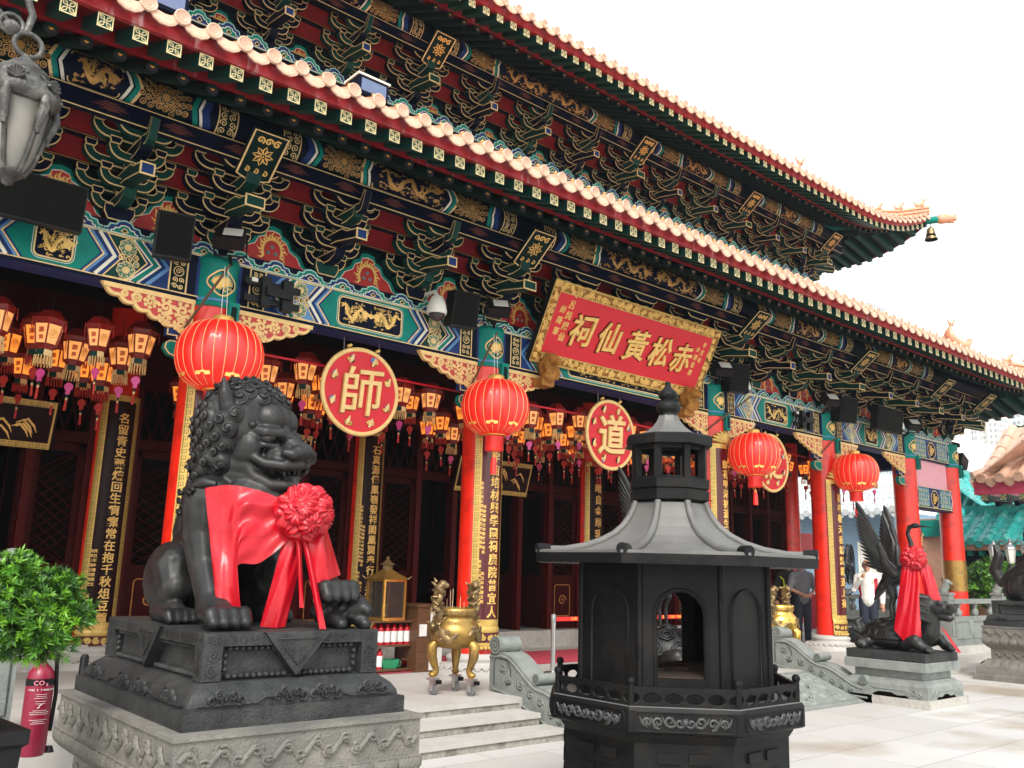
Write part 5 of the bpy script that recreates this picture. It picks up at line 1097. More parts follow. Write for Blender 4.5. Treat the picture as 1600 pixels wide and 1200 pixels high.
for c_, d, r in curl_pts: m.ell(c_ - d * .012, r * .98, 'bronze', 10, 7)
base = remesh(m, .013, 'bronze', 1, 'mane')
for c_, d, r in curl_pts:
    x = d.orthogonal().normalized(); y = d.cross(x); sp = []; rr_ = []
    for k in range(15): t = k / 14; a = t * 1.5 * 2 * pi; q = r * .86 * (1 - t) + .004; sp.append(c_ + d * (r * (.40 + .70 * t * (1.6 - .6 * t)) - .014) + x * q * cos(a) + y * q * sin(a)); rr_.append(.007 + .009 * t * t)
    mm.tube(sp, rr_, 'bronze', 6)
mo = obj('mane', base, LION); mo.matrix_parent_inverse = Matrix.Translation(-Vector((2.28, 5.1, SZ))); wobj('mane_curls', mm, mo)
# cub under the paw
m = MB(); m.ell((2.66, 4.62, 1.385), (.13, .16, .095), 'bronze'); m.ell((2.72, 4.50, 1.42), (.075, .075, .075), 'bronze'); m.limb([(2.74, 4.46, 1.42), (2.75, 4.425, 1.405)], [.045, .035]); m.limb([(2.60, 4.5, 1.36), (2.60, 4.44, 1.33)], [.05, .035]); m.limb([(2.72, 4.5, 1.37), (2.74, 4.42, 1.33)], [.05, .035])
for i in range(60):
    z = 1 - 1.2 * (i + .5) / 60; a = i * 2.4; q = sqrt(max(0, 1 - z * z)); m.ell((2.66 + .125 * q * cos(a), 4.62 + .155 * q * sin(a), 1.385 + .09 * z), .021, 'bronze', 7, 5)
o = obj('cub', remesh(m, .009, 'bronze', 1, 'cub'), LION); o.matrix_parent_inverse = Matrix.Translation(-Vector((2.28, 5.1, SZ)))
# carved band on the shoulder and knot
m = MB(); rg = random.Random(6)
for k in range(22): a = rg.random() * 6; p = Vector((1.87 + rg.uniform(-.01, .03), 4.99 + rg.uniform(-.1, .08), 2.0 + rg.uniform(-.09, .04))); m.tube([p, p + Vector((-.012, .02, .02)), p + Vector((0, .04, .0))], .012, 'bronze', 5)
wobj('shoulder_band', m, BODY)
# second lion, far side of the court
PT2 = [(c_, kids(c_)) for c_ in kids(LION)]
dup(LION, LION.location + Vector((15.26, .73, .05)), None, 'bronze guardian lion seen from its back and flank at the far edge of the court', None, PT2)
PP2 = [(c_, kids(c_)) for c_ in kids(ped)]
p2 = dup(ped, ped.location + Vector((15.26, .73, 0)), None, 'carved pale stone pedestal under the far lion beside the green bush', None, PP2); p2.scale = (1, 1, 1.055)
# ================================================================== satin sash and rosette
def cloth(m, top, bot, nf, amp, nrm, sag=0., nu=26, nv=22, ph=0., twist=0., mat='satin_red'):
    """top and bot: polylines; folds run from top to bottom"""
    def pl(P, t):
        P = [Vector(p) for p in P]; k = len(P) - 1; x = t * k; i = min(int(x), k - 1); f = x - i
        a = P[i]; b = P[i + 1]; return a.lerp(b, f)
    N_ = Vector(nrm).normalized()
    def fn(u, v):
        q = u + twist * (v - .5); p = pl(top, u).lerp(pl(bot, u), v); w_ = sin(pi * min(1, v * 1.3 + .12)) * .5 + .5
        return p + N_ * (amp * w_ * (sin(2 * pi * nf * q + ph) + .45 * sin(2 * pi * nf * 2.3 * q + 1.7 + ph + v * 2))) + N_ * (.03 * sin(pi * u) * sin(pi * v)) + Vector((0, 0, -sag * sin(pi * u) * v))
    m.grid(fn, nu, nv, mat)
def rosette(m, c_, R, mat='satin_red', n=110, seed=1):   # ball of gathered satin: pleats radiate from many knots
    rg = random.Random(seed); c_ = Vector(c_); K = 17; F0 = Vector((-.50, -.85, .12)).normalized(); cs = [F0]
    for i in range(K):
        z = 1 - 2 * (i + .5) / K; a = i * 2.39996 + seed; r_ = sqrt(1 - z * z); cs.append(Vector((r_ * cos(a) + rg.uniform(-.12, .12), r_ * sin(a) + rg.uniform(-.12, .12), z)).normalized())
    ax = [(q.orthogonal().normalized(),) for q in cs]; ph = [rg.random() * 6 for _ in cs]; np_ = [rg.choice((9, 10, 11, 12)) for _ in cs]; np_[0] = 13
    def fn(u, v):
        a = 2 * pi * u; b = pi * (v - .5); d = Vector((cos(a) * cos(b), sin(a) * cos(b), sin(b))); best = sorted(((q.dot(d) + (.03 if i == 0 else 0)), i) for i, q in enumerate(cs)); (d1, i), (d2, _) = best[-1], best[-2]
        q = cs[i]; x = ax[i][0]; y = q.cross(x); t = d - q * q.dot(d); phi = atan2(t.dot(y), t.dot(x)); th = math.acos(max(-1, min(1, q.dot(d)))); edge = min(1, (d1 - d2) * 5.5)
        pl = abs(sin(phi * np_[i] / 2 + ph[i] + .6 * th)); r = 1 + .13 * (edge ** .5) - .10 * max(0, 1 - th * 4.5) + .15 * (pl - .5) * min(1, th * 5) - .06 * (1 - edge)
        return c_ + d * (R * .95 * r)
    m.grid(fn, 150, 84, mat, True, cu=True)
SASH = thing('satin_drape', 'glossy red satin sash with a large rosette draped across the near lion chest', 'sash', (2.37, 4.6, 1.93))
nv_ = (-.45, -.89, .05)
m = MB(); cloth(m, [(1.95, 4.86, 2.06), (2.05, 4.72, 2.055), (2.18, 4.66, 2.03), (2.32, 4.60, 1.95)], [(1.99, 4.74, 1.56), (2.08, 4.66, 1.58), (2.2, 4.62, 1.70), (2.34, 4.57, 1.83)], 1.5, .010, nv_, .03)
def swag(u, v):                             # folds fan out from the rosette to the shoulder
    a = Vector((2.36, 4.585, 1.97)).lerp(Vector((2.36, 4.57, 1.80)), v); b = Vector((1.93, 4.86, 2.07)).lerp(Vector((1.965, 4.70, 1.54)), v); p = a.lerp(b, u)
    return p + Vector(nv_).normalized() * (.052 * sin(pi * u) + (.005 + .013 * u * (1 - .3 * u)) * (sin(2 * pi * (1.9 * v + .2 * u)) + .5 * sin(2 * pi * (3.7 * v - .1 * u) + 1))) - Vector((0, 0, .055 * sin(pi * u) * (.35 + .65 * v)))
def poly_at(P, t):
    P = [Vector(p) for p in P]; k = len(P) - 1; x = min(.9999, max(0, t)) * k; i = int(x); f = x - i; p0, p1, p2, p3 = P[max(0, i - 1)], P[i], P[i + 1], P[min(k, i + 2)]
    return .5 * ((2 * p1) + (p2 - p0) * f + (2 * p0 - 5 * p1 + 4 * p2 - p3) * f * f + (3 * p1 - p0 - 3 * p2 + p3) * f ** 3)
TOPC = [(1.925, 4.88, 2.055), (2.00, 4.78, 2.07), (2.09, 4.705, 2.06), (2.21, 4.645, 2.03), (2.35, 4.57, 1.96)]
BOTC = [(1.955, 4.64, 1.42), (2.06, 4.545, 1.325), (2.03, 4.60, 1.62), (2.17, 4.61, 1.655), (2.34, 4.57, 1.81)]
crease = lambda x: 1 - abs(sin(x)) * 2
def drape(u, v):
    p = poly_at(TOPC, u).lerp(poly_at(BOTC, u), v); lf = max(0, 1 - u * 2.4); rg_ = min(1, u * 2.0) * (1 - u) ** .7
    n_ = .050 * sin(pi * min(1, u * 1.05)) * (.6 + .4 * sin(pi * v)) + lf * (.020 * sin(23 * u + 1.2 * v) + .013 * crease(15 * u + 2.2 * v)) * (.35 + .65 * v)
    n_ += rg_ * (.026 * sin(8.2 * v + 2.2 * (1 - u)) + .020 * crease(7.3 * v + 1.9 * u + .5) + .009 * sin(21 * v + 5 * u)) + .003 * sin(31 * u + 17 * v)
    return p + Vector(nv_).normalized() * n_
m = MB(); m.grid(drape, 60, 50, 'satin_red'); wobj('draped_panel', m, SASH)
m = MB(); cloth(m, [(2.40, 4.53, 1.86), (2.47, 4.52, 1.88), (2.55, 4.62, 1.90)], [(2.41, 4.49, 1.54), (2.50, 4.44, 1.57), (2.63, 4.54, 1.60)], .9, .016, nv_, 0, 18, 22, .3, .2); wobj('hanging_tail', m, SASH)
m = MB(); cloth(m, [(2.30, 4.60, 1.84), (2.36, 4.57, 1.83), (2.42, 4.57, 1.84)], [(2.20, 4.62, 1.315), (2.265, 4.555, 1.31), (2.33, 4.58, 1.315)], 1.0, .013, nv_, 0, 14, 26, .9, .3); wobj('hanging_tail', m, SASH)
m = MB(); cloth(m, [(2.36, 4.55, 1.83), (2.40, 4.54, 1.83)], [(2.44, 4.40, 1.312), (2.47, 4.38, 1.312)], .7, .006, nv_, 0, 6, 26, .2, .5); cloth(m, [(2.33, 4.55, 1.83), (2.36, 4.54, 1.83)], [(2.35, 4.47, 1.42), (2.37, 4.46, 1.42)], .7, .006, nv_, 0, 6, 20, .8, .5); wobj('ribbon', m, SASH)
m = MB(); rosette(m, (2.37, 4.535, 1.935), .150, n=120); wobj('rosette', m, SASH)
m = MB(); m.tube([(1.90, 4.98, 2.06), (1.93, 4.9, 2.09), (1.98, 4.86, 2.08)], [.03, .035, .02], 'bronze', 8); m.tube([(1.92, 4.96, 2.05), (1.905, 4.92, 2.11), (1.94, 4.88, 2.10)], .012, 'bronze', 6); wobj('shoulder_tie', m, SASH)
# ================================================================== iron pagoda-shaped incense burner
pm('ash_relief', (.045, .045, .045), .5, metal=.2, var=.2)
BC = Vector((4.64, 3.78, 0)); K8 = 1 / cos(pi / 8); A0 = pi / 8
pm('soot', (.035, .02, .014), .9, var=.4, scale=10)
BT = thing('incense_burner', 'black iron eight-sided incense burner with a pale curved roof, lantern top and gourd finial', 'incense burner', BC)
def oct_(m, prof, mat, smooth=False, cap=True): m.lathe([(r * K8, z) for r, z in prof], 8, (0, 0, 0), mat, smooth, A0, cap=cap)
def face(i, ap, z=0.):
    t = pi / 4 * i; n_ = Vector((cos(t), sin(t), 0)); return Fr(n_ * ap + Vector((0, 0, z)), Vector((-sin(t), cos(t), 0)), (0, 0, 1))
TN = math.tan(pi / 8)
m = MB(); oct_(m, [(.70, 0), (.70, .06), (.66, .08), (.665, .72), (.69, .76), (.70, .781)], 'iron')
TRI = ['111', '110', '101', '100', '000', '001', '010', '011']
for i in range(8):
    f = face(i, .665)
    for k, ch in enumerate(TRI[i]):
        v = .645 - k * .105
        for a, b in (((-.15, .15),) if ch == '1' else ((-.15, -.025), (.025, .15))): m.prism(f, [(a, v - .027), (b, v - .027), (b, v + .027), (a, v + .027)], -.01, .014, 'iron')
obj('base', m, BT)
m = MB(); oct_(m, [(.74, .781), (.755, .79), (.755, .905), (.745, .922)], 'iron'); rg = random.Random(9)
for i in range(8):
    f = face(i, .755, .85); w_ = .755 * TN - .03; q = cart(-w_, w_, -.052, .05, .03); m.stroke(f, q, .010, 'iron', .002, True, .006)
    for s in (-1, 1):
        for u, r in ((.03, .03), (.085, .036), (.15, .034), (.21, .026)): m.stroke(f, spiral(s * u, .004 * (-1) ** int(u * 100), r, 1.4, pi / 2 + s * u * 20, s, 12), .016, 'ash_relief', .002, raise_=.014); m.stroke(f, [(s * u, -.03), (s * (u + .03), -.005), (s * (u + .045), .03)], [.006, .018, .004], 'ash_relief', .002, raise_=.012)
    m.ell(f.p(0, 0, 0), (.02, .02, .022), 'ash_relief', 8, 6)
obj('belt', m, BT)
m = MB(); oct_(m, [(.745, .918), (.735, .926), (.60, .927)], 'ash_iron', cap=False); obj('ash_ledge', m, BT)
m = MB(); RA = .715
for i in range(8):
    f = face(i, RA); w_ = RA * TN
    m.tube([f.p(-w_, 1.012, 0), f.p(w_, 1.012, 0)], .012, 'iron', 6); m.prism(f, [(-w_, 1.0), (w_, 1.0), (w_, 1.03), (-w_, 1.03)], -.012, .012, 'iron'); m.prism(f, [(-w_, .926), (w_, .926), (w_, .938), (-w_, .938)], -.012, .012, 'iron')
    n = 5
    for k in range(n + 1):
        u = -w_ + 2 * w_ * k / n
        for q in (-1, 1):
            a = [(u + q * .058 * cos(t), .967 + .036 * sin(t)) for t in [radians(x) for x in (-90, -50, -15, 15, 50, 90)]]
            a = [p for p in a if -w_ <= p[0] <= w_]
            if len(a) > 1: m.tube([f.p(p[0], p[1], 0) for p in a], .0105, 'iron', 6)
        if k < n:
            uc = u + w_ / n; m.prism(f, [(uc - .022, .99), (uc, .968), (uc + .022, .99), (uc + .022, 1.002), (uc - .022, 1.002)], -.01, .01, 'iron'); m.prism(f, [(uc - .022, .937), (uc + .022, .937), (uc, .962)], -.01, .01, 'iron')
    p = f.p(w_, 0, 0); m.tube([p + Vector((0, 0, .92)), p + Vector((0, 0, 1.04))], .019, 'iron', 8); m.ell(p + Vector((0, 0, 1.058)), .026, 'iron', 10, 7)
obj('pierced_railing', m, BT)
# walls, two opposite faces are open arches
m = MB(); AW = .575; zb, zt = .925, 1.735; w_ = AW * TN
def arch(w2, z0, zs, h): return [(-w2, z0), (-w2, zs)] + [(-w2 * cos(t) if True else 0, zs + h * sin(t)) for t in [pi * k / 14 for k in range(1, 14)]] + [(w2, zs), (w2, z0)]
for i in range(8):
    f = face(i, AW)
    if i in (1, 5):
        a = arch(.135, 1.06, 1.42, .13); m.prism(f, [(-w_, 1.06)] + a + [(w_, 1.06), (w_, zt), (-w_, zt)], -.035, 0, 'iron'); m.prism(f, [(-w_, zb), (w_, zb), (w_, 1.06), (-w_, 1.06)], -.035, 0, 'iron')
        m.stroke(f, arch(.15, 1.03, 1.42, .145), .022, 'iron', .001, raise_=.014)
    else:
        m.prism(f, [(-w_, zb), (w_, zb), (w_, zt), (-w_, zt)], -.035, 0, 'iron'); a = arch(.15, 1.0, 1.42, .15); m.stroke(f, a, .018, 'iron', .001, True, .014)
    p = f.p(w_, 0, 0); m.tube([p + Vector((0, 0, zb)), p + Vector((0, 0, zt))], .02, 'iron', 8)
obj('firebox', m, BT)
m = MB(); oct_(m, [(.54, 1.058), (.54, 1.064)], 'soot'); 
for k in range(9): m.box((-.3 + .075 * k, .1 * sin(k * 3), 1.07), (.1, .12, .02), 'soot', Matrix.Rotation(k, 3, 'Z'))
obj('ash_bed', m, BT)
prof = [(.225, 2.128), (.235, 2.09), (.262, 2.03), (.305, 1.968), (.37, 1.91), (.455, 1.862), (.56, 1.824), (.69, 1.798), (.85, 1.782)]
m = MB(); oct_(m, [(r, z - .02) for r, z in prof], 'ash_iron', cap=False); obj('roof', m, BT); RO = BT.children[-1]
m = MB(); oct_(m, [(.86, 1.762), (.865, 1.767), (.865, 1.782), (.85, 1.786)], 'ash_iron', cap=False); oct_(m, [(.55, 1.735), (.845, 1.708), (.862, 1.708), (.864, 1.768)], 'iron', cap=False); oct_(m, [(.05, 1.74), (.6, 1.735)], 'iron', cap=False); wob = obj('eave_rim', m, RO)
m = MB()
for i in range(8):
    t = pi / 8 + i * pi / 4; d = Vector((cos(t), sin(t), 0)); pts = [d * (r * K8) + Vector((0, 0, z - .012)) for r, z in prof]; pts[-1] += Vector((0, 0, .012)); m.tube(pts, [.022, .022, .023, .024, .025, .026, .027, .028, .028], 'ash_iron', 8)
    e = pts[-1]; m.tube([e - d * .07 + Vector((0, 0, .006)), e + d * .012 + Vector((0, 0, .008))], .034, 'iron', 10)
obj('roof_ridges', m, RO)
m = MB(); oct_(m, [(.222, 2.115), (.248, 2.128), (.250, 2.185), (.240, 2.19), (.238, 2.198), (.250, 2.203), (.252, 2.262), (.24, 2.268)], 'iron'); obj('lantern_base', m, BT)
m = MB()
for i in range(8):
    t = pi / 8 + i * pi / 4; d = Vector((cos(t), sin(t), 0)) * .232; m.box((d.x, d.y, 2.375), (.042, .042, .22), 'iron', Matrix.Rotation(t, 3, 'Z'))
    f = face(i, .222); w2 = .222 * TN; m.prism(f, [(-w2, 2.46), (w2, 2.46), (w2, 2.50), (-w2, 2.50)], -.02, .0, 'iron'); m.prism(f, [(-w2, 2.26), (w2, 2.26), (w2, 2.28), (-w2, 2.28)], -.02, .0, 'iron')
obj('lantern_posts', m, BT)
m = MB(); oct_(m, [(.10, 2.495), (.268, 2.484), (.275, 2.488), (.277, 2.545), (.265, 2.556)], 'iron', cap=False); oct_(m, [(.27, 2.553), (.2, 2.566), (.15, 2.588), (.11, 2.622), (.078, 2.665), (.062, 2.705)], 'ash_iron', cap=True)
obj('lantern_roof', m, BT)
m = MB(); m.lathe([(0.062, 2.690), (0.066, 2.713), (0.058, 2.724), (0.075, 2.734), (0.082, 2.750), (0.082, 2.773), (0.070, 2.796), (0.045, 2.807), (0.042, 2.814), (0.058, 2.826), (0.066, 2.845), (0.060, 2.867), (0.040, 2.886), (0.024, 2.905), (0.018, 2.924), (0.022, 2.931), (0.014, 2.943), (0.000, 2.945)], 20, (0, 0, 0), 'iron', cap=False); obj('gourd_finial', m, BT)
# ================================================================== crane on dragon turtle, on a stone pedestal
def crane_set(x, y, label, plabel, full=True):
    P = thing('stone_plinth', plabel, 'pedestal', (x, y, 0)); x0, x1, y0, y1 = -.585, .585, -.625, .625
    m = MB(); m.b2(x0, x1, y0, y1, 0, .11, 'granite'); obj('footing', m, P)
    m = MB(); loft_rect(m, x0 + .04, x1 - .04, y0 + .04, y1 - .04, [(.0, .11), (0, .20), (.005, .27), (.03, .31), (.07, .33), (.075, .345), (.11, .35), (.11, .455)], 'jade_stone'); loft_rect(m, x0 + .05, x1 - .05, y0 + .05, y1 - .05, [(.03, .455), (.0, .46), (0, .575), (.006, .58)], 'jade_stone'); obj('body', m, P)
    m = MB()
    for f, L in zip(four(x0 + .04, x1 - .04, y0 + .04, y1 - .04, .11), (1.09, 1.17, 1.17, 1.09)):
        m.poly(f, [(.25, 0), (L - .25, 0), (L - .30, .035), (L - .42, .03), (L - .5, .06), (.5, .06), (.42, .03), (.30, .035)], 'dark_inside', .002)  # flat dark patch painted as the shade of the gap between the feet
        for s in (0, 1):
            X = (lambda u: u) if s == 0 else (lambda u: L - u)
            for u, v, r in ((.18, .09, .05), (.27, .07, .04), (.11, .06, .04)): m.stroke(f, spiral(X(u), v, r, 1.5, 0, 1 - 2 * s, 12), .016, 'jade_stone', .0, raise_=.014)
        m.stroke(f, [(.30, .10), (L - .30, .10)], .014, 'jade_stone', 0, raise_=.01)
    obj('scroll_feet', m, P)
    T = thing('crane_statue', label, 'statue', (x, y, .58)); b = MB(); b.b2(-.5, .5, -.56, .56, 0, .12, 'bronze_plinth')
    for f, L in zip(four(-.5, .5, -.56, .56, 0), (1, 1.12, 1.12, 1)):
        for j in range(3):
            for i in range(9): u = .06 + (L - .12) * (i + .5) / 9; v = .03 + .03 * j; b.stroke(f, [(u - .05, v), (u - .025, v + .018), (u, v), (u + .025, v - .012), (u + .05, v)], .008, 'ash_relief', .002, raise_=.005)
    obj('plinth', b, T)
    # dragon turtle, head towards -y
    m = MB(); zt = .12
    m.ell((0, .08, zt + .12), (.36, .44, .12), 'bronze'); m.limb([(0, -.28, zt + .14), (0, -.42, zt + .26), (0, -.45, zt + .42), (0, -.47, zt + .55)], [.15, .135, .12, .11])
    m.ell((0, -.52, zt + .60), (.13, .17, .11), 'bronze'); m.limb([(0, -.58, zt + .60), (0, -.70, zt + .58), (0, -.76, zt + .59)], [.10, .075, .055]); m.limb([(0, -.56, zt + .50), (0, -.70, zt + .465), (0, -.74, zt + .47)], [.07, .05, .03])
    for s in (-1, 1):
        m.limb([(s * .05, -.74, zt + .62), (s * .055, -.77, zt + .645)], [.035, .025]); m.ell((s * .085, -.62, zt + .66), .04, 'bronze', 8, 6); m.limb([(s * .07, -.5, zt + .69), (s * .09, -.38, zt + .77), (s * .08, -.30, zt + .76)], [.03, .025, .008])
        m.limb([(s * .28, -.22, zt + .12), (s * .36, -.38, zt + .16), (s * .35, -.46, zt + .08), (s * .34, -.54, zt + .05)], [.10, .085, .07, .06]); m.limb([(s * .30, .32, zt + .1), (s * .38, .42, zt + .07), (s * .38, .36, zt + .04)], [.09, .07, .06])
        for k in range(4): a = s * (.28 + .045 * k); m.limb([(a, -.55, zt + .05), (a, -.60, zt + .03)], [.03, .015])
        for k in range(7): z = zt + .42 + .05 * k; m.limb([(s * .10, -.46, z), (s * .17, -.36 + .02 * (k % 2), z + .03), (s * .18, -.26, z + (.05 if k % 2 else -.03))], [.05, .035, .008])
    m.limb([(0, .45, zt + .14), (0, .58, zt + .2), (0, .64, zt + .34), (0.02, .58, zt + .40)], [.09, .07, .06, .02]); m.limb([(.04, .55, zt + .2), (.08, .62, zt + .3), (.06, .66, zt + .4)], [.05, .04, .01]); m.limb([(-.04, .55, zt + .2), (-.07, .66, zt + .24), (-.06, .70, zt + .32)], [.05, .04, .01])
    tb = obj('dragon_turtle', remesh(m, .013, 'bronze', 1, 'dragon_turtle'), T)
    s_ = MB(); s_.grid(lambda u, v: (.34 * cos(2 * pi * u) * cos(pi / 2 * v), .10 + .42 * sin(2 * pi * u) * cos(pi / 2 * v), zt + .17 + .25 * sin(pi / 2 * v)), 28, 8, 'bronze', True, cu=True)
    s_.tube([(.36 * cos(t), .10 + .44 * sin(t), zt + .165) for t in [2 * pi * i / 28 for i in range(29)]], .03, 'bronze', 7)
    for ring, nn, ph in ((.15, 9, 0), (.52, 7, .3), (.85, 4, 0)):
        for i in range(nn):
            t = 2 * pi * i / nn + ph; v = ring; c_ = Vector((.345 * cos(t) * cos(pi / 2 * v), .10 + .425 * sin(t) * cos(pi / 2 * v), zt + .17 + .255 * sin(pi / 2 * v))); n_ = Vector((cos(t) * cos(pi / 2 * v), sin(t) * cos(pi / 2 * v), sin(pi / 2 * v) + .2)).normalized(); a = n_.orthogonal().normalized(); b_ = n_.cross(a)
            for r in (.085, .05): s_.tube([c_ + (a * cos(q) + b_ * sin(q)) * r + n_ * .004 for q in [2 * pi * k / 6 for k in range(7)]], .011, 'bronze', 5)
    wobj_ = obj('shell', s_, T)
    # crane
    m = MB(); zb = 1.10
    m.limb([(0, .22, zb - .10), (0, .08, zb), (0, -.10, zb + .07), (0, -.2, zb + .16)], [.06, .135, .125, .075]); m.limb([(0, -.2, zb + .16), (0, -.26, zb + .34), (0, -.235, zb + .52), (0, -.20, zb + .64), (0, -.23, zb + .73), (0, -.31, zb + .75)], [.07, .045, .034, .03, .032, .04]); m.limb([(0, -.31, zb + .75), (0, -.36, zb + .745)], [.042, .03])
    m.limb([(0, -.37, zb + .745), (0, -.58, zb + .715)], [.022, .005])
    for s in (-1, 1): m.limb([(s * .05, .1, zb - .06), (s * .055, .06, zb - .26)], [.06, .035]); m.limb([(s * .055, .06, zb - .26), (s * .05, .10, zb - .38), (s * .05, .08, .50)], [.022, .02, .02]); m.limb([(s * .05, .08, .52), (s * .05, -.03, .515)], [.02, .012])
    m.limb([(0, .2, zb - .1), (0, .29, zb - .20), (0, .33, zb - .27)], [.07, .05, .02]); m.limb([(.04, .2, zb - .12), (.05, .34, zb - .28)], [.05, .02]); m.limb([(-.04, .2, zb - .12), (-.05, .32, zb - .30)], [.05, .02])
    obj('crane_body', remesh(m, .012, 'bronze', 1, 'crane_body'), T)
    for s in (-1, 1):
        w_ = MB(); root = Vector((s * .09, -.02, zb + .07)); elbow = Vector((s * .20, .06, zb + .22)); wrist = Vector((s * .27, .10, zb + .46)); n = 16
        w_.limb([root, elbow, wrist], [.085, .062, .04], 'bronze', 9)
        for layer in (0, 1):
            for i in range(n):
                t = i / (n - 1); st = wrist.lerp(elbow, min(1, t * 1.6)) if t < .625 else elbow.lerp(root + Vector((0, .10, -.02)), (t - .625) / .375)
                ang = radians(68 - 48 * t ** .9); ln = (.66 - .34 * t ** .8) * (1 if layer == 0 else .50)
                d0 = Vector((s * .45, .25, .9)).normalized(); d1 = Vector((s * .16, cos(ang), sin(ang))).normalized(); p1 = st + (d0 * .45 + d1 * .55) * ln * .5; e = p1 + d1 * ln * .55 + Vector((0, .03, -.02)) * t
                pts = [st * (1 - q) ** 2 + p1 * 2 * q * (1 - q) + e * q * q for q in (0, .2, .4, .6, .8, .93, 1)]; o_ = Vector((-s * .012 * layer, 0, 0)); r0 = .052 if layer == 0 else .046
                w_.tube([p + o_ for p in pts], [r0 * k for k in (.5, .8, 1, 1, .9, .62, .2)], 'bronze', 8, flat=.42)
        obj('wing', w_, T)
    return T
CR = crane_set(12.665, 6.17, 'bronze crane with raised wings standing on a dragon turtle, draped with red satin', 'greenish stone plinth with scroll feet under the near bronze crane')
CR2 = crane_set(7.42, 6.05, 'bronze crane on a dragon turtle, seen only through the arch of the black burner', 'greenish stone plinth behind the black burner')
SS = thing('satin_drape', 'red satin sash with rosette hung from the neck of the bronze crane', 'sash', (12.60, 5.95, 1.95))
m = MB(); rosette(m, (12.56, 5.86, 1.955), .165, n=90, seed=4); wobj('rosette', m, SS)
nv2 = (-.8, -.55, .1)
m = MB(); cloth(m, [(12.46, 5.98, 1.88), (12.48, 5.88, 1.86), (12.52, 5.80, 1.88)], [(12.30, 6.08, .98), (12.26, 5.88, .80), (12.30, 5.70, .92)], 1.3, .022, nv2, 0, 18, 30, .4, .3); wobj('hanging_tail', m, SS)
m = MB(); cloth(m, [(12.56, 5.80, 1.86), (12.62, 5.74, 1.86), (12.70, 5.70, 1.88)], [(12.60, 5.72, 1.25), (12.64, 5.60, 1.22), (12.72, 5.55, 1.28)], 1.3, .02, nv2, 0, 14, 22, .1, .2); wobj('hanging_tail', m, SS)
m = MB(); cloth(m, [(12.70, 5.62, 1.05), (12.76, 5.58, 1.0)], [(12.78, 5.44, .71), (12.98, 5.48, .705)], 1, .012, (-.5, -.8, .3), 0, 10, 14, .2, .2); wobj('hanging_tail', m, SS)
# ================================================================== stair cheek walls and carved ramp
pm('groove', (.07, .08, .075), .8)
def cheek(x, label):
    T = thing('stair_cheek_wall', label, 'stair wall', (x, 7.2, 0)); f = Fr((-.14, 0, 0), (0, -1, 0), (0, 0, 1)); m = MB()   # u runs to the court
    top = [(-.72, .74)] + [(-.5 + .62 * t, .76 - .30 * (3 * t * t - 2 * t ** 3)) for t in [i / 8 for i in range(9)]] + [(.12 + .62 * t, .46 - .24 * (3 * t * t - 2 * t ** 3)) for t in [i / 8 for i in range(1, 9)]] + [(.86, .20)]
    low = [(.86, .0), (-.72, .0)]; m.prism(f, top + low, -.28, 0, 'jade_stone'); obj('body', m, T)
    m = MB()
    for u, z, r in ((-.62, .83, .095), (.06, .535, .055), (.74, .295, .06)):
        m.tube([(-.16, -u, z), (.16, -u, z)], r, 'jade_stone', 18); m.stroke(Fr((-.16, -u, z), (0, -1, 0), (0, 0, 1)), spiral(0, 0, r * .9, 2, pi / 2, -1, 24), .014, 'groove', .002); m.stroke(Fr((.16, -u, z), (0, 1, 0), (0, 0, 1)), spiral(0, 0, r * .9, 2, pi / 2, 1, 24), .014, 'groove', .002)
    obj('scrolls', m, T); m = MB()
    for fr_, sg in ((f, 1), (Fr((.14, 0, 0), (0, 1, 0), (0, 0, 1)), -1)):
        X = lambda u: u * sg
        bot = [(-.66, .36), (-.45, .34), (-.1, .22), (.3, .07), (.80, .06)]
        m.stroke(fr_, [(X(u), v) for u, v in bot], .03, 'jade_stone', .0, raise_=.018); m.stroke(fr_, [(X(u), v - .045 if i < len(top) else v) for i, (u, v) in enumerate(top[:-1])], .03, 'jade_stone', 0, raise_=.016)
        m.stroke(fr_, [(X(u), v) for u, v in ((-.64, .40), (-.64, .66), (-.60, .70), (-.42, .68), (-.36, .58), (-.36, .44), (-.44, .42))], .026, 'groove', .002)
        for u, v, r in ((-.5, .58, .06), (-.4, .48, .05), (-.2, .44, .06), (-.04, .36, .05), (.12, .30, .05), (.28, .22, .05), (.42, .17, .045), (.56, .14, .04)): m.stroke(fr_, [(X(a), b) for a, b in spiral(u, v, r, 1.5, v * 20, 1, 12)], .020, 'groove', .002); m.stroke(fr_, [(X(a), b) for a, b in spiral(u + .01, v + .008, r * .9, 1.5, v * 20, 1, 12)], .014, 'jade_stone', .002, raise_=.012)
    obj('carving', m, T)

cheek(6.70, 'carved greenish stair wall with scrolls left of the black burner'); cheek(12.22, 'carved greenish stair wall with scrolls beside the crane plinth')
T = thing('carved_ramp', 'sloping stone slab carved with clouds and a dragon between the stair walls', 'ramp', (9.46, 7, 0)); U = Vector((1, 0, 0)); V = Vector((0, .92, .325)).normalized(); f = Fr((0, -.58, .008), U, V)
m = MB(); m.prism(f, [(-2.6, 0), (2.6, 0), (2.6, .97), (-2.6, .97)], -.1, 0, 'jade_stone'); obj('slab', m, T); m = MB(); rg = random.Random(5); q = [(-2.55, .04), (2.55, .04), (2.55, .93), (-2.55, .93)]; m.stroke(f, offset_poly(q, -.04), .05, 'jade_stone', 0, True, .02)
for i in range(150): u, v = rg.uniform(-2.4, 2.4), rg.uniform(.14, .84); m.stroke(f, spiral(u, v, rg.uniform(.05, .1), 1.3, rg.random() * 6, rg.choice((-1, 1)), 12), rg.uniform(.025, .045), 'jade_stone', .0, raise_=rg.uniform(.02, .04))
obj('cloud_relief', m, T)
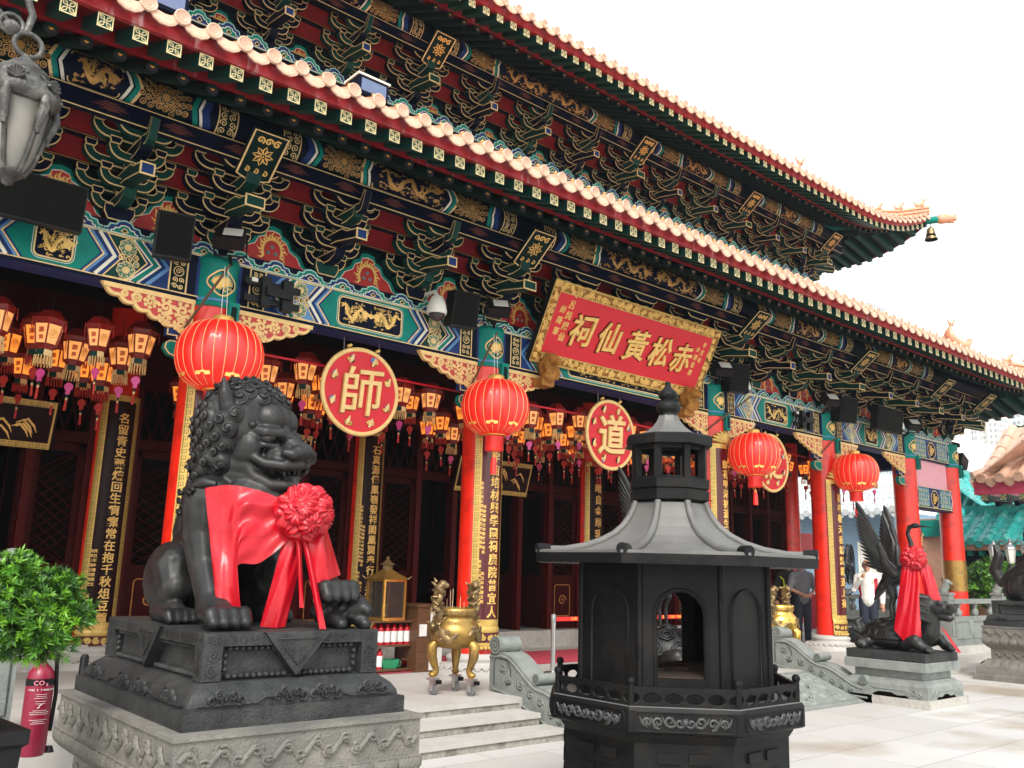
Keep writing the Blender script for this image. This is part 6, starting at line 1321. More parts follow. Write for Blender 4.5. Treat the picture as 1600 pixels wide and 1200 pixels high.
# ================================================================== tripod censers
def censer(x, y, label, mat, casters, rz=.2):
    T = thing('tripod_censer', label, 'incense censer', (x, y, PZ), rz); zc = .72
    m = MB(); m.lathe([(.08, .47), (.20, .49), (.265, .56), (.282, .63), (.275, .69), (.24, .745), (.212, .77), (.205, .79), (.205, .82), (.222, .825), (.225, .90), (.20, .905), (.195, .87), (.0, .865)], 36, (0, 0, 0), mat); obj('bowl', m, T); B = T.children[-1]
    f = CylFr((0, 0, 0), .226, 'Z'); r_ = MB()
    r_.grid(lambda u, v: f.p(2 * pi * .226 * u, .835 + .055 * v, -.003), 40, 1, mat); fret(r_, f, -.7, .7, .836, .888, 'dull_brass', .009, .001, 'h'); f2 = CylFr((0, 0, 0), .279, 'Z'); rg = random.Random(3)
    for i in range(4):
        u0 = -.35 + i * .43; pts = [(u0 - .15 + .3 * t, .62 + .05 * sin(t * 7)) for t in [k / 14 for k in range(15)]]; r_.stroke(f2, pts, [.03 + .05 * sin(pi * k / 14) for k in range(15)], 'dull_brass', .0, raise_=.02)
        for k in range(9): r_.stroke(f2, spiral(u0 + rg.uniform(-.15, .17), .63 + rg.uniform(-.06, .07), .03, 1.3, rg.random() * 6, 1, 9), .014, 'dull_brass', .002, raise_=.012)
    obj('relief', r_, B)
    for k in range(3):
        t = -pi / 2 + k * 2 * pi / 3 + .1; d = Vector((cos(t), sin(t), 0)); l = MB(); z0 = .19 if casters else .05
        l.tube([d * .20 + Vector((0, 0, .56)), d * .265 + Vector((0, 0, .50)), d * .26 + Vector((0, 0, .40)), d * .215 + Vector((0, 0, .28)), d * .20 + Vector((0, 0, z0 + .06)), d * .235 + Vector((0, 0, z0 + .02)), d * .235 + Vector((0, 0, z0 - .005))], [.05, .062, .055, .036, .032, .042, .03], mat, 10); l.ell(d * .27 + Vector((0, 0, .49)), (.045, .045, .04), mat, 9, 6); l.ell(d * .245 + Vector((0, 0, z0 + .02)), (.045, .045, .03), mat, 9, 6)
        lo = obj('leg', l, T)
        if casters:
            c = MB(); c.box((d.x * .235, d.y * .235, .165), (.10, .10, .02), 'steel'); c.tube([d * .235 + Vector((-.012, 0, .055)), d * .235 + Vector((.022, 0, .055))], .052, 'grey_metal', 14)
            for s in (-.025, .035): c.box((d.x * .235 + s, d.y * .235, .10), (.008, .05, .12), 'steel')
            c.box((d.x * .235 + .05, d.y * .235 - .04, .13), (.05, .04, .04), 'black'); obj('caster', c, lo)
    for s in (-1, 1):                          # dragon handles
        h = MB(); rg = random.Random(s + 5); pts = [Vector((s * (.25 + .05 * sin(t * 3.0)), .03 * sin(t * 16), .72 + .42 * t)) for t in [k / 22 for k in range(23)]]; h.tube(pts, [.045 * (1 - .3 * k / 22) for k in range(23)], 'dull_brass', 8)
        pts = [Vector((s * (.30 + .045 * cos(t * 12)), .045 * sin(t * 12), .70 + .42 * t)) for t in [k / 30 for k in range(31)]]; h.tube(pts, [.026 + .008 * sin(k) for k in range(31)], 'dull_brass', 7)
        h.limb([(s * .29, 0, 1.10), (s * .27, -.04, 1.15), (s * .24, -.07, 1.14)], [.05, .05, .03], 'dull_brass', 8)
        for k in range(70): t = rg.random(); c_ = Vector((s * (.29 + rg.uniform(-.06, .07)), rg.uniform(-.05, .05), .72 + .46 * t)); h.tube([c_, c_ + Vector((s * rg.uniform(-.05, .06), rg.uniform(-.04, .04), rg.uniform(.0, .06)))], [.016, .004], 'dull_brass', 5)
        obj('dragon_handle', h, T)
    if casters:
        for k, (a, b, hh) in enumerate(((-.06, .02, .22), (-.045, .0, .24), (-.03, .03, .12), (-.12, .0, .13), (.06, .0, .16), (.07, .02, .13), (.14, .03, .10))):
            s_ = MB(); s_.tube([(0, 0, 0), (.005 * (k % 3 - 1), 0, hh)], .0035, 'incense', 5); s_.tube([(.005 * (k % 3 - 1), 0, hh), (.005 * (k % 3 - 1), 0, hh + .012)], .0035, 'grey_metal', 5); tag(obj('incense_stick', s_, None, (x + a, y + b, PZ + .86)), 'thin burning incense stick standing in the brass censer', 'incense stick', 'incense sticks in the brass censer')
    return T
pm('incense', (.55, .38, .24), .8)
censer(6.05, 7.92, 'brass tripod censer with dragon handles on white casters by the steps', 'brass', True); censer(12.45, 7.98, 'bright gold tripod censer with dragon handles by the far stair wall', 'brass_bright', False)
# ================================================================== shelf with bottles, lamp box, cabinet
T = thing('shelf_unit', 'brown wooden shelf unit holding bottles under the glass lamp box', 'shelf', (6.45, 10.05, PZ)); m = MB()
for z in (.02, .32, .62): m.b2(-.42, .42, -.2, .2, z, z + .025, 'wood')
obj('boards', m, T)
for a in (-.40, .40):
    for b in (-.18, .18): m = MB(); m.b2(a - .02, a + .02, b - .02, b + .02, 0, .62, 'wood'); obj('leg', m, T)
pm('bottle_label', (.72, .70, .68), .5); pm('basket_green', (.03, .30, .14), .5)
rg = random.Random(2)
for z, n, x0 in ((.345, 8, -.36), (.045, 4, -.36)):
    for i in range(n):
        T = thing('oil_bottle', 'red bottle with white label on the ' + ('middle' if z > .2 else 'bottom') + ' board of the brown shelf', 'bottle', (6.45 + x0 + .1 * i, 9.93, PZ + z), 0, 'bottles on the ' + ('middle' if z > .2 else 'bottom') + ' shelf'); b = MB(); b.lathe([(.042, 0), (.042, .19), (.03, .215), (.02, .225), (.02, .25), (0, .25)], 12, (0, 0, 0), 'satin_red'); obj('bottle_body', b, T); b = MB(); b.lathe([(.0435, .03), (.0435, .165)], 12, (0, 0, 0), 'bottle_label', cap=False); obj('label', b, T)
b = MB(); b.lathe([(.09, 0), (.12, .10), (.125, .11), (.11, .11), (.085, .01)], 4, (0, 0, 0), 'basket_green', False, pi / 4, sx=1.5)
for k in range(10): b.tube([(-.14 + .03 * k, -.095, .02), (-.15 + .032 * k, -.105, .1)], .004, 'basket_green', 4)
tag(obj('basket', b, None, (6.55, 9.98, PZ + .045)), 'green plastic basket on the bottom board of the shelf', 'basket')
b = MB(); b.ell((0, 0, .05), (.09, .08, .05), 'dark_red', 10, 7); b.ell((.05, .03, .08), (.05, .05, .04), 'wood', 8, 6); tag(obj('cloth_bundle', b, None, (6.76, 9.98, PZ + .045)), 'dark red cloth bundle beside the green basket', 'bundle')
T = thing('lamp_box', 'tall brass framed glass lamp box with a pagoda top on the shelf', 'lamp box', (6.50, 10.02, PZ + .645), .1); m = MB(); hw = .17
for a in (-1, 1):
    for b in (-1, 1): m.b2(a * hw - .015, a * hw + .015, b * hw - .015, b * hw + .015, 0, .52, 'brass_bright')
for z in (.0, .49): 
    for a in (-1, 1): m.b2(-hw, hw, a * hw - .014, a * hw + .014, z, z + .035, 'brass_bright'); m.b2(a * hw - .014, a * hw + .014, -hw + .014, hw - .014, z, z + .035, 'brass_bright')
m.b2(-hw, hw, -hw, hw, -.02, .0, 'brass'); obj('frame', m, T)
pm('pane_glass', (.05, .05, .045), .06, spec=.6); M['pane_glass'].node_tree.nodes['Principled BSDF'].inputs['Alpha'].default_value = .38
for k in range(4): m = MB(); t = k * pi / 2; m.box((cos(t) * hw, sin(t) * hw, .262), (.004 if k % 2 == 0 else .31, .31 if k % 2 == 0 else .004, .455), 'pane_glass'); obj('glass_pane', m, T)
m = MB(); m.lathe([(.30, .52), (.255, .545), (.16, .59), (.08, .635), (.075, .64)], 4, (0, 0, 0), 'brass', False, pi / 4); m.lathe([(.07, .64), (.07, .70), (.11, .705), (.05, .74), (.02, .77), (.025, .79), (0, .82)], 6, (0, 0, 0), 'dull_brass', False)
for k in range(4): t = pi / 4 + k * pi / 2; m.tube([(.28 * cos(t), .28 * sin(t), .525), (.33 * cos(t), .33 * sin(t), .56)], [.014, .004], 'dull_brass', 5)
obj('pagoda_roof', m, T); m = MB(); m.lathe([(.05, .035), (.03, .06), (.02, .1), (.05, .16), (.055, .2), (.0, .2)], 12, (0, 0, 0), 'brass_bright'); obj('oil_lamp', m, T)
T = thing('cabinet', 'low dark cabinet with a white side standing behind the brass censer', 'cabinet', (7.02, 9.95, PZ)); m = MB(); m.b2(-.2, .17, -.22, .22, 0, .82, 'wood'); m.b2(-.22, .21, -.24, .24, .82, .85, 'wood'); obj('carcass', m, T); m = MB(); m.b2(.0, .2, -.235, -.222, .02, .8, 'plastic_white'); obj('white_panel', m, T); m = MB(); m.b2(-.17, -.06, -.236, -.222, .45, .6, 'bottle_label'); obj('notice', m, T)
pm('belt_red', (.62, .012, .01), .5); pm('belt_gold', (.80, .55, .05), .5)
for i, x in enumerate((8.35, 10.35, 12.15)):
    T = thing('barrier_post', ['steel barrier post at the end of the red belt, left of the burner', 'steel barrier post holding the red belt behind the burner', 'steel barrier post at the far end of the red belt, past the burner'][i], 'barrier post', (x, 8.78, PZ)); m = MB(); m.lathe([(.16, 0), (.16, .015), (.10, .03), (.033, .04)], 20, (0, 0, 0), 'steel'); obj('foot', m, T); m = MB(); m.tube([(0, 0, .03), (0, 0, .76)], .031, 'steel', 14); m.lathe([(.036, .66), (.036, .75), (.02, .765), (0, .765)], 14, (0, 0, 0), 'grey_metal'); obj('pole', m, T)
    if i < 2:
        x2 = (10.35, 12.15)[i]; f = front(.04, -.02, .70); b = MB(); b.prism(f, [(0, -.028), (x2 - x - .08, -.028), (x2 - x - .08, .028), (0, .028)], -.004, 0, 'belt_red')
        for k in range(2):
            u = .28 + k * 1.0 if i == 0 else .2 + k * .9
            for j, ch in enumerate('SIK SIK YUEN'): glyph(b, f, ch, u + j * .040, .004, .052, .002, 'belt_gold', .002)
        obj('belt', b, T)



# ================================================================== people
pm('cloth_white', (.62, .60, .56), .8, bump=.1, bscale=20); pm('cloth_navy', (.012, .016, .03), .8); pm('cloth_grey', (.14, .15, .17), .8); pm('cloth_black', (.012, .012, .014), .8); pm('hivis', (.55, .65, .02), .6); pm('jacket_red', (.45, .012, .03), .7); pm('shoe', (.015, .012, .01), .5)
def person(x, y, rz, label, arms, jacket, trousers, cap=None, hair=True, H_=1.70):
    """arms: for each side (elbow, wrist, hand direction); y axis of the figure = the way it faces (-y)"""
    T = thing('person', label, 'person', (x, y, PZ), rz); k = H_ / 1.70; V_ = lambda p: Vector(p) * k
    b = MB(); L = lambda pts, rr: b.limb([V_(p) for p in pts], [r * k for r in rr])
    L([(0, 0, .92), (0, .01, 1.12), (0, .0, 1.32)], [.125, .115, .13]); L([(-.12, 0, 1.37), (.12, 0, 1.37)], [.085, .085]); L([(0, .0, 1.40), (0, -.01, 1.50)], [.06, .052])
    b.ell(V_((0, -.015, 1.61)), (.078 * k, .095 * k, .112 * k), 'skin', 16, 12); L([(0, -.035, 1.545), (0, -.07, 1.525)], [.05, .032]); L([(0, -.105, 1.62), (0, -.122, 1.585)], [.012, .018]); L([(-.02, -.095, 1.553), (.02, -.095, 1.553)], [.012, .012])
    for s in (-1, 1):
        b.ell(V_((s * .080, .0, 1.605)), (.014 * k, .022 * k, .034 * k), 'skin', 8, 6); L([(s * .02, -.088, 1.645), (s * .05, -.08, 1.645)], [.014, .012])
        L([(s * .085, 0, .90), (s * .095, -.01, .50), (s * .10, .02, .10)], [.095, .062, .042]); L([(s * .10, .03, .06), (s * .105, -.14, .035)], [.042, .034])
        e, w_, hdv = arms[0 if s < 0 else 1]; sh = Vector((s * .185, 0, 1.37)); e = Vector(e); w_ = Vector(w_); L([sh, e, w_], [.060, .045, .032])
        d = Vector(hdv).normalized(); side = d.cross(Vector((0, 0, 1))); side = side.normalized() if side.length > .1 else Vector((1, 0, 0)); up_ = side.cross(d)
        L([w_, w_ + d * .07], [.034, .036])
        for q in range(4): o = side * ((q - 1.5) * .019); ln = (.06, .075, .07, .055)[q]; L([w_ + d * .08 + o, w_ + d * (.08 + ln * .55) + o - up_ * .008, w_ + d * (.08 + ln) + o - up_ * .028], [.0105, .0095, .008])
        L([w_ + d * .03 + side * .03, w_ + d * .07 + side * .055 - up_ * .01], [.012, .009])
    o = obj('body', remesh(b, .011, 'skin', 1, 'body'), T)
    c = MB(); L = lambda pts, rr: c.limb([V_(p) for p in pts], [r * k for r in rr], 'cloth_white', 14)
    L([(0, 0, .93), (0, .005, 1.12), (0, 0, 1.30)], [.160, .150, .155]); L([(-.125, 0, 1.37), (.125, 0, 1.37)], [.10, .10]); L([(-.05, 0, 1.44), (.05, 0, 1.44)], [.07, .07])
    c.ell(V_((0, 0, 1.2)), (.19 * k, .125 * k, .26 * k), 'cloth_white')
    long_ = jacket[1]
    for s in (-1, 1):
        e, w_, hdv = arms[0 if s < 0 else 1]; sh = Vector((s * .185, 0, 1.37)); e = Vector(e); w_ = Vector(w_); L([sh, e] + ([e.lerp(w_, .92)] if long_ else []), [.078, .062] + ([.05] if long_ else []))
    j = remesh(c, .013, jacket[0], 2, 'jacket'); jo = obj('jacket', j, T)
    if jacket[0] == 'cloth_white':
        j.materials.append(M['jacket_red'])
        for p in j.polygons:
            q = p.center / k
            if abs(abs(q.x) - .155) < .035 and q.z < 1.36 and abs(q.y) < .09: p.material_index = 1
        z_ = MB(); z_.tube([V_((0, -.128, .95)), V_((0, -.135, 1.2)), V_((0, -.105, 1.42))], .006, 'jacket_red', 5); z_.ell(V_((.09, -.125, 1.28)), (.022, .008, .022), 'gold_paint', 8, 6); obj('zip_and_badge', z_, jo)
    if 'hivis' in label or 'yellow' in label:
        z_ = MB()
        for s in (-1, 1): z_.tube([V_((s * .20, -.05, 1.36)), V_((s * .13, -.128, 1.28)), V_((s * .10, -.135, 1.0))], .014, 'hivis', 6)
        z_.tube([V_((.165 * cos(t), .135 * sin(t), 1.12)) for t in [2 * pi * i / 20 for i in range(21)]], .02, 'hivis', 6); obj('reflective_stripes', z_, jo)
    c = MB(); L = lambda pts, rr: c.limb([V_(p) for p in pts], [r * k for r in rr], 'cloth_navy', 14)
    for s in (-1, 1): L([(s * .075, 0, .92), (s * .095, -.01, .50), (s * .10, .02, .09)], [.115, .080, .065])
    L([(-.06, 0, .93), (.06, 0, .93)], [.125, .125]); obj('trousers', remesh(c, .013, trousers, 2, 'trousers'), T)
    for s in (-1, 1): c = MB(); c.limb([V_((s * .10, .04, .045)), V_((s * .105, -.08, .045)), V_((s * .107, -.16, .035))], [.045 * k, .046 * k, .036 * k], 'shoe', 10); obj('shoe', c, T)
    h = MB(); h.grid(lambda u, v: V_((.086 * cos(2 * pi * u) * cos(pi * .5 * v), .012 + .098 * sin(2 * pi * u) * cos(pi * .5 * v) , 1.625 + (.10) * sin(pi * .5 * v) - (.06 if sin(2 * pi * u) > .2 else 0) * (1 - v))), 24, 8, 'hair' if not cap else cap, True, cu=True)
    if cap: h.grid(lambda u, v: V_((.085 * cos(pi * u + pi), -.06 - (.055 + .085 * v) * sin(pi * u) * 1.0, 1.655 - .015 * v)), 12, 3, 'cloth_navy'); h.grid(lambda u, v: V_((.084 * cos(2 * pi * u), .035 + .075 * sin(2 * pi * u), 1.60 + .035 * v)), 20, 2, 'hair', True, cu=True)
    obj('cap' if cap else 'hair', h, T)
    e_ = MB()
    for s in (-1, 1): e_.ell(V_((s * .033, -.098, 1.625)), (.012 * k, .006 * k, .006 * k), 'hair', 8, 6); e_.tube([V_((s * .018, -.104, 1.648)), V_((s * .052, -.094, 1.648))], .004 * k, 'hair', 5)
    obj('eyes_and_brows', e_, o); return T
person(17.32, 9.05, radians(-62), 'person in white and red jacket and cap with one hand raised to the mouth', [((-.27, -.06, 1.12), (-.10, -.22, 1.36), (.5, -.1, .9)), ((.27, .03, 1.10), (.26, -.08, .86), (.0, -.2, -1))], ('cloth_white', True), 'cloth_navy', 'cloth_white')
person(16.78, 10.2, radians(-35), 'person in grey short sleeved shirt with hands clasped, half hidden by the red column', [((-.27, -.04, 1.10), (-.06, -.24, .98), (1, -.15, -.2)), ((.27, -.04, 1.10), (.04, -.26, .98), (-1, -.1, -.2))], ('cloth_grey', False), 'cloth_navy')
person(16.98, 10.62, radians(-50), 'person in dark jacket with yellow reflective stripes smiling behind the grey shirted one', [((-.27, .02, 1.10), (-.27, -.06, .85), (0, -.1, -1)), ((.27, .02, 1.10), (.25, -.10, .86), (0, -.1, -1))], ('cloth_black', True), 'cloth_black')
# standing fan with a water drum
T = thing('standing_fan', 'black standing mist fan on a drum base beside the man in the cap', 'fan', (17.02, 9.3, PZ), radians(20)); m = MB(); m.lathe([(.30, .06), (.33, .10), (.33, .42), (.30, .50), (.20, .55), (0, .56)], 24, (0, 0, 0), 'black'); m.lathe([(.33, .40), (.342, .41), (.33, .42)], 24, (0, 0, 0), 'grey_metal', cap=False); obj('water_drum', m, T)
for k in range(4): m = MB(); t = k * pi / 2 + .5; m.tube([(.24 * cos(t) - .02, .24 * sin(t), .035), (.24 * cos(t) + .02, .24 * sin(t), .035)], .035, 'black', 10); obj('caster', m, T)
m = MB(); m.tube([(0, .1, .5), (0, .1, 1.62)], .035, 'black', 10); m.tube([(0, .1, 1.0), (.12, .0, 1.02), (.16, -.1, 1.15), (.14, -.2, 1.45)], .012, 'black', 6); m.tube([(-.1, .1, .8), (.1, .1, .8)], .03, 'grey_metal', 8); obj('pole', m, T)
m = MB(); m.tube([(0, .1, 1.62), (0, .42, 1.62)], .085, 'grey_metal', 14); obj('motor', m, T); m = MB()
for q in (-.09, -.02, .04): 
    for r in (.40, .40 * .75, .2): m.tube([(r * cos(t), q + .0, 1.62 + r * sin(t)) for t in [2 * pi * i / 28 for i in range(29)]], .006, 'black', 5)
for i in range(40): t = 2 * pi * i / 40; m.tube([(.05 * cos(t), -.10, 1.62 + .05 * sin(t)), (.38 * cos(t), -.09, 1.62 + .38 * sin(t)), (.41 * cos(t), -.02, 1.62 + .41 * sin(t)), (.1 * cos(t), .06, 1.62 + .1 * sin(t))], .004, 'black', 4)
obj('cage', m, T); m = MB()
for k in range(4):
    t = k * pi / 2; m.grid(lambda u, v: (cos(t) * (.05 + .3 * u) - sin(t) * (v - .5) * .18 * (.5 + u), -.02 + .05 * (v - .5), 1.62 + sin(t) * (.05 + .3 * u) + cos(t) * (v - .5) * .18 * (.5 + u)), 5, 3, 'grey_metal')
m.ell((0, -.03, 1.62), .05, 'grey_metal'); obj('blades', m, T)
# ================================================================== plants
def leafy(name, label, cat, base, centers, nclump, leaf_len, leaf_w, mats, trunk, group=None, seed=1, per=11, flatten=.8):
    """tapered trunk and limbs; the crown is many leaf sprays spread through several pads"""
    rg = random.Random(seed); T = thing(name, label, cat, base, 0, group); m = MB()
    for pts, r in trunk: m.tube(pts, r, 'bark', 8)
    obj('trunk', m, T); m = MB(); tot = sum(c[1] ** 2 for c in centers)
    for (c, r) in centers:
        c = Vector(c)
        for i in range(int(nclump * r * r / tot)):
            d = Vector((rg.gauss(0, 1), rg.gauss(0, 1), rg.gauss(.25, .9))).normalized(); q = r * (rg.random() ** .35) * rg.uniform(.8, 1.12); p = c + Vector((d.x * q, d.y * q, d.z * q * flatten)); ax = (d + Vector((rg.uniform(-.5, .5), rg.uniform(-.5, .5), rg.uniform(.1, .8)))).normalized()
            mat = rg.choice(mats); a = ax.orthogonal().normalized(); b = ax.cross(a)
            for k in range(per):
                t = 2.4 * k + rg.random() * .6; tilt = rg.uniform(.35, 1.15); dd = (ax * cos(tilt) + (a * cos(t) + b * sin(t)) * sin(tilt)); s = dd.cross(ax); s = s.normalized() if s.length > .01 else a
                l = leaf_len * rg.uniform(.7, 1.15); o = p + ax * rg.uniform(-.3, .3) * leaf_len; w_ = s * leaf_w * .5
                m.add([o, o + dd * l * .5 + w_, o + dd * l - Vector((0, 0, l * .08)), o + dd * l * .5 - w_], [(0, 1, 2, 3)], mat, False)
    obj('crown', m, T); return T
pm('leaf_bright', (.11, .27, .012), .42, var=.25, scale=9)
bx, by, bz = 1.13, 4.85, 1.42
leafy('clipped_shrub', 'bright green fine leaved clipped shrub growing in the dark pot beside the lion pedestal', 'shrub', (bx - .25, by + .02, .95), [((.26, 0, .50), .17), ((.16, .02, .63), .12), ((.05, .0, .52), .17), ((.42, .0, .40), .13), ((.22, -.05, .36), .16), ((.36, .02, .55), .11), ((.00, -.03, .33), .16), ((.12, .0, .42), .17), ((.30, -.08, .30), .12), ((-.12, 0, .42), .16), ((-.14, 0, .27), .15)], 2700, .043, .0092, ['leaf_bright', 'leaf_bright', 'leaf', 'leaf', 'leaf_dark', 'leaf_dark'], [([(0, 0, -.1), (.03, 0, .1), (.1, .01, .25), (.16, 0, .42)], [.03, .026, .02, .01]), ([(.08, 0, .2), (.2, 0, .28), (.32, 0, .36)], [.016, .012, .006]), ([(.1, 0, .25), (.04, 0, .38), (.02, 0, .5)], [.014, .01, .005])], seed=3, per=13)
T = thing('square_pot', 'dark square flower pot holding the clipped shrub', 'flower pot', (bx - .25, by, 0)); m = MB(); m.lathe([(.24, 0), (.30, .80), (.33, .82), (.33, .88), (.28, .885), (.27, .84), (0, .84)], 4, (0, 0, 0), 'black', False, pi / 4 + .1); obj('pot', m, T); m = MB(); m.lathe([(.275, .842), (.0, .85)], 4, (0, 0, 0), 'bark', False, pi / 4 + .1, cap=False); obj('soil', m, T)
leafy('garden_bush', 'rounded dark green bush behind the far stair balustrade and the far lion', 'bush', (24.0, 9.15, 0), [((0, 0, 1.7), .7), ((.5, -.5, 1.5), .6), ((-.3, .5, 1.45), .6), ((.4, .3, 1.9), .45), ((-.3, -.4, 1.3), .6)], 1000, .13, .05, ['leaf_bright', 'leaf', 'leaf_dark'], [([(0, 0, 0), (.05, 0, .8), (0, 0, 1.7)], [.09, .07, .04]), ([(0, 0, .9), (.4, -.3, 1.6)], [.05, .02]), ([(0, 0, .9), (-.3, .4, 1.5)], [.05, .02])], seed=5, per=9)
tr = [('leafy_tree', 'pale green leafy tree rising behind the orange tiled pavilion', (43.5, 12.7, 0), 8.4, 1.9), ('leafy_tree', 'hazy green tree beside the pale tower at the gallery end', (55.6, 22.6, 0), 4.4, 2.0), ('leafy_tree', 'low hazy tree in the gap right of the gallery columns', (52, 21.6, 0), 4.2, 1.8)]
for i, (n_, l_, b_, h_, r_) in enumerate(tr):
    leafy(n_, l_, 'tree', b_, [((0, 0, h_), r_ * .7), ((r_ * .5, -r_ * .5, h_ * .9), r_ * .55), ((-r_ * .5, r_ * .5, h_ * .92), r_ * .55), ((0, -r_ * .4, h_ * 1.15), r_ * .5), ((-.3, r_ * .2, h_ * .75), r_ * .6)], 650, .42, .2, ['leaf', 'leaf_dark', 'leaf'], [([(0, 0, 0), (.2, .1, h_ * .5), (0, 0, h_)], [.22, .16, .06]), ([(.1, 0, h_ * .5), (r_ * .4, -r_ * .4, h_ * .85)], [.1, .04]), ([(.1, 0, h_ * .5), (-r_ * .4, r_ * .4, h_ * .85)], [.1, .04])], seed=20 + i, per=8)
pm('extinguisher_red', (.22, .006, .03), .35); pm('ext_pink', (.7, .2, .25), .5)
# ================================================================== fire extinguisher, post
T = thing('fire_extinguisher', 'red fire extinguisher with white printing standing behind the pot', 'fire extinguisher', (1.72, 6.95, 0)); fx = CylFr((0, 0, 0), .088, 'Z'); z0 = .33
m = MB(); m.lathe([(.075, z0), (.088, z0 + .02), (.088, z0 + .50), (.08, z0 + .545), (.05, z0 + .585), (.025, z0 + .60), (.025, z0 + .64), (0, z0 + .64)], 28, (0, 0, 0), 'extinguisher_red'); obj('cylinder', m, T)
m = MB(); m.grid(lambda u, v: fx.p((u - .5) * .42, z0 + .46 + .045 * v, .0015), 24, 1, 'black'); f = CylFr((0, 0, 0), .090, 'Z')
for j, ch in enumerate('CO₂'): glyph(m, f, ch, -.045 + j * .034, z0 + .482, .042, .001, 'ext_pink', .002)
for j, ch in enumerate('FIRE EXTINGUISHER'): glyph(m, f, ch, -.088 + j * .0115, z0 + .435, .017, .001, 'plastic_white', .002, 0, .9)
rg = random.Random(4)
for v in (.405, .392, .380, .36, .345, .30, .288, .276, .24, .228, .216): w_ = rg.uniform(.03, .07); m.stroke(f, [(-w_ + .004 * k, z0 + v) for k in range(int(2 * w_ / .004))], .0022, 'plastic_white', .002)
m.stroke(f, [(-.02, z0 + .315), (-.005, z0 + .325), (-.012, z0 + .33), (.008, z0 + .342)], .006, 'plastic_white', .002); obj('printing', m, T)
m = MB(); m.box((0, -.01, z0 + .66), (.04, .05, .05), 'black'); m.tube([(0, 0, z0 + .67), (0, -.1, z0 + .72)], .012, 'black', 6); m.tube([(0, 0, z0 + .65), (.0, -.1, z0 + .65)], .010, 'black', 6); m.tube([(.03, 0, z0 + .65), (.09, 0, z0 + .62), (.11, 0, z0 + .4), (.10, 0, z0 + .15)], .014, 'black', 8); m.lathe([(.02, z0 + .05), (.035, z0 - .0 + .01)], 10, (.11, 0, 0), 'black'); obj('valve_and_hose', m, T)
m = MB(); m.lathe([(.06, PZ), (.06, PZ + .02), (.03, PZ + .03), (.03, PZ + .62), (.02, PZ + .64)], 14, (2.02, 7.05, 0), 'black'); tag(obj('short_post', m), 'short black post beside the fire extinguisher', 'post')
# ================================================================== stone balustrades
def balustrade(pts, label, lions=True):
    T = thing('stone_balustrade', label, 'balustrade', (pts[0][0], pts[0][1], PZ)); P = [Vector((x - pts[0][0], y - pts[0][1], 0)) for x, y in pts]
    for i, p in enumerate(P):
        m = MB(); m.box((p.x, p.y, .53), (.24, .24, 1.06), 'jade_stone'); m.box((p.x, p.y, 1.08), (.28, .28, .05), 'jade_stone'); m.box((p.x, p.y, .06), (.30, .30, .12), 'jade_stone')
        for s in (-1, 1): m.stroke(Fr((p.x, p.y - .12, 0), (1, 0, 0), (0, 0, 1)), [(-.08, .2), (.08, .2), (.08, .95), (-.08, .95)], .02, 'jade_stone', 0, True, .012)
        if lions: m.limb([(p.x, p.y + .04, 1.13), (p.x, p.y, 1.22), (p.x, p.y - .04, 1.31)], [.10, .09, .075], 'jade_stone', 8); m.limb([(p.x, p.y - .08, 1.31), (p.x, p.y - .13, 1.29)], [.05, .035], 'jade_stone', 7)
        obj('post', m, T)
    for a, b in zip(P, P[1:]):
        d = (b - a); l = d.length; d.normalize(); c = (a + b) / 2; ang = atan2(d.y, d.x); R_ = Matrix.Rotation(ang, 3, 'Z'); m = MB(); w_ = l - .24
        m.box((c.x, c.y, .30), (w_, .14, .60), 'jade_stone', R_); m.box((c.x, c.y, .92), (w_, .18, .10), 'jade_stone', R_); m.box((c.x, c.y, .03), (w_, .24, .06), 'jade_stone', R_); f = Fr(Vector((c.x, c.y, 0)) + R_ @ Vector((0, -.07, 0)), d, (0, 0, 1))
        for k in range(3): u = -w_ / 2 + w_ * (k + .5) / 3; m.stroke(f, [(u - w_ * .13, .14), (u + w_ * .13, .14), (u + w_ * .13, .5), (u - w_ * .13, .5)], .03, 'jade_stone', .0, True, .02)
        obj('panel', m, T)
        for k in range(3): u = (k - 1) * w_ * .33; q = c + d * u; v = MB(); v.lathe([(.05, .60), (.085, .66), (.07, .72), (.035, .77), (.05, .80), (.075, .84), (.06, .88)], 12, (q.x, q.y, 0), 'jade_stone'); obj('vase', v, T)
balustrade([(19.7, 8.55), (22.5, 8.55)], 'grey stone balustrade with vases and lion topped posts in front of the gallery'); balustrade([(20.2, 11.2), (22.5, 11.2)], 'grey stone balustrade deeper inside the gallery behind the man in the cap'); balustrade([(-2.4, 7.55), (-.4, 7.55), (1.55, 7.55)], 'weathered grey stone balustrade behind the red fire extinguisher')
m = MB(); m.b2(17.6, 23.4, 7.9, 8.3, 0, .17, 'granite'); m.b2(17.2, 23.4, 7.5, 7.9, 0, .08, 'granite'); tag(obj('stone_steps', m), 'two low granite steps below the gallery balustrade', 'steps')
